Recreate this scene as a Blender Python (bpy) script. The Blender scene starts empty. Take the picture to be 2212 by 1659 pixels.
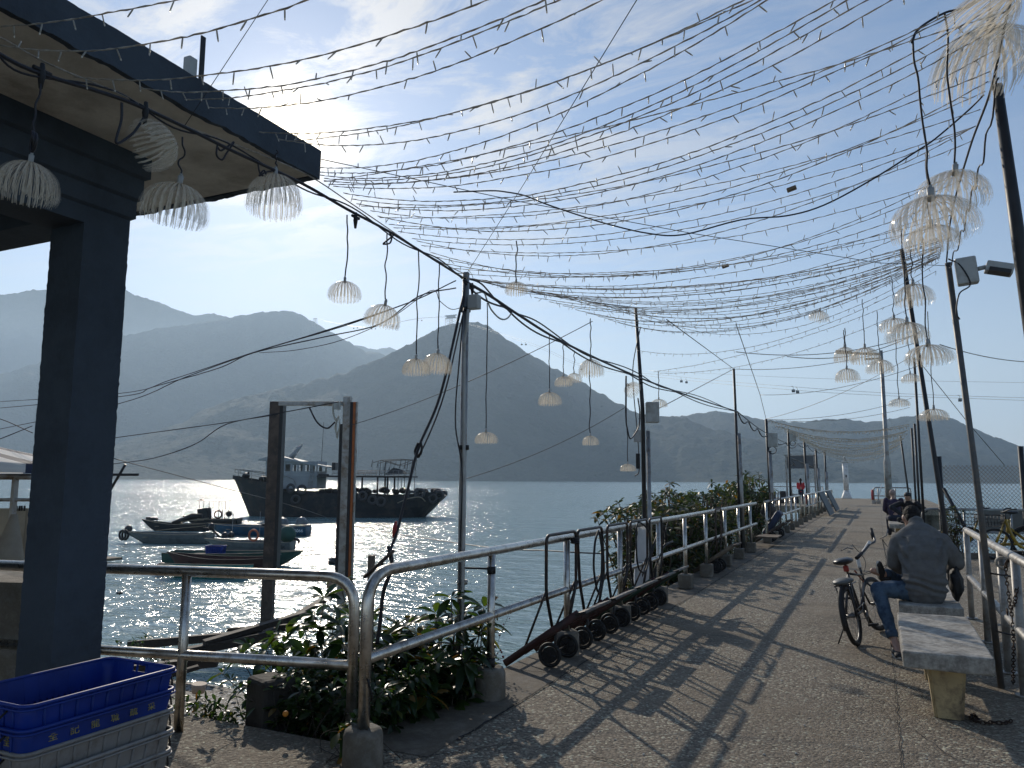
import bpy, bmesh, math, random
from mathutils import Vector, Matrix, noise
random.seed(7)
PI = math.pi
SC = bpy.context.scene
COL = SC.collection
# ---------------------------------------------------------------- camera model (world: Y runs along the pier, X across it)
F = 1661.0; PITCH = math.radians(7.08); ROLL = math.radians(0.28); YAW = math.atan((1893 - 1106) / 1661.0)
EYE = 1.55; CX, CY = 1106.0, 829.5
fw = Vector((-math.sin(YAW) * math.cos(PITCH), math.cos(YAW) * math.cos(PITCH), math.sin(PITCH)))
rt = Vector((math.cos(YAW), math.sin(YAW), 0)); up = rt.cross(fw)
CR = math.cos(ROLL) * rt + math.sin(ROLL) * up; CU = math.cos(ROLL) * up - math.sin(ROLL) * rt
EYEP = Vector((0, 0, EYE))
def ray(x, y): return fw + CR * ((x - CX) / F) - CU * ((y - CY) / F)
def atz(x, y, z): r = ray(x, y); return EYEP + r * ((z - EYE) / r.z)
def atx(x, y, X): r = ray(x, y); return EYEP + r * (X / r.x)
def aty(x, y, Y): r = ray(x, y); return EYEP + r * (Y / r.y)
def atd(x, y, d): return EYEP + ray(x, y) * d
cam = bpy.data.cameras.new('camera'); camo = bpy.data.objects.new('camera', cam); COL.objects.link(camo)
cam.sensor_width = 36; cam.lens = 36 * F / 2212; cam.clip_start = .05; cam.clip_end = 60000
m = Matrix((CR, CU, -fw)).transposed().to_4x4(); m.translation = EYEP; camo.matrix_world = m
SC.camera = camo
SC.view_settings.view_transform = 'Standard'; SC.view_settings.look = 'None'
SC.view_settings.exposure = 0.0; SC.view_settings.gamma = 1.0
SC.cycles.max_bounces = 10; SC.cycles.transparent_max_bounces = 24; SC.cycles.volume_bounces = 1
SC.cycles.sample_clamp_indirect = 6; SC.cycles.caustics_reflective = False; SC.cycles.caustics_refractive = False
SUN_EL = math.radians(24.4); SUN_AZ = math.radians(-42.3)   # azimuth from +Y towards +X
SUND = Vector((math.sin(SUN_AZ) * math.cos(SUN_EL), math.cos(SUN_AZ) * math.cos(SUN_EL), math.sin(SUN_EL)))
# ---------------------------------------------------------------- materials
class NB:
    def __init__(s, nt): s.nt = nt
    def __call__(s, t, **k):
        n = s.nt.nodes.new('ShaderNode' + t)
        for a, v in k.items():
            if a.startswith('i_'):
                key = a[2:]; key = int(key) if key.isdigit() else key.replace('_', ' ')
                if hasattr(v, 'links') or isinstance(v, bpy.types.NodeSocket): s.nt.links.new(v, n.inputs[key])
                else: n.inputs[key].default_value = v
            else: setattr(n, a, v)
        return n
    def link(s, a, b): s.nt.links.new(a, b)
def newmat(name):
    m = bpy.data.materials.new(name); m.use_nodes = True; m.node_tree.nodes.clear()
    return m, NB(m.node_tree)
def ramp(b, fac, stops):
    r = b('ValToRGB'); b.link(fac, r.inputs[0]); e = r.color_ramp.elements
    while len(e) < len(stops): e.new(.5)
    for i, (p, c) in enumerate(stops):
        e[i].position = p; e[i].color = tuple(c) + (1,) if len(c) == 3 else c
    return r.outputs[0]
MATS = {}
def mat(name, col, rough=.6, metal=0., var=.25, scale=6., bump=.0, bscale=60., dirt=None, dirtscale=3., spec=.5, trans=0., coat=0.):
    """Principled material whose colour wanders a little with object-space noise"""
    if name in MATS: return MATS[name]
    m, b = newmat(name); MATS[name] = m
    tc = b('TexCoord').outputs['Object']
    n1 = b('TexNoise', i_Vector=tc, i_Scale=scale, i_Detail=6., i_Roughness=.6)
    lo = tuple(c * (1 - var) for c in col); hi = tuple(min(1, c * (1 + var)) for c in col)
    c = ramp(b, n1.outputs[0], [(.3, lo), (.7, hi)])
    if dirt:
        n2 = b('TexNoise', i_Vector=tc, i_Scale=dirtscale, i_Detail=8., i_Roughness=.7)
        f = ramp(b, n2.outputs[0], [(.48, (0, 0, 0)), (.66, (1, 1, 1))])
        mx = b('Mix', data_type='RGBA'); b.link(f, mx.inputs[0]); b.link(c, mx.inputs[6]); mx.inputs[7].default_value = dirt + (1,)
        c = mx.outputs[2]
    p = b('BsdfPrincipled', i_Metallic=metal, i_Roughness=rough); b.link(c, p.inputs['Base Color'])
    p.inputs['Specular IOR Level'].default_value = spec
    if coat: p.inputs['Coat Weight'].default_value = coat
    rr = b('MapRange', i_0=n1.outputs[0]); rr.inputs[3].default_value = max(.03, rough - .12); rr.inputs[4].default_value = min(1, rough + .15)
    b.link(rr.outputs[0], p.inputs['Roughness'])
    if bump:
        n3 = b('TexNoise', i_Vector=tc, i_Scale=bscale, i_Detail=5.)
        bp = b('Bump', i_Strength=.8, i_Distance=bump, i_Height=n3.outputs[0]); b.link(bp.outputs[0], p.inputs['Normal'])
    out = b('OutputMaterial')
    sh = p.outputs[0]
    if trans:
        t = b('BsdfTranslucent'); b.link(c, t.inputs[0]); ms = b('MixShader', i_0=trans); b.link(sh, ms.inputs[1]); b.link(t.outputs[0], ms.inputs[2]); sh = ms.outputs[0]
    b.link(sh, out.inputs[0])
    return m
# ---------------------------------------------------------------- mesh helpers
def mobj(name, bm, m=None, parent=None, smooth=False, mods=None):
    me = bpy.data.meshes.new(name); bm.to_mesh(me); bm.free()
    if smooth:
        for p in me.polygons: p.use_smooth = True
    o = bpy.data.objects.new(name, me); COL.objects.link(o)
    if m: 
        for x in (m if isinstance(m, (list, tuple)) else [m]): me.materials.append(x)
    if parent: o.parent = parent
    return o
def tag(o, label=None, cat=None, group=None, kind=None):
    if label: o['label'] = label
    if cat: o['category'] = cat
    if group: o['group'] = group
    if kind: o['kind'] = kind
    return o
def thing(name, label, cat, loc=(0, 0, 0), rotz=0., group=None):
    o = bpy.data.objects.new(name, None); COL.objects.link(o); o.empty_display_size = .2
    o.location = loc; o.rotation_euler = (0, 0, rotz)
    return tag(o, label, cat, group)
def kids(o): return [c for c in bpy.data.objects if c.parent == o]
def dup(o, loc=None, rotz=None, scale=None, label=None, group=None, parent=None):
    c = o.copy(); COL.objects.link(c)
    if parent is not None: c.parent = parent
    if loc is not None: c.location = loc
    if rotz is not None: c.rotation_euler = (0, 0, rotz)
    if scale is not None: c.scale = (scale,) * 3 if isinstance(scale, (int, float)) else scale
    if label: c['label'] = label
    if group: c['group'] = group
    for ch in list(o.children): dup(ch, parent=c)
    return c
def box(bm, c, s, M=None, bev=0., mi=0):
    r = bmesh.ops.create_cube(bm, size=1); vs = r['verts']
    T = Matrix.Translation(c) @ (M.to_4x4() if M else Matrix()) @ Matrix.Diagonal((s[0], s[1], s[2], 1))
    bmesh.ops.transform(bm, matrix=T, verts=vs)
    fs = {f for v in vs for f in v.link_faces}
    for f in fs: f.material_index = mi
    if bev: bmesh.ops.bevel(bm, geom=list({e for v in vs for e in v.link_edges}), offset=bev, segments=2, affect='EDGES', profile=.5)
    return vs
def frame(d):
    d = Vector(d).normalized(); a = Vector((0, 0, 1)) if abs(d.z) < .9 else Vector((1, 0, 0))
    x = d.cross(a).normalized(); return x, d.cross(x).normalized()
def tube(bm, pts, r, n=8, cap=True, closed=False, mi=0, sq=None):
    """sweep a round (or elliptic) section along a polyline; r is a number or one per point"""
    pts = [Vector(p) for p in pts]; N = len(pts)
    rs = r if isinstance(r, (list, tuple)) else [r] * N
    rings = []; px = None
    for i, p in enumerate(pts):
        if closed: d = pts[(i + 1) % N] - pts[i - 1]
        else: d = pts[min(i + 1, N - 1)] - pts[max(i - 1, 0)]
        if d.length < 1e-9: d = Vector((0, 0, 1))
        d.normalize()
        if px is None: x, y = frame(d)
        else:
            x = px - d * px.dot(d)
            x = x.normalized() if x.length > 1e-6 else frame(d)[0]
            y = d.cross(x)
        px = x; R = rs[i]
        ra, rb = R if isinstance(R, (tuple, list)) else (R, R)
        rings.append([bm.verts.new(p + x * (math.cos(2 * PI * k / n) * ra) + y * (math.sin(2 * PI * k / n) * rb)) for k in range(n)])
    M = N if closed else N - 1
    for i in range(M):
        a, b = rings[i], rings[(i + 1) % N]
        for k in range(n):
            f = bm.faces.new((a[k], a[(k + 1) % n], b[(k + 1) % n], b[k])); f.smooth = True; f.material_index = mi
    if cap and not closed:
        f = bm.faces.new(rings[0][::-1]); f.material_index = mi
        f = bm.faces.new(rings[-1]); f.material_index = mi
    return rings
def bez(pts, n=8, closed=False):
    """Catmull-Rom through points"""
    P = [Vector(p) for p in pts]; out = []; N = len(P)
    rng = range(N if closed else N - 1)
    for i in rng:
        p1, p2 = P[i], P[(i + 1) % N]
        p0 = P[i - 1] if (i > 0 or closed) else p1 * 2 - p2
        p3 = P[(i + 2) % N] if (closed or i + 2 < N) else p2 * 2 - p1
        for k in range(n):
            t = k / n
            out.append(.5 * ((2 * p1) + (-p0 + p2) * t + (2 * p0 - 5 * p1 + 4 * p2 - p3) * t * t + (-p0 + 3 * p1 - 3 * p2 + p3) * t ** 3))
    if not closed: out.append(P[-1])
    return out
def cyl(bm, a, b, r, n=12, r2=None, mi=0): return tube(bm, [a, b], [r, r if r2 is None else r2], n, mi=mi)
def prism(bm, poly, z0, z1, mi=0):
    """extrude an xy polygon from z0 to z1"""
    a = [bm.verts.new((x, y, z0)) for x, y in poly]; b = [bm.verts.new((x, y, z1)) for x, y in poly]
    n = len(poly)
    for i in range(n): bm.faces.new((a[i], a[(i + 1) % n], b[(i + 1) % n], b[i])).material_index = mi
    bm.faces.new(a[::-1]).material_index = mi; bm.faces.new(b).material_index = mi
    bmesh.ops.recalc_face_normals(bm, faces=bm.faces)
def fillet(pts, r, n=5):
    """round the corners of a polyline"""
    P = [Vector(p) for p in pts]; out = [P[0]]
    for i in range(1, len(P) - 1):
        a, b, c = P[i - 1], P[i], P[i + 1]
        u = (a - b); v = (c - b); k = min(r, u.length * .49, v.length * .49)
        s, e = b + u.normalized() * k, b + v.normalized() * k
        for j in range(n + 1):
            t = j / n; out.append(s.lerp(b, t).lerp(b.lerp(e, t), t))
    out.append(P[-1]); return out
def torus(bm, c, R, r, axis=(0, 1, 0), n=20, k=8, mi=0):
    x, y = frame(axis)
    tube(bm, [Vector(c) + x * math.cos(2 * PI * i / n) * R + y * math.sin(2 * PI * i / n) * R for i in range(n)], r, k, closed=True, mi=mi)
def sphere(bm, c, r, seg=16, mi=0, M=None):
    rr = r if isinstance(r, (tuple, list)) else (r, r, r)
    T = Matrix.Translation(c) @ (M.to_4x4() if M else Matrix()) @ Matrix.Diagonal((rr[0], rr[1], rr[2], 1))
    res = bmesh.ops.create_uvsphere(bm, u_segments=seg, v_segments=max(6, seg // 2), radius=1, matrix=T)
    for f in {f for v in res['verts'] for f in v.link_faces}: f.smooth = True; f.material_index = mi
    return res['verts']
BM = bmesh.new
def textobj(name, s, size, loc, rot, m, parent=None, align='CENTER', ext=.001):
    cu = bpy.data.curves.new(name, 'FONT'); cu.body = s; cu.size = size; cu.extrude = ext; cu.align_x = align; cu.align_y = 'CENTER'
    o = bpy.data.objects.new(name, cu); COL.objects.link(o); cu.materials.append(m)
    bpy.context.view_layer.update()
    dg = bpy.context.evaluated_depsgraph_get(); me = bpy.data.meshes.new_from_object(o.evaluated_get(dg))
    bpy.data.objects.remove(o); o = bpy.data.objects.new(name, me); COL.objects.link(o)
    o.matrix_world = Matrix.Translation(loc) @ rot.to_4x4()
    if parent: o.parent = parent
    return o
# ================================================================ sky, sun, air
w = bpy.data.worlds.new("World"); SC.world = w; w.use_nodes = True; nt = w.node_tree; nt.nodes.clear(); b = NB(nt)
sky = b('TexSky', sky_type='NISHITA'); sky.sun_disc = False; sky.sun_elevation = SUN_EL
sky.sun_rotation = SUN_AZ; sky.air_density = 1.0; sky.dust_density = .28; sky.ozone_density = 3.6; sky.altitude = 0
tc = b('TexCoord').outputs['Generated']
sep = b('SeparateXYZ', i_0=tc)
zc = b('Math', operation='MAXIMUM', i_0=sep.outputs[2]); zc.inputs[1].default_value = .0001
zc2 = b('Math', operation='MAXIMUM', i_0=sep.outputs[2]); zc2.inputs[1].default_value = .03
inv = b('Math', operation='DIVIDE', i_1=zc2.outputs[0]); inv.inputs[0].default_value = 1.
pl = b('VectorMath', operation='SCALE', i_0=tc); b.link(inv.outputs[0], pl.inputs[3])
rot = b('Mapping', i_Vector=pl.outputs[0]); rot.inputs['Rotation'].default_value = (0, 0, .6); rot.inputs['Scale'].default_value = (1.0, 2.0, 1.)
n1 = b('TexNoise', i_Vector=rot.outputs[0], i_Scale=2.2, i_Detail=12., i_Roughness=.66, i_Distortion=.5)
n2 = b('TexNoise', i_Vector=pl.outputs[0], i_Scale=.55, i_Detail=3.)
dt = b('VectorMath', operation='DOT_PRODUCT', i_0=tc); dt.inputs[1].default_value = SUND
cl = b('MapRange', i_0=n1.outputs[0]); cl.inputs[1].default_value = .44; cl.inputs[2].default_value = .60
near = b('MapRange', i_0=dt.outputs['Value']); near.inputs[1].default_value = .78; near.inputs[2].default_value = .97; near.inputs[3].default_value = .06; near.inputs[4].default_value = .62
c2 = b('MapRange', i_0=n2.outputs[0]); c2.inputs[1].default_value = .30; c2.inputs[2].default_value = .5
m1 = b('Math', operation='MULTIPLY', i_0=cl.outputs[0], i_1=near.outputs[0]); m2a = b('Math', operation='MULTIPLY', i_0=m1.outputs[0], i_1=c2.outputs[0]); ze = b('MapRange', i_0=sep.outputs[2]); ze.inputs[1].default_value = .24; ze.inputs[2].default_value = .42; ze.inputs[3].default_value = .28; m2 = b('Math', operation='MULTIPLY', i_0=m2a.outputs[0], i_1=ze.outputs[0])
# thin cirrus scatters the sunlight forward: brighter close to the sun
hal = b('Math', operation='POWER', i_0=dt.outputs['Value']); hal.inputs[1].default_value = 60.
hc = b('Math', operation='MULTIPLY_ADD', i_0=hal.outputs[0]); hc.inputs[1].default_value = 5.; hc.inputs[2].default_value = 8.2
ccol = b('VectorMath', operation='SCALE'); ccol.inputs[0].default_value = (1., .93, .82); b.link(hc.outputs[0], ccol.inputs[3])
mx = b('Mix', data_type='RGBA'); b.link(m2.outputs[0], mx.inputs[0]); b.link(sky.outputs[0], mx.inputs[6]); b.link(ccol.outputs[0], mx.inputs[7])
au = b('Math', operation='POWER', i_0=dt.outputs['Value']); au.inputs[1].default_value = 1500.
au2 = b('Math', operation='POWER', i_0=dt.outputs['Value']); au2.inputs[1].default_value = 320.
ak = b('Math', operation='MULTIPLY', i_0=au.outputs[0]); ak.inputs[1].default_value = 40.
brk = b('MapRange', i_0=n1.outputs[0]); brk.inputs[1].default_value = .42; brk.inputs[2].default_value = .62; brk.inputs[3].default_value = .25; brk.inputs[4].default_value = 1.
ak2 = b('Math', operation='MULTIPLY', i_0=au2.outputs[0], i_1=brk.outputs[0]); ak3 = b('Math', operation='MULTIPLY_ADD', i_0=ak2.outputs[0], i_2=ak.outputs[0]); ak3.inputs[1].default_value = 6.
av = b('VectorMath', operation='SCALE'); av.inputs[0].default_value = (1., .82, .52); b.link(ak3.outputs[0], av.inputs[3])
ad = b('VectorMath', operation='ADD', i_0=mx.outputs[2], i_1=av.outputs[0])
hz_ = b('Math', operation='MULTIPLY', i_0=zc.outputs[0]); hz_.inputs[1].default_value = -7.5
he = b('Math', operation='EXPONENT', i_0=hz_.outputs[0]); hf = b('Math', operation='MULTIPLY', i_0=he.outputs[0]); hf.inputs[1].default_value = .95
hm_ = b('Mix', data_type='RGBA'); b.link(hf.outputs[0], hm_.inputs[0]); b.link(ad.outputs[0], hm_.inputs[6]); hm_.inputs[7].default_value = (8.6, 8.1, 7.1, 1)
bg = b('Background', i_Strength=.11); b.link(hm_.outputs[2], bg.inputs[0]); wo = b('OutputWorld'); b.link(bg.outputs[0], wo.inputs[0])
ld = bpy.data.lights.new('sun', 'SUN'); ld.energy = 3.5; ld.angle = math.radians(.55); ld.color = (1., .9, .76)
lo = bpy.data.objects.new('sun', ld); COL.objects.link(lo); lo.rotation_euler = SUND.to_track_quat('Z', 'Y').to_euler(); lo.location = (0, 0, 60)
# haze
bm = BM(); box(bm, (-1500, 4200, 430), (15000, 12400, 870))
hm, hb = newmat('sea_haze'); pv = hb('VolumePrincipled'); pv.inputs['Color'].default_value = (.60, .79, 1., 1); pv.inputs['Density'].default_value = .00015
pv.inputs['Anisotropy'].default_value = .40; ho = hb('OutputMaterial'); hb.link(pv.outputs[0], ho.inputs['Volume'])
tag(mobj('haze', bm, hm), 'pale blue sea haze over the bay and in front of the hills', 'haze', kind='stuff')
# ================================================================ water
WZ = -1.95
wm, b = newmat('sea_water')
geo = b('NewGeometry'); pos = geo.outputs['Position']
mp = b('Mapping', i_Vector=pos); mp.inputs['Rotation'].default_value = (0, 0, math.radians(22)); mp.inputs['Scale'].default_value = (.6, 1.3, 1)
na = b('TexNoise', i_Vector=mp.outputs[0], i_Scale=1.7, i_Detail=4., i_Roughness=.55, i_Distortion=.5)
nb_ = b('TexNoise', i_Vector=mp.outputs[0], i_Scale=.32, i_Detail=2.)
ncz = b('TexNoise', i_Vector=pos, i_Scale=.012, i_Detail=3.)
amp = b('MapRange', i_0=ncz.outputs[0]); amp.inputs[1].default_value = .35; amp.inputs[2].default_value = .65; amp.inputs[3].default_value = .6; amp.inputs[4].default_value = 1.2
hsum = b('Math', operation='MULTIPLY_ADD', i_0=nb_.outputs[0], i_2=na.outputs[0]); hsum.inputs[1].default_value = 1.6
h2 = b('Math', operation='MULTIPLY', i_0=hsum.outputs[0], i_1=amp.outputs[0])
bp = b('Bump', i_Strength=1., i_Distance=.25, i_Height=h2.outputs[0])
p = b('BsdfPrincipled', i_Roughness=.13, i_Normal=bp.outputs[0]); p.inputs['Base Color'].default_value = (.23, .36, .36, 1); p.inputs['IOR'].default_value = 1.6
o = b('OutputMaterial'); b.link(p.outputs[0], o.inputs[0])
bm = BM()
vs = [bm.verts.new(v) for v in ((-8800, -1900, WZ), (5900, -1900, WZ), (5900, 10200, WZ), (-8800, 10200, WZ))]; bm.faces.new(vs)
tag(mobj('water', bm, wm), kind='structure')
# ================================================================ hills across the bay
hmat, b = newmat('hill_scrub'); pos = b('NewGeometry').outputs['Position']
n1 = b('TexNoise', i_Vector=pos, i_Scale=.012, i_Detail=9., i_Roughness=.65); n2 = b('TexNoise', i_Vector=pos, i_Scale=.08, i_Detail=4.)
c = ramp(b, n1.outputs[0], [(.3, (.012, .019, .012)), (.5, (.022, .032, .02)), (.72, (.05, .056, .036))])
bp = b('Bump', i_Strength=.9, i_Distance=9., i_Height=n2.outputs[0])
p = b('BsdfPrincipled', i_Roughness=.95, i_Normal=bp.outputs[0]); b.link(c, p.inputs['Base Color']); p.inputs['Specular IOR Level'].default_value = .1
o = b('OutputMaterial'); b.link(p.outputs[0], o.inputs[0])
def prof(P, x):
    for (a, ya), (c, yc) in zip(P, P[1:]):
        if a <= x <= c:
            t = (x - a) / (c - a); t = t * t * (3 - 2 * t) * .35 + t * .65
            return ya + (yc - ya) * t
    return P[0][1] if x < P[0][0] else P[-1][1]
def ridge(name, label, P, base, crest, cols=260, rows=34, gully=.13, seed=0, tree=5., back=.5, shape=1.15):
    """a hill range: its shore runs at distance base, its crest (heights from the profile P) at distance crest"""
    bm = BM(); x0, x1 = P[0][0], P[-1][0]; grid = []
    for i in range(cols + 1):
        x = x0 + (x1 - x0) * i / cols
        d = ray(x, 1036); az = Vector((d.x, d.y)).normalized()
        bd = base(x) if callable(base) else base; cd = crest(x) if callable(crest) else crest
        r = ray(x, prof(P, x)); top = EYE + r.z / math.hypot(r.x, r.y) * cd
        col = []
        for j in range(rows + 9):
            v = j / rows
            if v <= 1: dist = bd + (cd - bd) * v; h = (top - WZ) * (v ** shape)
            else: dist = cd + (cd - bd) * (v - 1) * 1.6; h = (top - WZ) * (1 - (v - 1) * 2.2)
            q = Vector((az.x * dist, az.y * dist, 0))
            n = noise.fractal(q * .0028 + Vector((seed, 0, 0)), 1., 2.1, 5)
            g = n * gully * (top - WZ) * min(1, v * 3) * min(1, abs(1 - v) * 4.)
            t = (noise.noise(q * .045 + Vector((0, seed, 3))) * tree + noise.noise(q * .14) * tree * .5) * min(1, v * 6)
            col.append(bm.verts.new((q.x, q.y, max(WZ - .6, WZ - .6 + (h + .6 if v > 0 else 0) + g + t))))
        grid.append(col)
    for i in range(cols):
        for j in range(rows + 8):
            f = bm.faces.new((grid[i][j], grid[i + 1][j], grid[i + 1][j + 1], grid[i][j + 1])); f.smooth = True
    return tag(mobj(name, bm, hmat), label, kind='structure')
# nearest range with the pointed peak
ridge('hills', 'pointed dark hill across the bay', [(-700, 1010), (-300, 990), (0, 985), (240, 960), (383, 915), (433, 884), (500, 861), (617, 834), (700, 815), (737, 804), (790, 783), (840, 762), (880, 742), (920, 719), (955, 703),
      (990, 696), (1024, 695), (1050, 703), (1100, 737), (1150, 768), (1200, 797), (1250, 822), (1300, 850), (1340, 872), (1380, 893), (1440, 899), (1480, 903), (1540, 925), (1620, 946), (1700, 965), (1780, 985), (1860, 1010), (1940, 1032)],
      1650, lambda x: 2350 if x < 1300 else 2350 - (x - 1300) * .8, seed=1, cols=420, rows=44, tree=6.5)
ridge('hills', 'low wooded hills right of the peak', [(1300, 935), (1400, 905), (1470, 899), (1520, 892), (1560, 887), (1600, 894), (1640, 905), (1690, 909), (1740, 912), (1790, 905), (1830, 904), (1870, 911), (1910, 909), (1950, 901), (1990, 895),
      (2030, 897), (2060, 902), (2100, 920), (2150, 942), (2212, 963), (2300, 985), (2500, 1005), (2900, 1015)],
      1900, 2900, seed=5, cols=300, tree=6.)
ridge('hills', 'rounded blue hill behind the peak', [(-900, 900), (-300, 850), (0, 803), (50, 785), (110, 765), (200, 738), (262, 720), (330, 706), (400, 698), (450, 690), (500, 680), (560, 672), (600, 670), (630, 676), (660, 692), (700, 714), (737, 735),
      (780, 758), (815, 762), (860, 790), (950, 850), (1050, 900)], 2800, 3900, seed=9, tree=7., cols=320)
ridge('hills', 'far mountain range on the left', [(-1200, 780), (-500, 700), (-200, 655), (0, 629), (35, 622), (80, 623), (110, 615), (180, 600), (230, 617), (270, 637), (320, 650), (360, 668), (400, 680), (440, 675), (470, 684), (560, 712), (650, 730), (700, 742),
      (760, 745), (800, 755), (835, 750), (860, 760), (930, 800), (1000, 830)], 4600, 6200, seed=13, tree=9., cols=320)
# ================================================================ materials used by the built things
def concrete(name, base, agg=True, s=1., dark=(.05, .043, .035)):
    m, b = newmat(name); pos = b('NewGeometry').outputs['Position']
    v = b('TexVoronoi', i_Vector=pos, i_Scale=62. * s, feature='F1'); v.inputs['Randomness'].default_value = 1.
    vs = b('SeparateXYZ', i_0=v.outputs['Color'])
    n1 = b('TexNoise', i_Vector=pos, i_Scale=.9, i_Detail=9., i_Roughness=.68)
    n2 = b('TexNoise', i_Vector=pos, i_Scale=260., i_Detail=3.)
    big = ramp(b, n1.outputs[0], [(.3, tuple(c * .45 for c in base)), (.5, base), (.72, tuple(c * 1.4 for c in base))])
    n4 = b('TexNoise', i_Vector=pos, i_Scale=3.7, i_Detail=8., i_Roughness=.75)
    st = ramp(b, n4.outputs[0], [(.38, (1, 1, 1)), (.5, (.75, .7, .62)), (.62, (1.15, 1.13, 1.1))])
    mul = b('Mix', data_type='RGBA', blend_type='MULTIPLY'); mul.inputs[0].default_value = 1.; b.link(big, mul.inputs[6]); b.link(st, mul.inputs[7])
    col = mul.outputs[2]
    if agg:
        peb = ramp(b, vs.outputs[0], [(0., tuple(c * .45 for c in base)), (.55, tuple(c * 1.0 for c in base)), (.86, tuple(c * 1.5 for c in base)), (1., tuple(min(.75, c * 3.2) for c in base))])
        n3 = b('TexNoise', i_Vector=pos, i_Scale=.55, i_Detail=5.)
        wear = b('MapRange', i_0=n3.outputs[0]); wear.inputs[1].default_value = .36; wear.inputs[2].default_value = .55; wear.inputs[3].default_value = .25; wear.inputs[4].default_value = .85
        mx = b('Mix', data_type='RGBA'); b.link(wear.outputs[0], mx.inputs[0]); b.link(col, mx.inputs[6]); b.link(peb, mx.inputs[7]); col = mx.outputs[2]
    p = b('BsdfPrincipled', i_Roughness=.82); b.link(col, p.inputs['Base Color']); p.inputs['Specular IOR Level'].default_value = .35
    hh = b('Math', operation='MULTIPLY_ADD', i_0=v.outputs['Distance'], i_2=n2.outputs[0]); hh.inputs[1].default_value = -1.6 if agg else -.1
    bp = b('Bump', i_Strength=1., i_Distance=.011 if agg else .003, i_Height=hh.outputs[0])
    bp2 = b('Bump', i_Strength=.7, i_Distance=.02, i_Height=n4.outputs[0], i_Normal=bp.outputs[0])
    b.link(bp2.outputs[0], p.inputs['Normal'])
    o = b('OutputMaterial'); b.link(p.outputs[0], o.inputs[0]); return m
M_DECK = concrete('exposed_aggregate_concrete', (.28, .235, .18))
M_CONC = concrete('cast_concrete', (.20, .185, .16), agg=False)
M_EDGE = concrete('smooth_deck_edge_concrete', (.17, .148, .12), agg=False)
M_BENCH = mat('weathered_bench_concrete', (.36, .34, .30), .85, var=.45, scale=26, bump=.004, bscale=90, dirt=(.17, .155, .13), dirtscale=7)
M_LEG = mat('yellowed_bench_leg', (.46, .36, .20), .8, var=.2, scale=5, dirt=(.16, .12, .08), dirtscale=6, bump=.002)
M_STEEL = mat('stainless_tube', (.58, .55, .50), .28, 1., var=.2, scale=14, dirt=(.32, .28, .23), dirtscale=9, bump=.0006, bscale=120)
M_GALV = mat('galvanised_steel', (.34, .34, .33), .48, .75, var=.25, scale=8, dirt=(.20, .15, .11), dirtscale=5)
M_POLE = mat('dull_pole_paint', (.10, .10, .10), .5, .3, var=.3, scale=8, dirt=(.16, .13, .10), dirtscale=7)
M_RUST = mat('rusty_painted_steel', (.10, .075, .06), .7, .2, var=.4, scale=6, dirt=(.045, .04, .04), dirtscale=4, bump=.001)
M_DARK = mat('dark_painted_metal', (.03, .03, .032), .5, .3, var=.3, scale=9)
M_BLACK = mat('black_rubber', (.014, .014, .015), .65, var=.3, scale=20)
M_CABLE = mat('black_cable_sheath', (.015, .014, .02), .5, var=.2)
M_BLUEWALL = mat('blue_grey_wall_paint', (.058, .074, .096), .85, var=.16, scale=2.5, bump=.005, bscale=45, dirt=(.040, .05, .066), dirtscale=1.4, spec=.3)
M_SOFFIT = mat('bare_render_soffit', (.66, .62, .56), .9, var=.2, scale=3.2, bump=.004, bscale=22, dirt=(.42, .38, .33), dirtscale=2.1, spec=.2)
M_WHITEP = mat('white_paint', (.72, .72, .70), .5, var=.08, scale=4, dirt=(.45, .42, .37), dirtscale=5)
M_GREYBOX = mat('grey_enclosure', (.42, .43, .42), .45, var=.08, scale=5, dirt=(.3, .28, .25), dirtscale=6)
M_WOOD = mat('weathered_timber', (.17, .13, .09), .85, var=.4, scale=5, bump=.003, bscale=25)
M_DWOOD = mat('dark_wet_timber', (.045, .033, .024), .75, var=.4, scale=5, bump=.003, bscale=25)
# ================================================================ pier deck
L0, R0 = -2.87, .98
EA = atz(1995, 1201, 0); EB = atz(2640, 1226, 0); EA.x = max(EA.x, R0)
EX = (EB - EA).normalized(); EANG = math.atan2(EX.y, EX.x)
bm = BM()
poly = [(-14, 3.88), (-14, -8), (EB.x, -8), (EB.x, EB.y), (EA.x, EA.y), (R0, EA.y), (R0, 52), (3.6, 52), (3.6, 77), (-9.2, 77), (-9.2, 51.4), (L0, 51.4), (L0, 3.88)]
prism(bm, poly, -.42, 0)
tag(mobj('pier_deck', bm, M_DECK), kind='structure')
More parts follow.
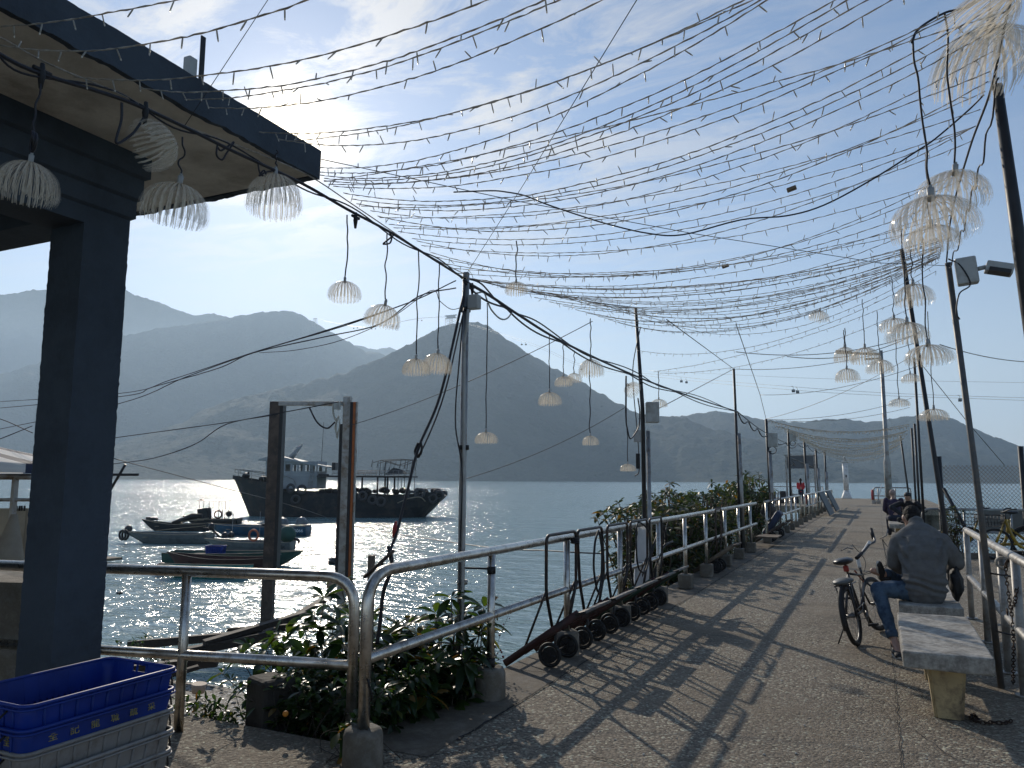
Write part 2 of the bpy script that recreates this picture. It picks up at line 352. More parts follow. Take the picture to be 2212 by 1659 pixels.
# smoother cast strip along the left edge, its joint open and ragged
bm = BM(); y = 3.9; X1 = -2.345
ys = [3.0 + i * .09 for i in range(540)]
a = []; c = []
for y in ys:
    j = noise.noise(Vector((y * 3.1, 0, 0))) * .02 + noise.noise(Vector((y * 11, 4, 0))) * .008
    a.append(bm.verts.new((-2.869, y, .004))); c.append(bm.verts.new((X1 + j - .012, y, .004)))
for i in range(len(ys) - 1):
    if ys[i] < 3.88: continue
    bm.faces.new((a[i], c[i], c[i + 1], a[i + 1]))
tag(mobj('deck_edge_strip', bm, M_EDGE), kind='structure')
M_CRACK = mat('dark_joint', (.022, .02, .018), .95, var=.2)
def crack(pts, wdt, seed=0, name='deck_joint'):
    bm = BM(); P = []
    for i in range(len(pts) - 1):
        p, q = Vector(pts[i] + (0,)), Vector(pts[i + 1] + (0,)); n = max(2, int((q - p).length / .035))
        for k in range(n): P.append(p.lerp(q, k / n))
    P.append(Vector(pts[-1] + (0,))); A = []; B = []
    for i, p in enumerate(P):
        d = (P[min(i + 1, len(P) - 1)] - P[max(i - 1, 0)]).normalized(); s = Vector((-d.y, d.x, 0))
        off = noise.noise(Vector((i * .23, seed, 0))) * .018 + noise.noise(Vector((i * .9, seed, 5))) * .006
        wd = wdt * (.55 + 1.1 * abs(noise.noise(Vector((i * .31, seed, 9)))))
        A.append(bm.verts.new((p.x + s.x * (off + wd), p.y + s.y * (off + wd), .0075))); B.append(bm.verts.new((p.x + s.x * (off - wd), p.y + s.y * (off - wd), .0075)))
    for i in range(len(P) - 1): bm.faces.new((A[i], A[i + 1], B[i + 1], B[i]))
    bm.normal_update()
    for f in bm.faces:
        if f.normal.z < 0: f.normal_flip()
    return tag(mobj(name, bm, M_CRACK), kind='structure')
crack([(X1, 4.2), (X1, 12), (X1, 24), (X1, 50)], .009, 1)
crack([(-2.32, 6.95), (-2.0, 6.8), (-1.75, 6.72), (-1.5, 6.85), (-.9, 6.9)], .008, 3)
crack([(-2.86, 5.9), (-2.6, 5.95), (-2.35, 6.0)], .005, 11)
crack([(-1.55, 4.32), (-1.1, 4.2), (-1.02, 3.6)], .006, 4)
crack([(.02, 3.2), (.04, 5.5), (.03, 9), (.05, 14), (.03, 30), (.05, 50)], .004, 5)
crack([(-3.0, 3.75), (-2.6, 3.6), (-2.0, 4.35)], .005, 6)
for k, yy in enumerate((7.75, 12.1, 17.4, 23.0, 29.5, 37)): crack([(X1, yy), (-.9, yy + .04), (.95, yy)], .0045, 20 + k)
crack([(-.3, 6.1), (.1, 5.7), (.3, 5.2), (.7, 4.7), (.95, 4.6)], .003, 41); crack([(-1.9, 9.2), (-1.3, 8.8), (-.8, 9.1), (-.2, 8.9)], .004, 42)
crack([(-3.9, 3.0), (-3.2, 2.7), (-2.5, 2.9)], .003, 7)
# supporting wall and piles below the deck
bm = BM()
box(bm, (-8.5, 2.0, -1.25), (11, 3.5, 1.6)); box(bm, (-.95, 9.7, -1.2), (3.2, 11.2, 1.5)); box(bm, (4.2, 4, -1.2), (5.8, 22, 1.5))
for yy in range(18, 52, 4):
    for xx in (-2.4, .4): box(bm, (xx, yy, -2.0), (.45, .45, 3.1))
for yy in range(53, 78, 5):
    for xx in (-8.6, -4.5, 0, 3): box(bm, (xx, yy, -2.0), (.5, .5, 3.1))
tag(mobj('pier_foundation', bm, M_CONC), kind='structure')
# near shore: gravel beach sloping into the water
gm, b = newmat('shell_gravel'); pos = b('NewGeometry').outputs['Position']
v = b('TexVoronoi', i_Vector=pos, i_Scale=24.); sv = b('SeparateXYZ', i_0=v.outputs['Color'])
c = ramp(b, sv.outputs[1], [(0, (.03, .026, .02)), (.4, (.14, .12, .09)), (.75, (.34, .31, .26)), (1, (.85, .83, .78))])
p = b('BsdfPrincipled', i_Roughness=.75); b.link(c, p.inputs['Base Color'])
bp = b('Bump', i_Strength=1., i_Distance=.04, i_Height=v.outputs['Distance']); bp.invert = True; b.link(bp.outputs[0], p.inputs['Normal'])
o = b('OutputMaterial'); b.link(p.outputs[0], o.inputs[0])
bm = BM(); G = []
for i in range(61):
    x = -34 + i * .56; row = []
    for j in range(40):
        y = 2.5 + j * .32
        t = (y + x * -.0 - 3.9)
        shore = 6.2 - .02 * (-x - 9) if x < -9 else 6.2 - .1 * (x + 9)
        z = -1.02 - .93 * max(0, (y - 3.8)) / max(1.5, shore + .3) * 1.02
        z += noise.noise(Vector((x * .7, y * .7, 1))) * .07 + noise.noise(Vector((x * 3, y * 3, 1))) * .025
        row.append(bm.verts.new((x, y, z)))
    G.append(row)
for i in range(60):
    for j in range(39): bm.faces.new((G[i][j], G[i + 1][j], G[i + 1][j + 1], G[i][j + 1])).smooth = True
tag(mobj('beach', bm, gm), kind='structure')
# scattered pebbles and shells on the beach
bm = BM()
for k in range(1500):
    x = random.uniform(-15, -4); y = random.uniform(4.4, 11)
    z = -1.02 - .93 * max(0, (y - 3.8)) / (6.5 + (-.02 * (-x - 9) if x < -9 else -.1 * (x + 9))) * 1.02 + .0
    z += noise.noise(Vector((x * .7, y * .7, 1))) * .07 + noise.noise(Vector((x * 3, y * 3, 1))) * .025
    s = random.uniform(.015, .05); r = bmesh.ops.create_icosphere(bm, subdivisions=1, radius=1, matrix=Matrix.Translation((x, y, z)) @ Matrix.Rotation(random.random() * 6, 4, 'Z') @ Matrix.Diagonal((s, s * .7, s * .5, 1)))
tag(mobj('beach_pebbles', bm, mat('pebble', (.3, .27, .22), .7, var=.7, scale=4)), 'pebbles and shell bits littering the beach', 'pebbles', kind='stuff')
# small grit and litter on the deck
bm = BM()
for k in range(260):
    x = random.uniform(-2.3, .9); y = random.uniform(3.2, 12); s = random.uniform(.003, .008)
    bmesh.ops.create_icosphere(bm, subdivisions=1, radius=1, matrix=Matrix.Translation((x, y, s * .5)) @ Matrix.Rotation(random.random() * 6, 4, 'Z') @ Matrix.Diagonal((s * 1.5, s, s * .7, 1)))
tag(mobj('grit', bm, mat('pale_grit', (.5, .46, .4), .8, var=.5, scale=3)), 'loose grit scattered over the deck', 'grit', kind='stuff')
# ================================================================ railings
def curve_rail(pts): return fillet(pts, .22, 7)
RX = -2.585; RH = 1.03; MH = .57
def run(name, label, X, posts, y0, y1, ends=('open', 'open'), foot='round', group=None, yoff=0, gap=0.):
    t = thing(name, label, 'railing', (X, posts[0], 0), group=group)
    O = Vector((X, posts[0], 0))
    pts = []
    if ends[0] == 'loop': pts += [Vector((X, y0, .0)), Vector((X, y0, RH))]
    else: pts += [Vector((X, y0, RH))]
    if ends[1] == 'loop': pts += [Vector((X, y1, RH)), Vector((X, y1, 0))]
    else: pts += [Vector((X, y1, RH))]
    bm = BM(); tube(bm, [p - O for p in curve_rail(pts)] if len(pts) > 2 else [p - O for p in pts], .033, 14); mobj('top_rail', bm, M_STEEL, t)
    bm = BM(); tube(bm, [Vector((X, y0, MH)) - O, Vector((X, y1, MH)) - O], .030, 14); mobj('middle_rail', bm, M_STEEL, t)
    for y in posts:
        bm = BM()
        if not ((ends[0] == 'loop' and y == y0) or (ends[1] == 'loop' and y == y1)):
            tube(bm, [Vector((X, y, 0)) - O, Vector((X, y, RH - .02)) - O], .029, 12); mobj('post', bm, M_STEEL, t)
        else: bm.free()
        if foot:
            bm = BM(); c = Vector((X, y, 0)) - O; sd = y * 7.3
            if foot == 'round' and y < 7.2:
                n = 20; prev = None
                for z, r in ((0.005, .108), (.03, .11), (.18, .106), (.205, .098), (.215, .08), (.21, .03)):
                    ring = [bm.verts.new(c + Vector(((r + noise.noise(Vector((k, z * 9, sd))) * .006) * math.cos(2 * PI * k / n), (r + noise.noise(Vector((k, z * 9, sd))) * .006) * math.sin(2 * PI * k / n), z + noise.noise(Vector((k * .5, 3, sd))) * .008))) for k in range(n)]
                    if prev:
                        for k in range(n): bm.faces.new((prev[k], prev[(k + 1) % n], ring[(k + 1) % n], ring[k])).smooth = True
                    prev = ring
                bm.faces.new(prev)
            else:
                vs = box(bm, c + Vector((0, 0, .107)), (.19, .19, .205), bev=.018)
            mobj('footing', bm, M_CONC, t)
    return t
r1 = run('railing', 'long steel railing on the left edge where the black trolleys lean', RX, [3.6, 5.12, 6.63, 8.22, 9.85, 11.35, 12.85, 14.6, 16.1, 17.7], 3.6, 18.6, ('loop', 'open'))
r2 = run('railing', 'steel railing in the middle of the left edge, beside the shrubs', RX, [20.4, 21.9, 23.4, 24.9, 26.4, 27.9, 29.6], 20.1, 29.6, ('open', 'loop'), foot='block')
r3 = run('railing', 'steel railing far down the left edge with the dark boards leaning on it', RX, [31.5, 33.5, 35.6, 37.8, 40.2, 42.7, 45.3, 48, 50.6], 31.5, 50.6, ('loop', 'loop'), foot='block')
# electrical tape on the second post of the near railing
for z, h in ((.90, .05), (.03, .0)):
    pass
bm = BM(); cyl(bm, (0, 1.52, .87), (0, 1.52, .92), .032, 14); mobj('tape', bm, M_BLACK, r1)
bm = BM(); cyl(bm, (0, 1.52, .215), (0, 1.52, .275), .0325, 14); mobj('tape', bm, M_BLACK, r1)
bm = BM(); tube(bm, [(.035, -.02, .47), (.036, .0, .42), (.03, .03, .37), (.012, .05, .34)], .006, 6); mobj('tie', bm, M_BLACK, r1)
# side railing that closes the landing beside the pavilion
def rail_line(name, label, P, posts, h=.96, mh=.47, r=.033, endloop=True, group=None, foot=None, m=M_STEEL):
    A, B = Vector(P[0]), Vector(P[1]); t = thing(name, label, 'railing', B, group=group)
    d = (B - A); up_ = Vector((0, 0, 1))
    pts = [A + up_ * h, B + up_ * h] + ([B] if endloop else [])
    bm = BM(); tube(bm, [p - B for p in (fillet(pts, .2, 7) if endloop else pts)], r, 14); mobj('top_rail', bm, m, t)
    bm = BM(); tube(bm, [A + up_ * mh - B, B + up_ * mh - B], r * .92, 14); mobj('middle_rail', bm, m, t)
    for s in posts:
        c = A.lerp(B, s) - B; bm = BM(); tube(bm, [c, c + up_ * (h - .015)], r * .9, 12); mobj('post', bm, m, t)
    return t
A_ = atz(385, 1580, 0); B_ = atz(757, 1612, 0); dd = (B_ - A_)
sr = rail_line('railing', 'short curved steel railing between the dark pillar and the plants', (A_ - dd * 1.5, B_), [.6, .2], h=.965, mh=.455)
# right-hand railing beside the benches
M_PEEL = mat('peeling_grey_rail_paint', (.34, .33, .31), .5, .35, var=.2, scale=12, dirt=(.17, .145, .12), dirtscale=8, bump=.001, bscale=60)
rr = thing('railing', 'peeling steel railing behind the concrete benches', 'railing', (.88, 10.4, 0))
O = Vector((.88, 10.4, 0))
def rrp(y, z): return Vector((.905 - (10.4 - y) * .008 if False else .885, y, z)) - O
bm = BM(); tube(bm, [rrp(10.42, .995), rrp(3.2, .995)], .034, 14); mobj('top_rail', bm, M_PEEL, rr)
bm = BM(); tube(bm, [rrp(10.4, .47), rrp(3.2, .47)], .031, 14); mobj('middle_rail', bm, M_PEEL, rr)
for y in (10.4, 8.95, 7.62, 6.86, 5.2, 3.6):
    bm = BM(); tube(bm, [rrp(y, .003), rrp(y, .98)], .031, 12); cyl(bm, rrp(y, .003), rrp(y, .016), .062, 14); mobj('post', bm, M_PEEL, rr)
# rail corner farther along on the right, behind the yellow bicycles
P2 = atz(2330, 1104, .93); P1 = atz(1991, 1099, .93)
rail_line('railing', 'dull steel railing running behind the parked yellow bicycles', ((P2.x, P2.y, 0), (P1.x, P1.y, 0)), [.15, .42, .72], h=.93, mh=.43, m=M_GALV, r=.027)
# railings at the pier head
hr = thing('railing', 'thin far railing at the pier head behind the woman in red', 'railing', (-9, 72, 0))
bm = BM(); tube(bm, [(-3, 0, 1.05), (4.6, 0, 1.05)], .035, 8); tube(bm, [(-3, 0, .4), (4.6, 0, .4)], .03, 8); mobj('rails', bm, M_GALV, hr)
for x in (-3, -.3, 2.1, 4.6): bm = BM(); cyl(bm, (x, 0, 0), (x, 0, 1.05), .035, 8); mobj('post', bm, M_GALV, hr)
hr = thing('railing', 'far railing bay with a red ring hung on its left end', 'railing', (-.35, 59.5, 0))
for x in (0, .28, 1.35): bm = BM(); cyl(bm, (x, 0, 0), (x, 0, 1.05), .04, 8); box(bm, (x, 0, .12), (.26, .26, .24)); mobj('post', bm, M_GALV, hr)
bm = BM(); tube(bm, fillet([(0, 0, 0.05), (0, 0, 1.12), (2.3, 0, 1.12), (2.3, 0, 0.05)], .2, 5), .04, 8); tube(bm, [(0, 0, .55), (2.3, 0, .55)], .035, 8); mobj('rails', bm, M_GALV, hr)
bm = BM(); tube(bm, [(.2, -.1, .1), (.55, -.15, 1.35)], .03, 8); mobj('leaning_bar', bm, M_WHITEP, hr)
bm = BM(); torus(bm, (0, 0, 0), .3, .07, (1, 0, 0), 20, 8); o = mobj('life_ring', bm, mat('red_lifebuoy', (.42, .05, .05), .5)); o.location = (-.45, 59.5, .62)
tag(o, 'red life ring hung on the end of the far railing bay', 'life ring')
# ================================================================ pavilion on the left
pv_ = thing('pavilion', 'dark blue-grey pavilion corner with a thick pillar and a flat overhanging roof', 'pavilion', (-4.19, 2.94, 0))
PO = Vector((-4.19, 2.94, 0))
def pbox(name, x0, x1, y0, y1, z0, z1, m, bev=.006, seg=None):
    bm = BM(); box(bm, Vector(((x0 + x1) / 2, (y0 + y1) / 2, (z0 + z1) / 2)) - PO, (x1 - x0, y1 - y0, z1 - z0), bev=bev)
    return mobj(name, bm, m, pv_)
PX = -4.04; RZ = 3.50
bm = BM(); NZ = 150; NS = 7; rows = []
for k in range(NZ + 1):
    z = 3.0 * k / NZ; ring = []
    cs = [(PX - .29, 2.796), (PX, 2.796), (PX, 3.09), (PX - .29, 3.09)]
    for i in range(4):
        a, c = Vector(cs[i]), Vector(cs[(i + 1) % 4])
        for j in range(NS):
            q = a.lerp(c, j / NS); p3 = Vector((q.x, q.y, z)); e = .0024 if j == 0 else .001
            q3 = p3 + Vector((noise.noise(p3 * 23), noise.noise(p3 * 23 + Vector((9, 0, 0))), 0)) * e + Vector((noise.noise(p3 * 70), noise.noise(p3 * 70 + Vector((9, 0, 0))), 0)) * e * 1.6
            ring.append(bm.verts.new(q3 - PO))
    rows.append(ring)
for a, c in zip(rows, rows[1:]):
    for i in range(len(a)): bm.faces.new((a[i], a[(i + 1) % len(a)], c[(i + 1) % len(a)], c[i]))
mobj('pillar', bm, M_BLUEWALL, pv_)
# stepped beam above the pillar, running along the pier direction
bm = BM(); prof_ = [(PX - .30, 3.0), (PX + .0, 3.0), (PX + .0, 3.10), (PX + .022, 3.115), (PX + .022, 3.22), (PX + .045, 3.235), (PX + .045, 3.36), (PX + .07, 3.375), (PX + .07, RZ), (PX - .30, RZ)]
ya, yb = -1.5, 3.09
def sect(y, k): return [bm.verts.new(Vector((x if x < PX - .1 else x, y + k * (max(0, x - PX)), z)) - PO) for x, z in prof_]
A_ = sect(ya, 0); B_ = sect(yb, 1.)
for i in range(len(A_)): bm.faces.new((A_[i], A_[(i + 1) % len(A_)], B_[(i + 1) % len(A_)], B_[i]))
bm.faces.new(A_[::-1]); bm.faces.new(B_); bmesh.ops.recalc_face_normals(bm, faces=bm.faces); mobj('beam', bm, M_BLUEWALL, pv_)
pbox('beam', -9.5, PX - .303, 2.80, 3.08, 3.06, RZ, M_BLUEWALL)
# roof slab: bare soffit, painted fascia, drip edge
RXo, RYo = -3.205, 3.81
def roofedge(y): return 0
bm = BM(); box(bm, Vector((-6.7, 1.0, RZ + .055)) - PO, (6.92, 5.52, .11)); mobj('roof_slab', bm, M_SOFFIT, pv_)
bm = BM(); n = 60
def fas(P, Q, out, nm):
    bm = BM(); P = Vector(P); Q = Vector(Q); out = Vector(out); A = []; k = 260
    for i in range(k + 1):
        c = P.lerp(Q, i / k); e = noise.noise(c * 9) * .010 + noise.noise(c * 31) * .006
        A.append([bm.verts.new(c + o_ - PO) for o_ in (out * 0 + Vector((0, 0, -.006 + e)), out * .045 + Vector((0, 0, -.012 + e)), out * .05 + Vector((0, 0, .18 + e * .4)), out * -.02 + Vector((0, 0, .185)))])
    for i in range(k):
        for j in range(3): bm.faces.new((A[i][j], A[i + 1][j], A[i + 1][j + 1], A[i][j + 1]))
        bm.faces.new((A[i][3], A[i + 1][3], A[i + 1][0], A[i][0]))
    bm.faces.new(A[0]); bm.faces.new(A[-1][::-1]); bmesh.ops.recalc_face_normals(bm, faces=bm.faces)
    return mobj(nm, bm, M_BLUEWALL, pv_)
fas((-3.245, -1.8, RZ), (-3.245, 3.81, RZ), (1, 0, 0), 'fascia'); fas((-3.2, 3.765, RZ), (-10.2, 3.765, RZ), (0, 1, 0), 'fascia')
pbox('roof_top', -10.1, -3.27, -1.75, 3.74, RZ + .113, RZ + .17, M_CONC, 0)
pbox('back_wall', -9.5, -9.2, -1.5, 3.0, 0, 3.5, M_BLUEWALL, 0)
pbox('floor_slab', -9.5, PX + .05, -1.5, 3.2, .004, .03, M_CONC, 0)
# steel angle and a box fixed on the roof edge
c = atx(430, 172, -3.22); t = thing('roof_bracket', 'dark steel angle with a grey box standing on the pavilion roof edge', 'bracket', (-3.24, c.y, RZ + .18))
bm = BM(); box(bm, (.0, .03, .13), (.008, .03, .30)); box(bm, (-.015, .042, .13), (.03, .006, .30)); mobj('steel_angle', bm, M_DARK, t)
bm = BM(); box(bm, (-.03, -.02, .07), (.05, .055, .13), bev=.006); mobj('box', bm, M_GREYBOX, t)
# low parapet wall, tent and hanging sheets seen behind the pillar
a1 = atz(-60, 1228, .85); a2 = atz(60, 1235, .85); b1 = atz(-60, 1256, .85); b2 = atz(60, 1259, .85)
bm = BM(); prism(bm, [(a1.x, a1.y), (a2.x, a2.y), (b2.x, b2.y), (b1.x, b1.y)], .0, .85)
tag(mobj('parapet_wall', bm, M_CONC), 'low grey parapet wall with a pale top behind the pillar', 'wall')
tm, b = newmat('striped_tent_canvas'); tcn = b('TexCoord').outputs['Object']; sp = b('SeparateXYZ', i_0=tcn)
an = b('Math', operation='ARCTAN2', i_0=sp.outputs[1], i_1=sp.outputs[0]); am = b('Math', operation='MULTIPLY', i_0=an.outputs[0]); am.inputs[1].default_value = 8.
sn = b('Math', operation='SINE', i_0=am.outputs[0]); c_ = ramp(b, sn.outputs[0], [(.5, (.75, .75, .74)), (.54, (.01, .02, .07))])
p = b('BsdfPrincipled', i_Roughness=.7); b.link(c_, p.inputs['Base Color']); tr = b('BsdfTranslucent'); b.link(c_, tr.inputs[0]); ms = b('MixShader', i_0=.35); b.link(p.outputs[0], ms.inputs[1]); b.link(tr.outputs[0], ms.inputs[2])
o = b('OutputMaterial'); b.link(ms.outputs[0], o.inputs[0])
tc_ = atd(-150, 900, 8.5); t = thing('tent_stall', 'blue and white peaked tent with pale sheets hung below its eaves', 'tent', (tc_.x, tc_.y, 0)); TO = Vector((tc_.x, tc_.y, 0))
bm = BM(); ap = bm.verts.new((0, 0, tc_.z - .02)); n = 40; prev = None; ez = atd(66, 1004, 8.5).z
rings = []
for j in range(1, 9):
    s = j / 8; rr_ = 1.42 * s; z = tc_.z - .02 - (tc_.z - .02 - ez) * (s ** .55)
    def sq(a): k = 1 / max(abs(math.cos(a)), abs(math.sin(a))); return min(k, 1.3)
    rings.append([bm.verts.new((rr_ * sq(2 * PI * i / n) * math.cos(2 * PI * i / n + .5), rr_ * sq(2 * PI * i / n) * math.sin(2 * PI * i / n + .5), z)) for i in range(n)])
rings.append([bm.verts.new((v.co.x, v.co.y, v.co.z - .09)) for v in rings[-1]])
for i in range(n): bm.faces.new((ap, rings[0][i], rings[0][(i + 1) % n]))
for a, c in zip(rings, rings[1:]):
    for i in range(n): bm.faces.new((a[i], c[i], c[(i + 1) % n], a[(i + 1) % n]))
mobj('canopy', bm, tm, t, smooth=True)
for px, dx in ((34, 0.), (-60, 0)):
    q = atd(px, 1030, 8.1) - TO; bm = BM(); box(bm, (q.x, q.y, q.z / 2), (.05, .05, q.z), bev=.004); mobj('post', bm, M_GALV, t)
q1 = atd(-80, 1030, 8.1) - TO; q2 = atd(70, 1030, 8.1) - TO
bm = BM(); tube(bm, [q1, q2], .035, 6); q1.z -= .24; q2.z -= .24; tube(bm, [q1, q2], .02, 6); mobj('crossbar', bm, M_GALV, t)
shm = mat('canvas_sheet', (.42, .37, .29), .85, var=.2, scale=3, trans=.35)
q1 = atd(-80, 1098, 8.2) - TO; q2 = atd(72, 1098, 8.2) - TO; bm = BM(); A = []
for i in range(60):
    c = q1.lerp(q2, i / 59); f = math.sin(i * .9) * .035 + math.sin(i * .37) * .03; A.append([bm.verts.new((c.x + f, c.y + f, c.z - k * c.z / 6)) for k in range(7)])
for i in range(59):
    for k in range(6): bm.faces.new((A[i][k], A[i + 1][k], A[i + 1][k + 1], A[i][k + 1])).smooth = True
mobj('hanging_sheet', bm, shm, t)
bm = BM()
for px in (36, 42, 47, 53): c = atd(px, 1098, 8.17) - TO; box(bm, c, (.014, .014, .055))
mobj('clothes_pegs', bm, M_BLACK, t)
q1 = atd(-30, 1010, 8.0); q2 = atd(20, 1230, 7.6)
o = mobj('canvas_bundle', (lambda bm: (tube(bm, [atd(31, 1112, 7.9), atd(24, 1160, 7.8), atd(15, 1200, 7.7), atd(7, 1240, 7.6)], [.03, .09, .15, .2], 12), bm)[1])(BM()), shm)
tag(o, 'furled pale canvas standing against the tent post', 'canvas')
# small steel frame visible right of the pillar over the water
c0 = atd(270, 1025, 13); t = thing('boom_frame', 'dark steel boom with a diagonal brace sticking out behind the pillar', 'boom', c0)
bm = BM(); tube(bm, [atd(150, 1025, 13) - c0, atd(299, 1025.5, 13) - c0], .024, 6); mobj('arm', bm, M_DARK, t)
bm = BM(); tube(bm, [atd(271, 1003, 13) - c0, atd(236, 1062, 13) - c0], .022, 6); mobj('brace', bm, M_DARK, t)
bm = BM(); q = atd(150, 1025, 13) - c0; tube(bm, [q, Vector((q.x, q.y, -3.3))], .05, 8); mobj('post', bm, M_DARK, t)
# ================================================================ steel gantry on the shore
g0 = atz(583, 1352, -1.72); g1 = atd(752, 1330, (g0 - EYEP).dot(fw)); g1.z = -1.75
gd = (g0 - EYEP).dot(fw)
zt = atd(597, 866, gd).z; t = thing('steel_gantry', 'tall rusty steel door-frame gantry standing at the water edge', 'gantry', (g0.x, g0.y, -1.85)); GO = Vector((g0.x, g0.y, -1.85))
ax = (Vector((g1.x, g1.y, 0)) - Vector((g0.x, g0.y, 0))).normalized(); Mg = Matrix.Rotation(math.atan2(ax.y, ax.x), 4, 'Z')
def gb(name, px, wpx, y0, y1, m, dep=.16, off=0., thick=None):
    """a vertical member centred on pixel column px at mid height, in the gantry plane"""
    c = atd(px, 1036, gd); z0 = y0; z1 = y1; wd = wpx * gd / F
    bm = BM(); box(bm, Vector((c.x, c.y, (z0 + z1) / 2)) - GO + Vector((-ax.y, ax.x, 0)) * off, (wd, dep, z1 - z0), Mg, bev=.004); return mobj(name, bm, m, t)
gb('column', 590, 23, -1.95, zt, M_RUST, .2); gb('flange', 605, 7.5, atd(607, 1232, gd).z, zt - .05, M_DARK, .24)
gb('column', 746, 15.5, -1.95, atd(746, 855, gd).z, M_GALV, .22); gb('flange', 735.5, 6.5, atd(735, 1252, gd).z, zt - .5, M_DARK, .24)
gb('orange_strip', 762.5, 5, atd(762, 1262, gd).z, atd(762, 867, gd).z, mat('orange_strip', (.36, .10, .025), .6, var=.25), .09, -.05)
gb('flange', 756.5, 6, atd(757, 1261, gd).z, atd(757, 867, gd).z, M_DARK, .2); gb('edge_rail', 766.5, 3, atd(766, 1262, gd).z, atd(766, 866, gd).z, M_GALV, .12)
c = atd(672, 872, gd); bm = BM(); box(bm, c - GO, (138 * gd / F, .12, 9.5 * gd / F), Mg, bev=.004); mobj('top_beam', bm, M_GALV, t)
c = atd(733, 1250, gd); bm = BM(); box(bm, c - GO, (22 * gd / F, .1, 3 * gd / F), Mg); mobj('stop_plate', bm, M_RUST, t)
c = atd(733, 878, gd); bm = BM(); box(bm, c - GO - Vector((-ax.y, ax.x, 0)) * .2, (.13, .12, .17), Mg, bev=.01); mobj('floodlight', bm, M_GREYBOX, t)
bm = BM(); n_ = Vector((-ax.y, ax.x, 0)) * -.2
tube(bm, bez([atd(726, 868, gd) - GO + n_, atd(724, 890, gd) - GO + n_, atd(730, 910, gd) - GO + n_, atd(734, 905, gd) - GO + n_], 6), .02, 6)
for k in range(4): tube(bm, bez([atd(735, 900, gd) - GO + n_, atd(731 - k, 925, gd) - GO + n_, atd(733, 948 - k * 4, gd) - GO + n_, atd(738, 920, gd) - GO + n_, atd(736, 900, gd) - GO + n_], 5), .012, 5)
mobj('hanging_hose', bm, mat('pale_hose', (.4, .38, .33), .6), t)
# ================================================================ poles
def pole(name, label, cat, pts, r, m, group=None, boxes=(), n=10):
    base = Vector(pts[0]); t = thing(name, label, cat, base, group=group)
    bm = BM(); tube(bm, [Vector(p) - base for p in pts], r, n); mobj('shaft', bm, m, t)
    return t, base
PB = Vector((-2.83, 5.1, 0))
t, o = pole('light_pole', 'tall grey pole with a pale box near its top, tied to the second railing post', 'pole', [(-2.83, 5.1, -1.45), (-2.825, 5.1, .9), (-2.815, 5.1, 3.14)], [.030, .028, .027], M_GALV)
bm = BM(); box(bm, Vector((-2.74, 5.1, 2.90)) - o, (.085, .07, .11), bev=.006); mobj('junction_box', bm, M_GREYBOX, t)
bm = BM(); tube(bm, bez([Vector((-2.775, 5.07, 2.84)) - o, Vector((-2.78, 5.06, 2.7)) - o, Vector((-2.80, 5.06, 2.5)) - o, Vector((-2.79, 5.06, 1.4)) - o, Vector((-2.79, 5.06, -1.2)) - o], 8), .012, 8); mobj('conduit', bm, M_GREYBOX, t)
bm = BM(); tube(bm, bez([Vector((-2.80, 5.06, 3.05)) - o, Vector((-2.83, 5.06, 2.6)) - o, Vector((-2.87, 5.06, 2.0)) - o, Vector((-2.80, 5.05, 1.6)) - o, Vector((-2.81, 5.05, 1.0)) - o, Vector((-2.80, 5.05, .2)) - o], 8), .0055, 6); mobj('cable', bm, M_CABLE, t)
for z in (2.83, 1.77, .98, .78): bm = BM(); cyl(bm, Vector((-2.815, 5.1, z)) - o, Vector((-2.815, 5.1, z + .035)) - o, .039, 12); mobj('band', bm, M_BLACK if z > 1.7 else M_GALV, t)
bm = BM(); tube(bm, [Vector((-2.79, 5.1, .90)) - o, Vector((-2.585, 5.1, .905)) - o], .008, 6); mobj('tie_strap', bm, M_BLACK, t)
bm = BM(); tube(bm, [Vector((-2.79, 5.1, .26)) - o, Vector((-2.585, 5.1, .27)) - o], .008, 6); mobj('tie_strap', bm, M_BLACK, t)
t, o = pole('light_pole', 'leaning thin dark pole with a big metal cabinet halfway up, beside the trolleys', 'pole', [(-2.80, 10, -1.7), (-2.805, 10, 2.5), (-2.88, 10, 3.88)], [.030, .028, .020], M_DARK)
bm = BM(); tube(bm, [(.075, -.02, 0), (.07, -.02, 3.9)], .028, 8); mobj('back_post', bm, M_GALV, t)
bm = BM(); box(bm, Vector((-2.665, 9.97, 2.44)) - o, (.17, .16, .27), Matrix.Rotation(.35, 3, 'Z'), bev=.01); mobj('cabinet', bm, M_GREYBOX, t)
bm = BM(); box(bm, Vector((-2.86, 9.93, 2.13)) - o, (.09, .06, .16), bev=.006); mobj('junction_box', bm, M_GREYBOX, t)
bm = BM(); box(bm, Vector((-2.86, 9.93, 1.8)) - o, (.045, .05, .2), bev=.006); mobj('black_box', bm, M_BLACK, t)
bm = BM(); tube(bm, bez([Vector((-2.8, 9.95, 3.6)) - o, Vector((-2.9, 9.92, 3.1)) - o, Vector((-2.9, 9.92, 2.7)) - o, Vector((-2.86, 9.92, 2.2)) - o, Vector((-2.84, 9.92, 1.7)) - o, Vector((-2.9, 9.92, 1.6)) - o], 6), .007, 5); mobj('cable', bm, M_CABLE, t)
GP = 'thin poles along the left side of the pier'
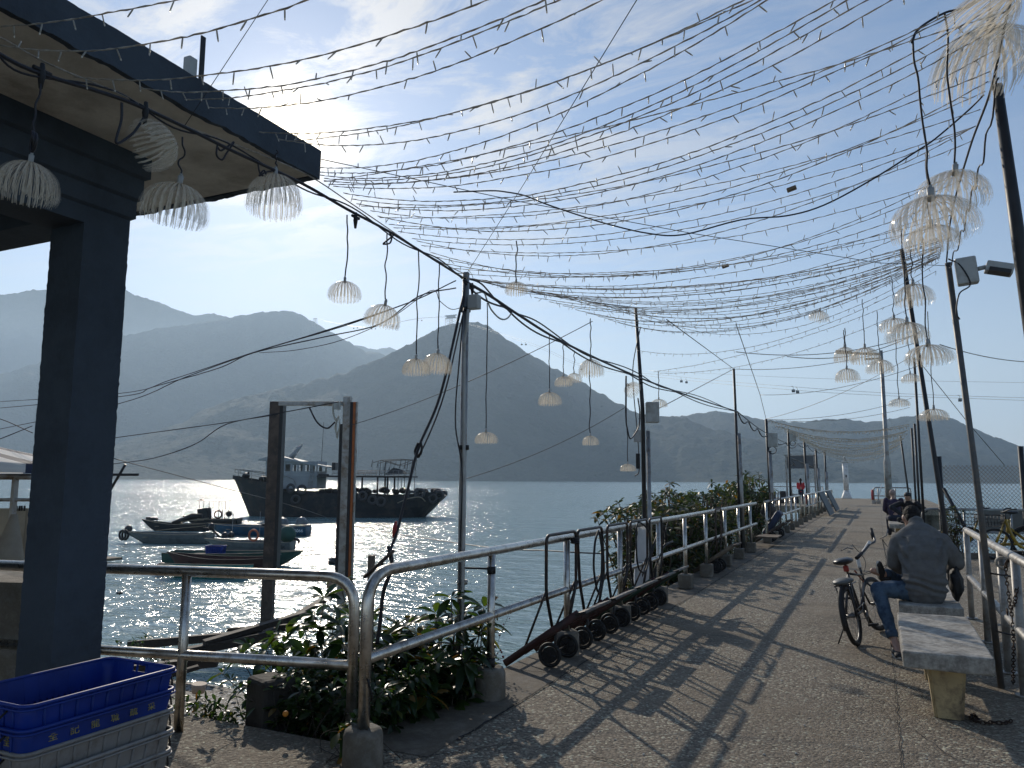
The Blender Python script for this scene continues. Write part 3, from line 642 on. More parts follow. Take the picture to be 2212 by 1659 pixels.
def lp(lbl, x0, y0, x1, y1, r=.035, X=-2.8, box_=None, thick=None, grp=GP, red=False):
    a = atx(x0, y0, X); bq = atx(x1, y1, X); Y = bq.y; a = aty(x0, y0, Y); bq = aty(x1, y1, Y); bq.z = max(bq.z, -.0)
    d = (a - bq); base = bq - d * (bq.z / max(.1, d.z))
    t, o = pole('thin_pole', lbl, 'pole', [base, a], [r, r * .8], M_DARK, grp)
    if thick: bm = BM(); tube(bm, [(0.05, 0, 0), (0.05 + d.x / d.z * thick, 0, thick)], r * 1.25, 8); mobj('lower_post', bm, M_GALV, t)
    if box_: z, s = box_; c = d * (z / d.z); bm = BM(); box(bm, c + Vector((.16, -.05, 0)), (s, s * .6, s * 1.5), bev=.01); mobj('box', bm, M_GREYBOX, t); bm = BM(); torus(bm, c + Vector((.14, -.05, -s * 1.1)), s * .4, .012, (0, 1, 0), 14, 5); mobj('cable_loop', bm, M_CABLE, t)
    return t
lp('thin pole rising out of the shrubs past the cabinet pole', 1585, 796, 1599, 1120, .034, thick=2.6)
lp('thin pole with a grey box and cable loop near the small tree', 1655, 905, 1664, 1080, .045, box_=(2.7, .26), thick=2.4)
lp('thin pole in front of the notice board with a small box on top', 1702.5, 926, 1708, 1073, .045, box_=(3.1, .22))
lp('thin pole at the right side of the notice board', 1737, 950, 1744, 1068, .06, thick=2.3)
lp('shorter thin pole left of the white beacon', 1762, 969, 1768, 1062, .06, thick=2.2)
lp('thin pole nearest the white beacon on its left', 1781.5, 973, 1785, 1060, .06, thick=2.1)
# right-hand poles
t, o = pole('string_pole', 'dark leaning pole at the right edge, its top among the frayed lampshades', 'pole', [(.6 + (aty(2206, 560, 4.1).x - .6) * 3.42 / (3.42 - aty(2206, 560, 4.1).z), 4.1, 0), (aty(2206, 560, 4.1).x, 4.1, aty(2206, 560, 4.1).z), (.60, 4.1, 3.42)], [.032, .030, .022], M_DARK)
t, o = pole('string_pole', 'leaning pole with a floodlight, tied to the peeling railing beside the near bench', 'pole', [(.765, 7.07, 0), (.70, 7.07, 1.5), (.60, 7.07, 3.33)], [.024, .024, .024], M_POLE)
bm = BM(); box(bm, Vector((.725, 7.05, 3.24)) - o, (.15, .1, .22), Matrix.Rotation(-.08, 3, 'Y'), bev=.012); mobj('housing', bm, M_GREYBOX, t)
bm = BM(); tube(bm, [Vector((.80, 7.05, 3.25)) - o, Vector((.86, 7.05, 3.26)) - o], .018, 8); box(bm, Vector((.95, 7.05, 3.235)) - o, (.19, .13, .085), Matrix.Rotation(.28, 3, 'Y'), bev=.008); mobj('floodlight', bm, M_GREYBOX, t)
bm = BM(); box(bm, Vector((.945, 7.02, 3.205)) - o, (.15, .14, .03), Matrix.Rotation(.28, 3, 'Y')); mobj('lamp_glass', bm, M_DARK, t)
bm = BM(); tube(bm, bez([Vector((.6, 7.02, 3.35)) - o, Vector((.68, 7.0, 3.28)) - o, Vector((.74, 7.0, 3.12)) - o, Vector((.66, 7.0, 3.05)) - o, Vector((.63, 7.0, 2.9)) - o, Vector((.65, 7.0, 2.84)) - o], 6), .006, 5); mobj('cable', bm, M_CABLE, t)
for z in (.55, .12): bm = BM(); tube(bm, [Vector((.74, 7.07, z + .3)) - o, Vector((.885, 6.88, z + .3)) - o], .007, 5); mobj('tie_wire', bm, M_DARK, t)
t, o = pole('string_pole', 'slanting dark pole behind the hunched man, longest of the leaning ones', 'pole', [(.72, 10.5, 0), (.67, 10.5, 1.2), (.40, 10.5, 4.42)], [.030, .029, .026], M_DARK)
t, o = pole('string_pole', 'slim dark upright just left of the chain-link fence', 'pole', [(.85, 19.2, 0), (.85, 19.2, 4.3)], .028, M_DARK)
for lbl, px, y0, Y in (('slim upright pole beside the far bench, left one of the pair', 1970, 925, 25.0), ('slim upright pole beside the far bench, right one of the pair', 1977, 915, 23.0)):
    a = aty(px + 8, 1075, Y); q = aty(px, y0, Y); pole('string_pole', lbl, 'pole', [(a.x, Y, 0), (a.x, Y, q.z)], .030, M_DARK)
a = aty(1961, 1061, 38); q = aty(1945, 942, 38); pole('string_pole', 'leaning thin pole far behind the seated pair', 'pole', [(a.x + .1, 38, 0), (q.x, 38, q.z)], .04, M_DARK)
# street lamp
LY = 27.; a = aty(1923, 1120, LY); q = aty(1906, 757, LY); t = thing('street_lamp', 'grey street lamp column rising behind the seated pair, arm pointing left', 'street lamp', (a.x, LY, 0)); zl = q.z
xb = a.x
bm = BM(); tube(bm, [(0, 0, 0), (0, 0, 2.0), (0, 0, 2.15), (0, 0, 2.3), (0, 0, zl)], [.105, .105, .105, .07, .05], 8); mobj('column', bm, M_GALV, t)
bm = BM(); tube(bm, [(0, 0, zl - .12), (-.95, 0, zl - .02)], .04, 8); box(bm, (-.25, 0, zl - .25), (.5, .05, .05)); mobj('arm', bm, M_DARK, t)
bm = BM(); box(bm, (-1.1, 0, zl + .03), (.5, .22, .08), Matrix.Rotation(.12, 3, 'Y'), bev=.04); mobj('lamp_head', bm, M_DARK, t)
bm = BM(); box(bm, (-1.1, 0, zl - .02), (.4, .18, .03), Matrix.Rotation(.12, 3, 'Y')); mobj('lamp_glass', bm, M_GREYBOX, t)
# ================================================================ cables and fairy lights over the pier
def sag(A, B, s, n=24, wob=0., seed=0):
    A, B = Vector(A), Vector(B); out = []
    for i in range(n + 1):
        t = i / n; p = A.lerp(B, t); p.z -= 4 * s * t * (1 - t)
        if wob: p += Vector((noise.noise(Vector((t * 9, seed, 0))), noise.noise(Vector((t * 9, seed, 7))), noise.noise(Vector((t * 7, seed, 3))))) * wob * min(1, 6 * t * (1 - t))
        out.append(p)
    return out
def cable(name, label, pts, r, m=None, group=None, n=6, cat='cable'):
    bm = BM(); tube(bm, pts, r, n); return tag(mobj(name, bm, m or M_CABLE), label, cat, group)
cm, b = newmat('clear_twisted_wire'); tcn = b('TexCoord').outputs['Object']
n1 = b('TexNoise', i_Vector=tcn, i_Scale=30., i_Detail=3.); c = ramp(b, n1.outputs[0], [(.35, (.34, .30, .25)), (.7, (.68, .63, .55))])
p = b('BsdfPrincipled', i_Roughness=.35); b.link(c, p.inputs['Base Color']); t_ = b('BsdfTranslucent'); b.link(c, t_.inputs[0]); ms = b('MixShader', i_0=.6); b.link(p.outputs[0], ms.inputs[1]); b.link(t_.outputs[0], ms.inputs[2])
o = b('OutputMaterial'); b.link(ms.outputs[0], o.inputs[0]); M_WIRE = cm
M_BULB = mat('clear_bulb_plastic', (.5, .48, .44), .2, var=.2, trans=.5)
M_TIP = mat('bulb_tip', (.8, .78, .72), .15, var=.1, trans=.5)
bulbs = []
for k in range(3):
    bm = BM(); tube(bm, [(0, 0, 0), (0, 0, -.006), (0, 0, -.020), (0, 0, -.030)], [.0016, .0026, .0027, .0024], 6, mi=0); tube(bm, [(0, 0, -.030), (0, 0, -.034), (0, 0, -.037)], [.0024, .0026, .001], 6, mi=1)
    me = bpy.data.meshes.new('bulb'); bm.to_mesh(me); bm.free(); me.materials.append(M_BULB); me.materials.append(M_TIP); bulbs.append(me)
GS = 'fairy light strings stretched over the pier'
class RNG(random.Random): pass
def string(label, A, B, s, seed, r=.0027, bulb=True, step=.15, down=False):
    A, B = Vector(A), Vector(B); rg = random.Random(seed)
    P = sag(A, B, s, 40, .006, seed); base = P[0]
    Q = [p + Vector((0, noise.noise(Vector((i * 1.7, seed, 2))) * .003, noise.noise(Vector((i * 1.3, seed, 1))) * .004)) for i, p in enumerate(bez(P, 3))]
    t = thing('fairy_light_string', label, 'string lights', base, group=GS)
    bm = BM(); rr_ = [r * (1 + .35 * math.sin(i * 2.1)) for i in range(len(Q))]
    tube(bm, [q - base for q in Q], rr_, 5); mobj('wire', bm, M_WIRE, t)
    if bulb:
        d = 0.06 + rg.random() * .1; acc = 0; nb2 = 0
        for a, c in zip(Q, Q[1:]):
            L = (c - a).length
            while acc + L > d and nb2 < 98:
                p = a.lerp(c, (d - acc) / L); d += step * rg.uniform(.8, 1.2); nb2 += 1
                o = bpy.data.objects.new('bulb', bulbs[0]); COL.objects.link(o); o.parent = t; o.location = p - base
                f = 1 if rg.random() < .84 else -1
                o.rotation_euler = (rg.gauss(0, .38) + (PI if f < 0 else 0), rg.gauss(0, .45), rg.random() * 6.28); o.scale = (1. if seed < 120 else .85, 1. if seed < 120 else .85, rg.uniform(.95, 1.25))
            acc += L
    return t
XL = -2.8; XR_ = .55; ZR = 3.4
data = [  # (Y left, z left, Y right, sag, words that place it)
 (1.559, 3.170, 1.8, .20, 'crossing the top left corner over the roof edge'),
 (1.565, 3.101, 1.5, .38, 'dipping across the roof fascia, second from the top left corner'),
 (1.849, 3.121, 1.9, .32, 'leaving the frame top just right of the bracket on the roof'),
 (2.139, 3.217, 1.9, .34, 'upper one of the close pair above the sun glow'),
 (2.382, 3.278, 2.0, .26, 'lower one of the close pair above the sun glow'),
 (2.516, 3.302, 2.0, .30, 'running alone below the close pair through the glow'),
 (2.851, 3.322, 2.4, .28, 'top one of the trio that starts at the bright roof edge'),
 (3.056, 3.358, 2.5, .20, 'middle one of the trio that starts at the bright roof edge'),
 (2.986, 3.341, 2.3, .36, 'lowest of the trio that starts at the bright roof edge'),
 (3.327, 3.312, 2.3, .30, 'first one starting at the tip of the roof corner'),
 (3.329, 3.285, 2.6, .28, 'second one starting at the tip of the roof corner'),
 (3.330, 3.269, 2.6, .32, 'third one starting at the tip of the roof corner'),
 (3.371, 3.265, 2.7, .30, 'fourth one starting at the tip of the roof corner'),
 (3.371, 3.251, 2.8, .30, 'fifth one starting at the tip of the roof corner'),
 (3.372, 3.246, 3.4, .08, 'tautest one rising from the roof corner to the upper right'),
 (3.413, 3.244, 3.2, .22, 'running just under the tautest one'),
 (3.455, 3.248, 3.2, .26, 'leading to the black cord knot at the upper right'),
 (3.632, 3.230, 3.4, .30, 'ending near the white lampshade with flying strands, upper one'),
 (3.679, 3.216, 3.5, .30, 'ending near the white lampshade with flying strands, lower one'),
 (3.726, 3.217, 3.9, .20, 'tight one ending on the pole top beside the frayed shade'),
 (3.822, 3.219, 3.7, .30, 'slack one ending on the pole top beside the frayed shade'),
 (3.922, 3.206, 4.3, .16, 'ending just below the pole top of the right edge pole'),
 (4.026, 3.193, 4.1, .24, 'sagging deeply below the one on the right edge pole top'),
 (4.080, 3.187, 4.5, .18, 'meeting the cord of the upper round shade on the right'),
 (4.135, 3.178, 4.5, .26, 'passing behind the cord of the upper round shade on the right'),
 (4.304, 3.180, 4.7, .24, 'leading to the socket of the large shade pair on the right'),
 (4.362, 3.181, 4.5, .34, 'with the black cable lying along it at mid span'),
 (4.423, 3.165, 5.2, .22, 'ending behind the top of the large right shade'),
 (4.547, 3.149, 5.1, .38, 'ending behind the rim of the large right shade'),
 (4.611, 3.133, 5.3, .32, 'lowest of the ones that end behind the large right shade'),
 (4.879, 3.116, 6.2, .16, 'taut one starting left of the near grey pole top'),
 (4.915, 3.089, 6.0, .18, 'just under the taut one at the near grey pole top'),
 (4.987, 3.078, 5.8, .26, 'starting exactly at the near grey pole top'),
 (5.409, 3.135, 6.8, .16, 'starting over the small shade beside the near grey pole'),
 (5.663, 3.176, 6.0, .30, 'sagging over the small shade beside the near grey pole'),
 (6.034, 3.233, 6.8, .26, 'in the dense bundle, its upper edge'),
 (6.445, 3.293, 7.0, .24, 'in the dense bundle ending on the floodlight pole'),
 (6.905, 3.364, 7.05, .28, 'in the middle of the dense bundle'),
 (7.421, 3.444, 7.1, .32, 'in the lower half of the dense bundle'),
 (8.006, 3.530, 7.1, .34, 'lowest tight one of the dense bundle'),
 (8.675, 3.638, 7.1, .40, 'hanging just below the dense bundle'),
 (9.679, 3.800, 7.3, .48, 'tied to the very top of the cabinet pole'),
 (9.75, 3.25, 7.6, .30, 'tied a little below the top of the cabinet pole, sagging lowest'),
]
for i, (yl, zl_, yr, s, w_) in enumerate(data):
    nx = .5 if i in (0, 1) else 0
    xr = XR_ + (.6 if i < 14 else 0)   # the nearest ones run on past the frame
    A = Vector((XL, yl, zl_)); B = Vector((XR_, yr, ZR))
    if i < 14: pass
    string('clear fairy light string ' + w_, A, B, s, 100 + i, r=.0026 if i < 20 else .0024)
# extra strands of the dense bundle
ex = [(5.2, 3.11, 6.5, .22), (5.9, 3.21, 6.6, .20), (6.3, 3.27, 6.9, .32), (6.7, 3.33, 7.0, .24), (7.1, 3.39, 7.1, .36), (7.7, 3.48, 7.15, .28), (8.3, 3.58, 7.1, .44), (4.75, 3.12, 5.6, .28), (3.55, 3.24, 3.3, .32), (3.9, 3.21, 4.0, .34)]
wd = ['between the taut ones near the grey pole', 'inside the dense bundle above its middle', 'loosest one inside the dense bundle', 'crossing others inside the dense bundle', 'drooping from the dense bundle at its middle',
      'hugging the underside of the dense bundle', 'drooping lowest of the strands tied left of the cabinet pole', 'between the large right shade and the near grey pole', 'drooping between the roof corner and the black cord knot', 'drooping under the right edge pole string']
for i, (a, bb, c_, s) in enumerate(ex): string('clear fairy light string ' + wd[i], (XL, a, bb), (XR_, c_, ZR), s, 300 + i)
ex2 = [(5.3 + k * .36, 3.12 + k * .035, 6.55 + .05 * k, .20 + .016 * k + .03 * math.sin(k * 2.3)) for k in range(11)]
for i, (a, bb, c_, s) in enumerate(ex2): string('clear fairy light strand packed in the sagging bundle left of the floodlight pole', (XL, a, bb), (XR_, min(7.12, c_), ZR), s, 500 + i, r=.0028)
# two that rise from the heavy cable to the slanting pole
string('clear fairy light string rising from the heavy cable beside the cabinet pole, upper one', atx(1412, 803, XL), (.45, 9.2, 3.55), .12, 401)
string('clear fairy light string rising from the heavy cable beside the cabinet pole, lower one', atx(1425, 806, XL), (.45, 9.6, 3.5), .20, 402)
# support line on the right, pole to pole
rl = [(.55, -1.2, 3.42), (.55, 1.2, 3.40), (.55, 3.2, 3.40), (.575, 4.1, 3.41), (.55, 4.8, 3.40), (.55, 6.0, 3.40), (.59, 7.07, 3.34)]
cable('loose_cable', 'black cable carrying the two big round shades below the upper right strings', bez([atd(1970, 92, 3.0), aty(1985, 62, 3.25), aty(2040, 28, 3.34), aty(2110, 4, 3.3), Vector((.56, 3.0, 3.41))], 6), .005)
cable('support_cable', 'black support cable linking the right-hand pole tops', bez(rl, 8), .006)
for k in range(3): pass
cable('support_cable', 'black cord wound loosely along the right-hand support cable', [p + Vector((0, math.cos(i * .9) * .02, math.sin(i * 1.1) * .03 - .03)) for i, p in enumerate(bez([(.58, 3.9, 3.4), (.57, 4.5, 3.25), (.56, 5.0, 3.2), (.58, 5.8, 3.22), (.6, 7.0, 3.3)], 10))], .0045)
# the left support bundle
LC = [atx(x, y, XL) for x, y in [(-60, 78), (0, 118), (90, 160), (265, 215), (400, 275), (500, 325), (650, 395), (750, 452), (840, 500), (930, 556), (1000, 600)]]
cable('support_cable', 'heavy black cable running under the roof edge to the near grey pole', bez(LC, 5), .0085)
cable('support_cable', 'thinner black cord twined round the heavy cable under the roof', [p + Vector((0, math.cos(i * .33) * .022, math.sin(i * .41) * .028)) for i, p in enumerate(bez(LC, 7))], .0045)
cable('support_cable', 'pale wire rope slung just above the heavy cable under the roof', [p + Vector((0, 0, .035 + .03 * math.sin(i * .21))) for i, p in enumerate(bez(LC, 6))], .0035, M_WIRE)
L2 = [atx(x, y, -2.8) for x, y in [(1002, 606), (1060, 640), (1120, 680), (1200, 730), (1290, 775), (1380, 815), (1440, 838), (1520, 866), (1593, 889)]]
cable('support_cable', 'heavy black cable running from the near grey pole down to the far thin pole', bez(L2, 8), .012)
cable('support_cable', 'second black cord looped along the heavy cable past the grey pole', [p + Vector((0, 0, -.05 * abs(math.sin(i * .25)) - .01)) for i, p in enumerate(bez(L2, 8))], .008)
cable('support_cable', 'third black cord knotted round the heavy cable past the grey pole', [p + Vector((0, math.sin(i * .5) * .03, .035 * math.sin(i * .37) + .02)) for i, p in enumerate(bez(L2, 8))], .007)
L3 = [atx(x, y, -2.8) for x, y in [(1593, 889), (1625, 915), (1655, 935), (1703, 958), (1737, 959), (1762, 971), (1782, 975)]]
cable('support_cable', 'looping black cord between the far thin poles on the left', [p + Vector((0, 0, -.16 * abs(math.sin(i * .55)))) for i, p in enumerate(bez(L3, 8))], .016)
cable('support_cable', 'straight thin line between the far thin poles on the left', bez(L3, 4), .01)
upl = [atx(x, y, -2.8) for x, y in [(1000, 598), (1100, 622), (1200, 640), (1300, 655), (1371, 664)]]
cable('support_cable', 'thin line from the near grey pole top to the cabinet pole top', bez(upl, 4), .005)
# loose loops and plugs
def loopc(label, pts, r=.006, m=None): return cable('loose_cable', label, bez(pts, 8), r, m)
loopc('big black loop hanging from the heavy cable under the roof', [atx(x, y, XL) for x, y in [(263, 222), (262, 260), (251, 309), (285, 290), (306, 262), (315, 245), (318, 238)]])
loopc('black cord coil near the end of the roof', [atx(x, y, XL) for x, y in [(470, 310), (468, 335), (480, 345), (490, 330), (505, 308), (498, 312), (478, 325), (470, 318)]], .005)
loopc('small black figure of eight of cord by the roof corner', [atx(x, y, XL) for x, y in [(556, 345), (562, 375), (575, 380), (570, 368), (560, 380), (575, 372), (600, 368), (592, 375)]], .0045)
loopc('black cord loops left of the near grey pole', [atx(x, y, XL) for x, y in [(840, 500), (846, 512), (842, 525), (828, 527), (838, 518), (850, 508)]], .006)
loopc('pale grey cable bowing from the pole box to the heavy cable', [atx(x, y, XL) for x, y in [(1030, 633), (1045, 632), (1052, 648), (1062, 670), (1080, 688), (1095, 688), (1108, 672)]], .007, M_GREYBOX)
loopc('thin cord hanging below the cabinet pole loop', [atx(x, y, XL) for x, y in [(1352, 812), (1352, 900), (1356, 930), (1361, 947), (1370, 940), (1380, 920), (1382, 890), (1378, 860)]], .009)
def plug(x, y, X, s=1.): 
    c = atx(x, y, X); bm = BM(); tube(bm, [c + Vector((0, 0, .05 * s)), c, c - Vector((0, 0, .05 * s))], [.008 * s, .014 * s, .007 * s], 8); tube(bm, [c + Vector((0, -.035 * s, .02 * s)), c + Vector((0, .035 * s, .02 * s))], .009 * s, 6)
    return bm
for x, y, l in ((90, 164, 'black waterproof plug on the cable above the far left lampshade'), (314, 244, 'black waterproof plug above the big hanging loop'), (768, 476, 'black plug dangling right of the roof corner'), (1020, 625, 'black plug beside the near grey pole top')):
    tag(mobj('cable_plug', plug(x, y, XL), M_BLACK), l, 'plug')
for x, y, l in ((1710, 408, 'clear inline controller box hanging in the strings, upper right'), (1567, 575, 'clear inline controller box hanging low in the strings')):
    c = aty(x, y, 4.6 if y < 500 else 6.2); bm = BM(); box(bm, c, (.055, .03, .022), Matrix.Rotation(-.25, 3, 'Y'), bev=.004); tag(mobj('string_controller', bm, mat('amber_plastic', (.22, .16, .1), .3, trans=.3)), l, 'controller')
# black cable that snakes across the canopy, and the long guy wires
pts = [(980, 415, 4.1), (1060, 412, 4.1), (1095, 415, 4.1), (1135, 423, 4.15), (1180, 441, 4.2), (1260, 468, 4.3), (1320, 486, 4.35), (1400, 504, 4.4), (1475, 507, 4.45), (1600, 475, 4.5), (1700, 466, 4.5), (1780, 443, 4.5), (1880, 390, 4.4), (1975, 330, 4.4), (2020, 300, 4.4), (2090, 240, 4.4), (2125, 205, 4.3)]
cable('loose_cable', 'long black cable snaking across the canopy to the right pole', bez([aty(x, y, Y) for x, y, Y in pts], 5), .0045)
pts = [(2040, 28, 3.3), (1985, 60, 3.2), (1970, 90, 3.2), (1975, 170, 3.25)]
cable('guy_wire', 'thin dark wire crossing the sky from the roof edge to the top of the frame', [aty(1400, -40, 2.6), aty(1225, 245, 3.2), aty(1130, 400, 4.2), aty(1010, 588, 5.1)], .0022, M_DARK, cat='wire')
cable('guy_wire', 'thin wire crossing in front of the roof fascia beside the sun', [atx(585, -10, -2.7), atx(400, 270, -2.7)], .0018, M_DARK, cat='wire')
cable('guy_wire', 'taut thin wire running from the roof corner to the floodlight pole', [atx(694, 344, -2.8), aty(1120, 435, 4.4), aty(1500, 505, 5.3), aty(1900, 568, 6.6), Vector((.6, 7.05, 3.3))], .0025, M_DARK, cat='wire')
for k, (p0, p1, l) in enumerate([((760, 918, -6.), (1280, 694, -2.6), 'thin wire sloping over the hill from the gantry to the light strings'), ((1000, 1036, -4), (1350, 880, -2.8), 'thin wire sloping down the hill behind the cabinet pole')]):
    cable('guy_wire', l, sag(atx(*p0), atx(*p1), .08), .004, M_DARK, cat='wire')
cable('guy_wire', 'wire from the cabinet pole region down to the thin pole past the shrubs', [atx(1440, 690, -2.2), atx(1585, 797, -2.8)], .006, M_DARK, cat='wire')
cable('guy_wire', 'wire fan line from the thin pole top up to the strings', [atx(1380, 905, -2.85), atx(1585, 797, -2.8)], .006, M_DARK, cat='wire')
cable('guy_wire', 'bent wire joining the strings to the pole by the small tree', [aty(1590, 700, 13), aty(1642, 853, 20), atx(1655, 906, -2.8)], .007, M_DARK, cat='wire')
for i, (x1, y1, x2, y2, Y2) in enumerate([(1585, 797, 1980, 740, 17), (1642, 853, 1985, 790, 19), (1655, 905, 1985, 760, 19), (1590, 760, 1985, 720, 15), (1700, 770, 1990, 715, 14), (1655, 906, 1969, 860, 25), (1660, 907, 1965, 880, 25)]):
    cable('cross_wire', 'pale cross wire between the far poles of the pier', sag(atx(x1, y1, -2.8) if i not in (3, 4) else aty(x1, y1, 12), aty(x2, y2, Y2), .18), .006, M_GALV, group='cross wires between the far poles', cat='wire', n=4)
cable('guy_wire', 'long guy wire running down to the right of the leaning poles', [aty(1985, 780, 14), aty(2090, 912, 16), aty(2170, 1005, 18)], .006, M_DARK, cat='wire')
cable('guy_wire', 'faint cable leaving the frame at the right above the fence', sag(aty(2030, 744, 12), aty(2300, 780, 14), .1), .006, M_GALV, cat='wire')
# telephone style bundles coming in from the left to the near grey pole
PT = Vector((-2.815, 5.1, 3.08))
def far(x, y, d): return atd(x, y, d)
cab = [([(-40, 870, 12), (257, 850, 9.5), (370, 820, 8.5), (545, 762, 7.3), (700, 715, 6.6), (880, 655, 6.2), (985, 606, 6.0)], .009, 'upper line of the cable bundle sloping from the left to the near grey pole'),
       ([(-40, 885, 12), (257, 857, 9.5), (330, 836, 8.9), (470, 796, 7.9), (545, 763, 7.3), (700, 728, 6.6), (820, 700, 6.3), (905, 640, 6.1), (985, 622, 6.0)], .010, 'sagging middle line of the cable bundle sloping from the left'),
       ([(-40, 935, 12), (253, 873, 9.5), (400, 815, 8.4), (560, 758, 7.3), (740, 705, 6.5), (880, 655, 6.2)], .010, 'straight lower line of the cable bundle sloping from the left'),
       ([(560, 762, 7.3), (640, 756, 6.9), (737, 735, 6.6), (840, 690, 6.2), (930, 628, 6.1), (950, 650, 6.0), (975, 668, 6.0), (1000, 663, 5.9)], .006, 'reddish slack line drooping before the near grey pole'),
       ([(245, 1002, 11), (330, 990, 10.4), (420, 960, 9.8), (490, 916, 9.3), (600, 895, 8.8)], .012, 'sagging cable from behind the pillar to the gantry'),
       ([(245, 946, 11), (400, 925, 10), (500, 911, 9.3), (600, 893, 8.9), (690, 876, 8.9), (732, 868, 8.9)], .012, 'cable running behind the pillar along to the gantry top'),
       ([(-40, 905, 10), (0, 905, 10), (70, 935, 10)], .012, 'cable crossing the sky at the far left beside the tent'),
       ([(-40, 960, 10), (0, 948, 10), (70, 920, 10)], .012, 'cable climbing across the far left beside the tent'),
       ([(245, 990, 12), (330, 1013, 14), (500, 1058, 18), (640, 1095, 22), (760, 1135, 24), (1000, 1175, 12), (1190, 1190, 9), (1300, 1196, 8.5)], .012, 'mooring line crossing low over the water in front of the boats')]
for P_, r, l in cab: cable('overhead_cable' if 'mooring' not in l else 'mooring_line', l, bez([far(*q) for q in P_], 6), r * .62 if 'mooring' in l else r * .5)
pts = [(690, 880, 9), (705, 905, 9), (722, 925, 9), (738, 905, 9)]
cable('loose_cable', 'black cable drooping under the gantry top beam', bez([atd(668, 880, 17), atd(685, 912, 17), atd(706, 925, 17), atd(724, 912, 17)], 8), .02)
# ropes guying the grey pole down past the loop railing
def rope(label, P_, r): cable('guy_rope', label, bez([atd(*q) for q in P_], 6), r, M_CABLE, cat='rope')
rope('dark guy rope from the near grey pole down to the hook above the railing bend', [(1001, 640, 5.85), (952, 850, 5.6), (905, 965, 5.4), (880, 1060, 5.3), (857, 1150, 5.2), (838, 1200, 5.1)], .010)
rope('second thin guy rope beside the thicker one below the grey pole', [(1003, 665, 5.85), (960, 850, 5.6), (915, 965, 5.4), (895, 990, 5.4)], .006)
c = atd(838, 1207, 5.05); t = thing('rope_hook', 'black hook and knotted rope hanging behind the railing bend', 'hook', c)
bm = BM(); tube(bm, [Vector(p) for p in bez([(0, 0, .08), (.01, 0, .02), (.03, .0, -.03), (-.01, 0, -.07), (-.04, 0, -.05), (-.045, 0, -.02)], 6)], .009, 7); mobj('hook', bm, M_DARK, t)
bm = BM(); tube(bm, bez([(0, 0, .08), (.03, 0, .0), (.02, 0, -.09), (-.03, 0, -.22), (-.05, 0, -.42), (-.07, 0, -.55)], 6), .013, 7); mobj('rope', bm, M_CABLE, t)
bm = BM(); tube(bm, [atd(787, 1247, 5.1) - c, atd(850, 1190, 5.0) - c], .012, 6); mobj('lashing', bm, M_RUST, t)
c = atd(903, 972, 5.4); bm = BM(); tube(bm, bez([c + Vector((.02, 0, .06)), c + Vector((.03, 0, .0)), c + Vector((.0, 0, -.05)), c + Vector((-.025, 0, -.01)), c + Vector((0, 0, .05))], 5), .009, 6); tag(mobj('shackle', bm, M_DARK), 'shackle joining the two guy ropes over the cargo boat', 'shackle')
c = atd(853, 1142, 5.2); bm = BM(); tube(bm, [c + Vector((.01, 0, .05)), c, c + Vector((-.01, 0, -.06))], [.008, .016, .008], 7); tag(mobj('rope_tie', bm, mat('red_cord', (.25, .03, .03), .7)), 'red cord tied round the guy rope', 'cord')
bm = BM(); a = atd(803, 1200, 5.3); q = Vector((a.x, a.y, -.5)); tube(bm, [q, a], [.03, .026], 10); tag(mobj('wooden_stake', bm, M_WOOD), 'pale round stake standing behind the railing bend', 'stake')
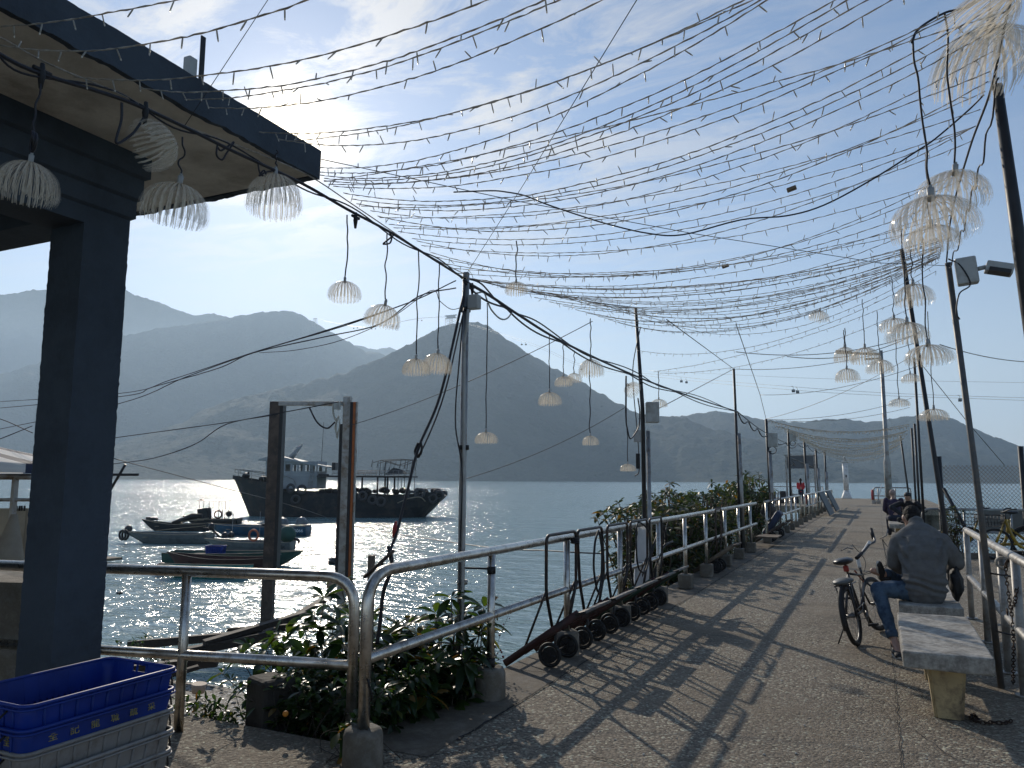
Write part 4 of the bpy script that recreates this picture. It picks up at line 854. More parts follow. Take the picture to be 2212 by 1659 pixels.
# ================================================================ pendant lampshades of clear fringe
fm, b = newmat('clear_plastic_fringe'); tcn = b('TexCoord').outputs['Object']
n1 = b('TexNoise', i_Vector=tcn, i_Scale=14., i_Detail=4.); c_ = ramp(b, n1.outputs[0], [(.3, (.72, .62, .48)), (.7, (.95, .89, .78))])
gl = b('BsdfPrincipled', i_Roughness=.18); b.link(c_, gl.inputs['Base Color']); tl = b('BsdfTranslucent'); b.link(c_, tl.inputs[0]); tp = b('BsdfTransparent')
m1 = b('MixShader', i_0=.55); b.link(gl.outputs[0], m1.inputs[1]); b.link(tl.outputs[0], m1.inputs[2]); m2 = b('MixShader', i_0=.48); b.link(m1.outputs[0], m2.inputs[1]); b.link(tp.outputs[0], m2.inputs[2])
o = b('OutputMaterial'); b.link(m2.outputs[0], o.inputs[0]); M_FRINGE = fm
def shade_mesh(seed, n=120, ws=1., droop=.52, wind=0., ragged=.12, hgt=.42):
    """unit shade: radius 1 at the rim, top at z=0; curved ribbons over a dome that end in loose strands"""
    rg = random.Random(seed); bm = BM(); ph = rg.random() * 6
    for k in range(n):
        a = 2 * PI * (k + rg.uniform(-.45, .45)) / n; w = rg.uniform(.006, .010) * ws; R = rg.uniform(.90, 1.04) * (1 + .05 * math.sin(a * 3 + ph)); L = hgt * 2 * rg.uniform(1 - ragged * 2, 1 + ragged * 2); tw = rg.gauss(0, .035); cl = rg.gauss(0, .02)
        if rg.random() < .8: a = a + (round(a * 14 / PI) * PI / 14 - a) * .6    # strands clump together
        prev = None
        for j in range(11):
            t = j / 10; th = t * 1.85
            r = R * math.sin(min(th, 1.5)) if th < 1.5 else R * (1 - (th - 1.5) * .16)
            z = -hgt * (1 - math.cos(min(th, 1.5))) - max(0, th - 1.2) * L * .28
            aa = a + tw * t * t + wind * t * t * .3; x = r * math.cos(aa) + wind * t * t * .5 * (1 + cl); y = r * math.sin(aa)
            s = Vector((-math.sin(aa), math.cos(aa), cl)) * w * (.55 + .75 * math.sin(min(1.57, th)) - .45 * max(0, t - .6)); c = Vector((x, y, z + cl * .05))
            q = (bm.verts.new(c - s), bm.verts.new(c + s))
            if prev: bm.faces.new((prev[0], prev[1], q[1], q[0])).smooth = True
            prev = q
    me = bpy.data.meshes.new('shade'); bm.to_mesh(me); bm.free(); me.materials.append(M_FRINGE); return me
SH = [shade_mesh(s, 300, hgt=h, ragged=rg_) for s, h, rg_ in ((1, .44, .10), (2, .38, .14), (3, .52, .12), (4, .34, .18))]
SHW = [shade_mesh(11, 260, 1.5, wind=-.5, ragged=.4, hgt=.5), shade_mesh(12, 240, 1.5, wind=-.8, ragged=.5, hgt=.6)]
M_SOCK = mat('pale_lamp_socket', (.34, .34, .33), .5, var=.1)
GL = 'fringed jellyfish lampshades hanging over the pier'
M_MESHSOCK = {}
def lamp(label, x, yt, yb, wpx, X=None, d=None, top=None, sh=0, tilt=(0, 0), rz=0., coil=False, rope_to=None, sock=True):
    p = atx(x, yt, X) if X is not None else atd(x, yt, d)
    dep = (p - EYEP).dot(fw); R = wpx / 2 * dep / F; H = (yb - yt) * dep / F * .92
    t = thing('pendant_lamp', label, 'pendant lamp', p, group=GL)
    me = (SHW if sh >= 10 else SH)[sh % 10]
    o = bpy.data.objects.new('shade', me); COL.objects.link(o); o.parent = t; o.rotation_euler = (tilt[0], tilt[1], rz); zmin = {0: .57, 1: .49, 2: .67, 3: .44}.get(sh, .75); o.scale = (R / 1.0, R / 1.0, H / zmin)
    ss = R / .14
    if sock:
        bm = BM(); cyl(bm, (0, 0, -.012 * ss), (0, 0, .034 * ss), .0115 * ss, 12); cyl(bm, (0, 0, .034 * ss), (0, 0, .044 * ss), .0065 * ss, 10); so = mobj('socket', bm, M_SOCK, t); so.rotation_euler = (tilt[0], tilt[1], 0)
    zt = top if top is not None else 3.15
    if zt > p.z + .03:
        q = Vector(rope_to) - p if rope_to else Vector((0, 0, zt - p.z)); n = 8; sd = x * .37
        P_ = [Vector((0, 0, .04 * ss)).lerp(q, k / n) + (Vector((noise.noise(Vector((k * .6, sd, 0))), noise.noise(Vector((k * .6, sd, 4))), 0)) * .016 if 0 < k < n else Vector()) for k in range(n + 1)]
        bm = BM(); tube(bm, bez(P_, 4), .0042 if dep < 8 else .0055, 6); mobj('cord', bm, M_CABLE, t)
        if coil:
            bm = BM()
            for k in range(3): torus(bm, (.008, 0, .075 + k * .006), .035 - k * .003, .005, (.3 + k * .3, 1, .1 * k), 18, 5)
            mobj('cord_coil', bm, M_CABLE, t)
    return t
def zc_(x, y, X=XL): return atx(x, y, X).z
lamp('grey-looking shade with a cord coil, left of the pillar top under the beam', 66, 350, 438, 126, X=XL, top=zc_(90, 165), sh=1, tilt=(0, .12), coil=True, rope_to=atx(90, 165, XL))
lamp('shade hanging in front of the roof soffit, left one with a full dome', 388, 397, 487, 140, X=XL, top=zc_(382, 290), sh=0, tilt=(.0, .16))
lamp('shade tipped on its side just above another under the roof', 372, 302, 372, 112, X=XL, top=0, sh=3, tilt=(-.9, .5), sock=False)
lamp('bright shade at the roof corner, half in front of the sky', 595, 378, 467, 118, X=XL, top=zc_(590, 320), sh=2)
lamp('shade nearest the roof corner on its right, hanging in open sky', 745, 608, 652, 72, X=XL, top=zc_(751, 465), sh=0)
lamp('shade over the overhead cables, tilted and a little larger', 832, 658, 710, 80, X=XL, top=zc_(847, 508), sh=2, tilt=(.0, .22))
lamp('left one of the touching pair before the hill', 899, 775, 811, 64, X=XL, top=zc_(909, 540), sh=1)
lamp('right one of the touching pair before the hill', 946, 763, 809, 67, X=XL, top=zc_(950, 568), sh=2, tilt=(0, .1))
lamp('lone shade hanging low right of the near grey pole', 1050, 933, 959, 52, X=XL, top=zc_(1053, 655), sh=1)
lamp('small shade caught up beside the near grey pole top', 1115, 609, 637, 51, X=XL + .6, top=3.2, sh=0)
lamp('shade hanging lowest of the four over the hill flank', 1187, 847, 877, 52, X=XL, top=zc_(1184, 724), sh=0)
lamp('left one of the small pair over the hill flank', 1217, 813, 835, 40, X=XL, top=zc_(1220, 745), sh=1)
lamp('right one of the small pair over the hill flank', 1240, 806, 827, 35, X=XL, top=zc_(1239, 756), sh=1)
lamp('wide shade touching the heavy cable above the hill flank', 1276, 776, 815, 56, X=XL, top=zc_(1279, 690), sh=2)
lamp('small low shade right under the wide one', 1275, 941, 963, 37, X=XL, top=zc_(1276, 800), sh=0)
lamp('shade tipped sideways left of the cabinet pole', 1358, 832, 855, 38, X=XL, top=0, sh=3, tilt=(-.3, -.7))
lamp('lowest shade, left of the cabinet pole against the hill', 1356, 1002, 1019, 36, X=XL, top=zc_(1352, 812), sh=0)
lamp('shade just right of the grey cabinet', 1423, 862, 880, 37, X=XL, top=zc_(1417, 800), sh=1)
# on the right
Rt = Vector((.33, 3.34, 3.4))
lamp('upper round shade hanging on two black cords at the right', 2063, 373, 440, 148, X=.37, top=3.4, sh=1, tilt=(0, .1), rope_to=aty(2040, 28, 3.34))
lamp('largest shade at the right, full of shining strands', 2011, 427, 516, 178, d=3.1, top=3.4, sh=2, rope_to=atd(1972, 90, 3.0))
lamp('shade half hidden under the largest one', 2010, 488, 540, 112, d=3.9, top=3.35, sh=0)
lamp('windblown shade with flying strands by the right pole top', 2140, 60, 200, 210, X=.545, top=3.6, sh=10, rz=.2, tilt=(.15, 0))
lamp('torn shade hanging down in the top right corner', 2185, -20, 125, 120, X=.50, top=3.6, sh=11, rz=1.2, tilt=(.5, .5))
lamp('shade just under the strings right of the slanting pole top', 1972, 614, 660, 80, d=5.9, top=3.32, sh=2)
lamp('left one of the overlapping pair beside the slanting pole', 1931, 688, 716, 66, d=7.0, top=3.4, sh=3)
lamp('right one of the overlapping pair beside the slanting pole', 1959, 697, 741, 90, d=5.2, top=3.35, sh=1)
lamp('broad flat shade in front of the slanting pole', 2004, 745, 787, 99, d=4.8, top=3.3, sh=3, rope_to=atd(1990, 500, 4.6))
lamp('left one of the shade trio before the street lamp arm', 1824, 750, 784, 48, d=9.2, top=3.35, sh=2)
lamp('middle one of the shade trio before the street lamp arm', 1868, 751, 787, 62, d=7.6, top=3.35, sh=0)
lamp('right one of the shade trio, on the street lamp column', 1900, 777, 807, 58, d=7.9, top=3.3, sh=1)
lamp('shade directly below the trio, clear of the street lamp', 1829, 796, 826, 51, d=8.8, top=3.3, sh=0)
lamp('single faint shade in mid sky under the string bundle', 1771, 671, 694, 43, d=9.0, top=3.55, sh=3, tilt=(0, .2))
lamp('small shade between the street lamp and the slanting pole', 1966, 807, 827, 39, d=11, top=3.6, sh=3)
lamp('small low shade right of the street lamp column', 1942, 861, 879, 44, d=10., top=3.4, sh=1)
lamp('lowest shade on the right, over the slanting pole', 2017, 883, 909, 61, d=7.4, top=3.2, sh=1)
# second canopy far down the pier: strands without visible bulbs
G2 = 'far light strings sagging between the far poles'
M_FARW = mat('pale_far_wire', (.6, .55, .46), .5, trans=.3)
for i in range(17):
    f = i / 16; A = Vector((-2.8, 23.2 + f * 14, 3.28 + .05 * math.sin(i * 2.1))); B = Vector((.85, 23.5 + f * 13.5, 3.05 + .1 * math.sin(i * 1.7)))
    s = .25 + .42 * f + .09 * math.sin(i * 3.3)
    bm = BM(); P_ = sag(A, B, s, 40, .05, 700 + i); tube(bm, P_, .0085, 4, cap=False)
    for j in range(0, 40):
        q = P_[j] + Vector((0, 0, 0)); cyl(bm, q, q + Vector((random.gauss(0, .02), 0, -.06)), .007, 4)
    tag(mobj('far_light_string', bm, M_FARW), 'far pale light string sagging over the pier before the beacon', 'string lights', G2)
# ================================================================ trolleys leaning in a row
M_TUBEBLK = mat('chipped_black_tube', (.035, .035, .036), .42, .5, var=.4, scale=14, dirt=(.10, .055, .035), dirtscale=12)
M_MAROON = mat('maroon_bed_paint', (.060, .022, .020), .6, .2, var=.4, scale=8, dirt=(.03, .025, .022), dirtscale=7)
M_GREENP = mat('dark_green_paint', (.02, .05, .035), .5, .2, var=.3)
M_RIMB = mat('blue_wheel_rim', (.035, .10, .17), .5, .1, var=.2)
GT = 'black trolleys leaning along the left railing'
def trolley(label, y, seed=0, wheelm=M_RIMB, bedm=M_MAROON, tubem=M_TUBEBLK, w=.33, h=1.0, lean=0., extra=None, R=.103):
    rg = random.Random(seed); t = thing('hand_trolley', label, 'trolley', (-2.545, y, 0), group=GT)
    lo_, hi_ = Vector((-.36, 0, .02)), Vector((.30, 0, .48)); e = Vector((0, 1, 0))
    for s in (-1, 1):
        bm = BM(); tube(bm, [lo_ + e * s * w * .95, hi_ + e * s * w * .95], [(.016, .034)] * 2, 6); mobj('bed_rail', bm, bedm, t)
    for k in range(5):
        f = .12 + k * .19; c = lo_.lerp(hi_, f); bm = BM(); tube(bm, [c - e * w * .9, c + e * w * .9], (.011, .011), 6); mobj('cross_bar', bm, bedm, t)
    for yy in (-.10, .10): bm = BM(); tube(bm, [lo_ + e * yy, hi_ + e * yy], .010, 6); mobj('slat', bm, bedm, t)
    bm = BM(); box(bm, hi_ + Vector((.02, 0, .0)), (.10, w * 2.0, .022), Matrix.Rotation(-.3, 3, 'Y'), bev=.004); mobj('lip_plate', bm, tubem, t)
    # handle
    b0 = Vector((.02, 0, .30)); tp_ = Vector((.045 + lean, 0, h + .09))
    pts = [b0 - e * w * .55, Vector((.03, -w * 1.05, h * .62)), tp_ - e * w * 1.05, tp_ + e * w * 1.05, Vector((.03, w * 1.05, h * .62)), b0 + e * w * .55]
    sk = Vector((0, rg.uniform(.02, .10), 0)); pts[2] -= sk; pts[3] -= sk
    bm = BM(); tube(bm, fillet(pts, .07, 5), .0145, 8); mobj('handle', bm, tubem, t)
    for s in (-1, 1):
        bm = BM(); tube(bm, [Vector((.03, s * w * 1.0, h * .64)) - sk * .6, lo_.lerp(hi_, .25) + e * s * w * .9], .010, 6); mobj('brace', bm, tubem, t)
    bm = BM(); tube(bm, [(0, -.235, R), (0, .235, R)], .010, 8); tube(bm, [(.0, -.1, R), (0.02, -.1, .28)], .012, 6); mobj('axle', bm, tubem, t)
    for s in (-1, 1):
        c = Vector((.0, s * .20, R)); bm = BM(); torus(bm, (0, 0, 0), R * .84, R * .16, (0, 1, 0), 28, 8); wh = mobj('wheel', bm, M_BLACK, t); wh.location = c; wh.rotation_euler = (0, 0, rg.uniform(-.15, .1))
        bm = BM(); tube(bm, [(0, -.014, 0), (0, .014, 0)], R * .64, 20); tube(bm, [(0, -.028, 0), (0, .028, 0)], .018, 10)
        for k in range(5): a = k * 1.257; tube(bm, [(0, -.017, 0), (math.cos(a) * R * .6, -.017, math.sin(a) * R * .6)], .006, 5)
        mobj('hub', bm, M_BLACK, wh)
        bm = BM(); torus(bm, (0, 0, 0), R * .80, .011, (0, 1, 0), 28, 6); mobj('rim', bm, wheelm, wh)
    return t
t1 = trolley('nearest black trolley in the row, with plain black wheels and a maroon bed', 6.33, 1, M_BLACK)
bm = BM()
for k in range(3): torus(bm, (.03, .33, 1.02 - k * .018), .035, .010, (0, .2, 1), 14, 6)
mobj('rope_binding', bm, M_CABLE, t1)
t2 = trolley('second black trolley in the row, a rubber hose looped on its handle', 7.12, 2)
bm = BM(); tube(bm, bez([(.06, .1, 1.06), (.07, -.03, .95), (.07, -.07, .72), (.07, .03, .50), (.07, .13, .56), (.07, .17, .85), (.06, .13, 1.05)], 8), .011, 8); mobj('hose_loop', bm, M_BLACK, t2)
t3 = trolley('third black trolley in the row, its handle plain and without a loop', 7.92, 3, bedm=M_GREENP)
t4 = trolley('fourth black trolley in the row, a wide ring of hose on its handle', 8.72, 4)
bm = BM(); tube(bm, bez([(.06, -.12, 1.07), (.08, .25, .95), (.08, .30, .72), (.08, .08, .52), (.08, -.2, .58), (.08, -.28, .85)], 8, True), .010, 8); mobj('hose_ring', bm, M_BLACK, t4)
t5 = trolley('fifth black trolley in the row, in front of the white bag', 9.48, 5, bedm=M_GREENP, w=.27)
trolley('rusty small trolley standing alone farther along the left railing', 13.6, 6, M_BLACK, M_WOOD, M_RUST, w=.25, h=.98, R=.11)
trolley('far trolley loaded with a folded blue sheet beside the shrubs', 20.9, 7, M_RIMB, M_RUST, M_RUST, w=.28, h=1.15, R=.12)
trolley('farthest trolley, behind the one loaded with a blue sheet', 22.6, 8, M_RIMB, M_RUST, M_RUST, w=.28, h=1.15, R=.12)
def blob(name, label, cat, c, r, m, n=3, amp=.25, seed=0, fr=2.2):
    bm = BM(); bmesh.ops.create_icosphere(bm, subdivisions=n, radius=1)
    for v in bm.verts: k = 1 + amp * noise.fractal(v.co * fr + Vector((seed, 0, 0)), .7, 2, 3); v.co = Vector((v.co.x * r[0] * k, v.co.y * r[1] * k, v.co.z * r[2] * k))
    o = mobj(name, bm, m, smooth=True); o.location = c
    return tag(o, label, cat)
M_TARP = mat('folded_blue_tarpaulin', (.025, .04, .085), .6, var=.35, scale=5)
bm = BM(); box(bm, (0, 0, 0), (.16, .5, .7), Matrix.Rotation(.6, 3, 'Y'), bev=.05); o = mobj('folded_tarpaulin', bm, M_TARP); o.location = (-2.5, 20.9, .48); tag(o, 'dark blue folded tarpaulin strapped on the far trolley', 'tarpaulin')
blob('net_bundle', 'dark bundle of netting heaped on the railing by the shrubs', 'net', (-2.7, 21.6, .75), (.16, .45, .25), M_BLACK, seed=3, amp=.5)
# chair-like curved black tubes behind the fifth trolley
bm = BM(); tube(bm, bez([(-2.72, 9.72, -.05), (-2.7, 9.9, .55), (-2.66, 10.05, .80), (-2.62, 10.2, .88), (-2.62, 10.24, .8), (-2.66, 10.05, .5), (-2.7, 9.95, .1)], 6), .018, 8)
tag(mobj('bent_tube', bm, M_DARK), 'bent dark tube propped behind the railing past the fifth trolley', 'tube')
bm = BM(); tube(bm, bez([(-2.63, 10.0, .60), (-2.6, 10.2, .69), (-2.55, 10.45, .73)], 5), .016, 8); tag(mobj('bent_tube', bm, M_DARK), 'short dark tube jammed between the rails past the fifth trolley', 'tube')
bm = BM()
for k in range(4): tube(bm, bez([(-2.6, 9.9, 1.02), (-2.55, 10.0 + k * .05, .98 - k * .05), (-2.6, 10.25, .80 - k * .03), (-2.62, 10.42, .92), (-2.6, 10.5, 1.03)], 6), .008, 6)
tag(mobj('rope_coil', bm, M_CABLE), 'dark rope looped over the railing past the white bag', 'rope')
# white bag hanging on the rail
bm = BM(); A = []
for i in range(15):
    f = i / 14; z = 1.0 - f * .72; wd = .20 + .10 * f; row = []
    for j in range(17):
        a = j / 16 * 2 * PI; row.append(bm.verts.new((-2.66 + math.cos(a) * (.035 + .02 * math.sin(f * 3)) + noise.noise(Vector((f * 3, j * .5, 0))) * .02 * (1 if j < 16 else 1), 9.42 + math.sin(a) * wd + f * -.12, z + noise.noise(Vector((j * .4, f, 2))) * .01)))
    A.append(row)
for i in range(14):
    for j in range(16): bm.faces.new((A[i][j], A[i + 1][j], A[i + 1][j + 1], A[i][j + 1])).smooth = True
bmesh.ops.remove_doubles(bm, verts=bm.verts, dist=.0005)
t = thing('plastic_sack', 'white plastic sack hanging on the rail behind the fifth trolley', 'sack', (0, 0, 0)); mobj('sack', bm, mat('white_sack', (.62, .64, .66), .55, var=.1, trans=.3), t)
bm = BM()
for k in range(7): tube(bm, bez([(-2.6, 9.3 + k * .03, 1.06), (-2.6, 9.35 + k * .035, .95), (-2.58, 9.3 + k * .05, .82 - .03 * (k % 3))], 4), .004, 4)
mobj('straw_tie', bm, mat('straw', (.38, .30, .12), .8), t)
# ================================================================ benches
def bench(name, label, c, w, L, h, rot=0., legs=1, leglen=.26):
    t = thing(name, label, 'bench', (c[0], c[1], 0), rot)
    bm = BM(); box(bm, (0, 0, h - .055), (w, L, .11), bev=.012)
    bmesh.ops.subdivide_edges(bm, edges=[e for e in bm.edges if e.calc_length() > .15], cuts=12, use_grid_fill=True)
    for v in bm.verts: v.co += Vector((noise.noise(v.co * 9), noise.noise(v.co * 9 + Vector((5, 0, 0))), noise.noise(v.co * 7 + Vector((0, 5, 0))))) * .004
    mobj('seat_slab', bm, M_BENCH, t)
    for k in range(legs):
        yy = (-L / 2 + .30) if k == 0 else (L / 2 - .30)
        bm = BM(); a = [bm.verts.new(Vector((sx * .085, yy + sy * leglen * .42, .003))) for sx, sy in ((-1, -1), (1, -1), (1, 1), (-1, 1))]; b2 = [bm.verts.new(Vector((sx * .115, yy + sy * leglen * .5, h - .11))) for sx, sy in ((-1, -1), (1, -1), (1, 1), (-1, 1))]
        for i in range(4): bm.faces.new((a[i], a[(i + 1) % 4], b2[(i + 1) % 4], b2[i]))
        bm.faces.new(a[::-1]); bm.faces.new(b2); bmesh.ops.recalc_face_normals(bm, faces=bm.faces)
        bmesh.ops.bevel(bm, geom=[e for e in bm.edges if abs((e.verts[0].co - e.verts[1].co).z) > .1], offset=.02, segments=3, affect='EDGES')
        mobj('leg', bm, M_LEG, t)
    return t
bench('concrete_bench', 'nearest empty concrete bench with a yellowed block leg', (.345, 6.64), .52, 1.66, .45, .0, 2)
bench('concrete_bench', 'concrete bench the hunched man sits on', (.365, 8.78), .51, 1.66, .45, .0, 2)
bench('concrete_bench', 'far concrete bench under the pair of people', (.47, 23.6), .56, 2.2, .45, 0, 2)
# chain, padlock and rope on the right railing
M_CHAIN = mat('rusty_chain', (.055, .035, .025), .7, .5, var=.5, scale=20)
def chain(pts, link=.034, r=.0042, name='chain', label='', parent=None):
    P = bez(pts, 8); bm = BM(); acc = 0; d = 0; k = 0
    for a, c in zip(P, P[1:]):
        L = (c - a).length
        while acc + L > d:
            p = a.lerp(c, (d - acc) / L); dr = (c - a).normalized(); x, y = frame(dr); s = x if k % 2 else y; k += 1; d += link * .8
            tube(bm, [p + dr * math.cos(q * PI / 5) * link * .55 + s * math.sin(q * PI / 5) * link * .33 for q in range(10)], r, 5, closed=True)
        acc += L
    return mobj(name, bm, M_CHAIN, parent)
t = thing('rusty_chain', 'rusty chain with a padlock hanging from the peeling railing to the ground', 'chain', (.885, 6.55, 0)); CO = Vector((.885, 6.55, 0))
def cq(x, y, X=.86): return atx(x, y, X) - CO
S7 = lambda cx, cy: (2030 + cx * .2976, 1097 + cy * .2976)
ch = chain([cq(*S7(540, 385), .9), cq(*S7(500, 383), .86), cq(*S7(480, 430)), cq(*S7(490, 560)), cq(*S7(515, 730)), cq(*S7(535, 900)), cq(*S7(535, 1150)), cq(*S7(530, 1350)), cq(*S7(515, 1545), .82)], parent=t, name='chain_length')
chain([cq(*S7(570, 500), .9), cq(*S7(545, 680)), cq(*S7(530, 740))], parent=t, name='chain_length')
g_ = [atz(*S7(cx, cy), .012) - CO for cx, cy in ((515, 1548), (460, 1562), (390, 1556), (320, 1560), (260, 1545), (225, 1525), (245, 1500), (275, 1530))]
chain(g_, parent=t, name='chain_length')
bm = BM(); c = cq(*S7(490, 755), .84); box(bm, c, (.012, .05, .04), Matrix.Rotation(.4, 3, 'X'), bev=.004); mobj('padlock', bm, M_CHAIN, t)
c = atx(*S7(450, 385), .885); bm = BM()
for k in range(3): torus(bm, (.885, c.y - k * .018, c.z - .012), .042, .011, (0, 1, .15), 18, 6)
tube(bm, bez([(.92, c.y - .02, .98), (.96, c.y - .06, .8), (.97, c.y - .2, .4), (.99, c.y - .3, .02)], 8), .011, 6)
tag(mobj('mooring_rope', bm, mat('grey_rope', (.34, .31, .27), .85, var=.3, scale=60, bump=.004, bscale=140)), 'grey rope knotted round the peeling railing beside the chain', 'rope')
# ================================================================ bicycles
M_SPOKE = mat('bicycle_spoke', (.16, .16, .16), .4, .8); M_SADDLE = mat('black_saddle_vinyl', (.02, .02, .022), .38, var=.2); M_ORANGE = mat('orange_frame_decal', (.30, .07, .03), .4)
def wheel(t, c, R, axis, name='wheel', wid=.022, nsp=20):
    bm = BM(); torus(bm, (0, 0, 0), R - wid, wid, axis, 40, 8); w_ = mobj(name, bm, M_BLACK, t); w_.location = c
    bm = BM(); torus(bm, (0, 0, 0), R - wid * 2.1, .008, axis, 40, 5); mobj('rim', bm, M_SPOKE, w_)
    x, y = frame(axis); ax_ = Vector(axis).normalized(); bm = BM(); cyl(bm, ax_ * -.04, ax_ * .04, .018, 10)
    for k in range(nsp): a = 2 * PI * k / nsp; d = x * math.cos(a) + y * math.sin(a); tube(bm, [ax_ * (.025 if k % 2 else -.025), d * (R - wid * 2)], .0016, 3, cap=False)
    mobj('spokes', bm, M_SPOKE, w_); return w_
bt = thing('bicycle', 'old black bicycle on its kickstand beside the hunched man, seen from behind', 'bicycle', (-.25, 8.22, 0))
bt.rotation_euler = (0, math.radians(-11), math.radians(-11))
R = .275; ay = .93
wheel(bt, (0, 0, R), R, (1, 0, 0)); wheel(bt, (.03, ay, R), R, (1, -.25, 0))
fr = mat('dark_bike_frame', (.05, .05, .055), .35, .4, var=.3)
BBp = Vector((0, .40, .27)); ST = Vector((0, .27, .64)); HT = Vector((0, .79, .66)); HB = Vector((0, .83, .53))
def part(name, m, segs, r=.014, n=8):
    bm = BM()
    for s in segs: tube(bm, s, r, n)
    return mobj(name, bm, m, bt)
part('frame', fr, [[BBp, ST], [BBp, HB], [ST * .9 + HT * .1, HB + Vector((0, -.01, .05))], [HT, HB], [Vector((.045, 0, R)), Vector((.02, .38, .27))], [Vector((-.045, 0, R)), Vector((-.02, .38, .27))], [Vector((.05, 0, R)), ST], [Vector((-.05, 0, R)), ST]], .012)
part('fork', fr, [[HB, Vector((.05, .87, .45)), Vector((.08, ay, R))], [HB, Vector((-.05, .87, .45)), Vector((-.02, ay, R))]], .011)
part('seat_post', M_SPOKE, [[ST, ST + Vector((0, -.02, .10))]], .012)
bm = BM(); sphere(bm, (0, .20, .775), (.095, .14, .036)); sphere(bm, (0, .32, .78), (.035, .12, .026)); mobj('saddle', bm, M_SADDLE, bt)
bm = BM(); sphere(bm, (0, .02, .60), (.10, .12, .032)); sphere(bm, (0, -.03, .595), (.085, .09, .03)); mobj('rear_seat', bm, mat('grey_rear_seat', (.12, .125, .12), .5), bt)
part('carrier', fr, [[Vector((.06, -.1, .565)), Vector((.06, .24, .565))], [Vector((-.06, -.1, .565)), Vector((-.06, .24, .565))], [Vector((.06, -.06, .565)), Vector((.05, 0, R))], [Vector((-.06, -.06, .565)), Vector((-.05, 0, R))], [Vector((-.06, -.06, .565)), Vector((.06, -.06, .565))]], .006, 6)
part('stem', M_WHITEP, [bez([HT, HT + Vector((0, .02, .10)), HT + Vector((.05, .05, .14)), HT + Vector((.15, .07, .25))], 5)], .019)
hb = HT + Vector((.14, .07, .22))
part('handlebar', fr, [bez([hb + Vector((-.09, -.26, -.10)), hb + Vector((-.04, -.13, -.05)), hb, hb + Vector((.03, .12, .02)), hb + Vector((.0, .24, .09))], 6)], .012)
bm = BM(); tube(bm, [hb + Vector((-.10, -.28, -.11)), hb + Vector((-.06, -.18, -.07))], .019, 10); mobj('grip', bm, M_BLACK, bt)
bm = BM(); tube(bm, [hb + Vector((.01, .19, .05)), hb + Vector((-.01, .27, .15))], .019, 10); mobj('grip', bm, M_BLACK, bt)
part('brake_lever', M_SPOKE, [[hb + Vector((-.14, -.14, -.02)), hb + Vector((-.2, -.12, .0)), hb + Vector((-.26, -.18, -.02))], [hb + Vector((.08, .15, .04)), hb + Vector((.15, .15, .06)), hb + Vector((.17, .2, .12))]], .006, 6)
for k, e in enumerate(((.16, .12, -.2), (.10, -.02, -.25), (-.05, -.16, -.15))): bm = BM(); tube(bm, bez([hb + Vector((.1 if k < 2 else -.14, .16 if k < 2 else -.15, .03)), hb + Vector(e), HB + Vector((.03 * k, -.06 - .1 * k, .05)), BBp + Vector((0, .15, .12))], 7), .0035, 5); mobj('brake_cable', bm, M_BLACK, bt)
part('mudguard', M_BLACK, [[Vector((0, -math.sin(a) * (R + .02), R + math.cos(a) * (R + .02))) for a in [(-60 + k * 14) * PI / 180 for k in range(13)]]], (.024), 6)
part('crank', M_SPOKE, [[BBp + Vector((.05, 0, 0)), BBp + Vector((.06, -.06, -.13))], [BBp + Vector((-.05, 0, 0)), BBp + Vector((-.06, .06, .13))]], .008, 6)
for s, o_ in ((1, Vector((.10, -.06, -.13))), (-1, Vector((-.11, .06, .13)))): bm = BM(); box(bm, BBp + o_, (.09, .06, .022), bev=.004); mobj('pedal', bm, M_BLACK, bt)
bm = BM(); torus(bm, BBp + Vector((.045, 0, 0)), .075, .006, (1, 0, 0), 24, 5); tube(bm, [BBp + Vector((.045, 0, .075)), Vector((.045, 0, R + .035))], .004, 5); tube(bm, [BBp + Vector((.045, 0, -.075)), Vector((.045, 0, R - .035))], .004, 5); mobj('chainset', bm, M_SPOKE, bt)
part('kickstand', fr, [[Vector((-.05, .03, R - .02)), Vector((-.17, -.02, .035))]], .007, 6)
bm = BM(); box(bm, (0, .245, .70), (.05, .03, .06), bev=.008); mobj('rear_reflector', bm, mat('red_reflector', (.35, .03, .02), .3), bt)
bm = BM(); tube(bm, [HB.lerp(BBp, .1) + Vector((.0, 0, .016)), ST.lerp(HT, .55)], .009, 6); mobj('decal_tube', bm, M_ORANGE, bt)
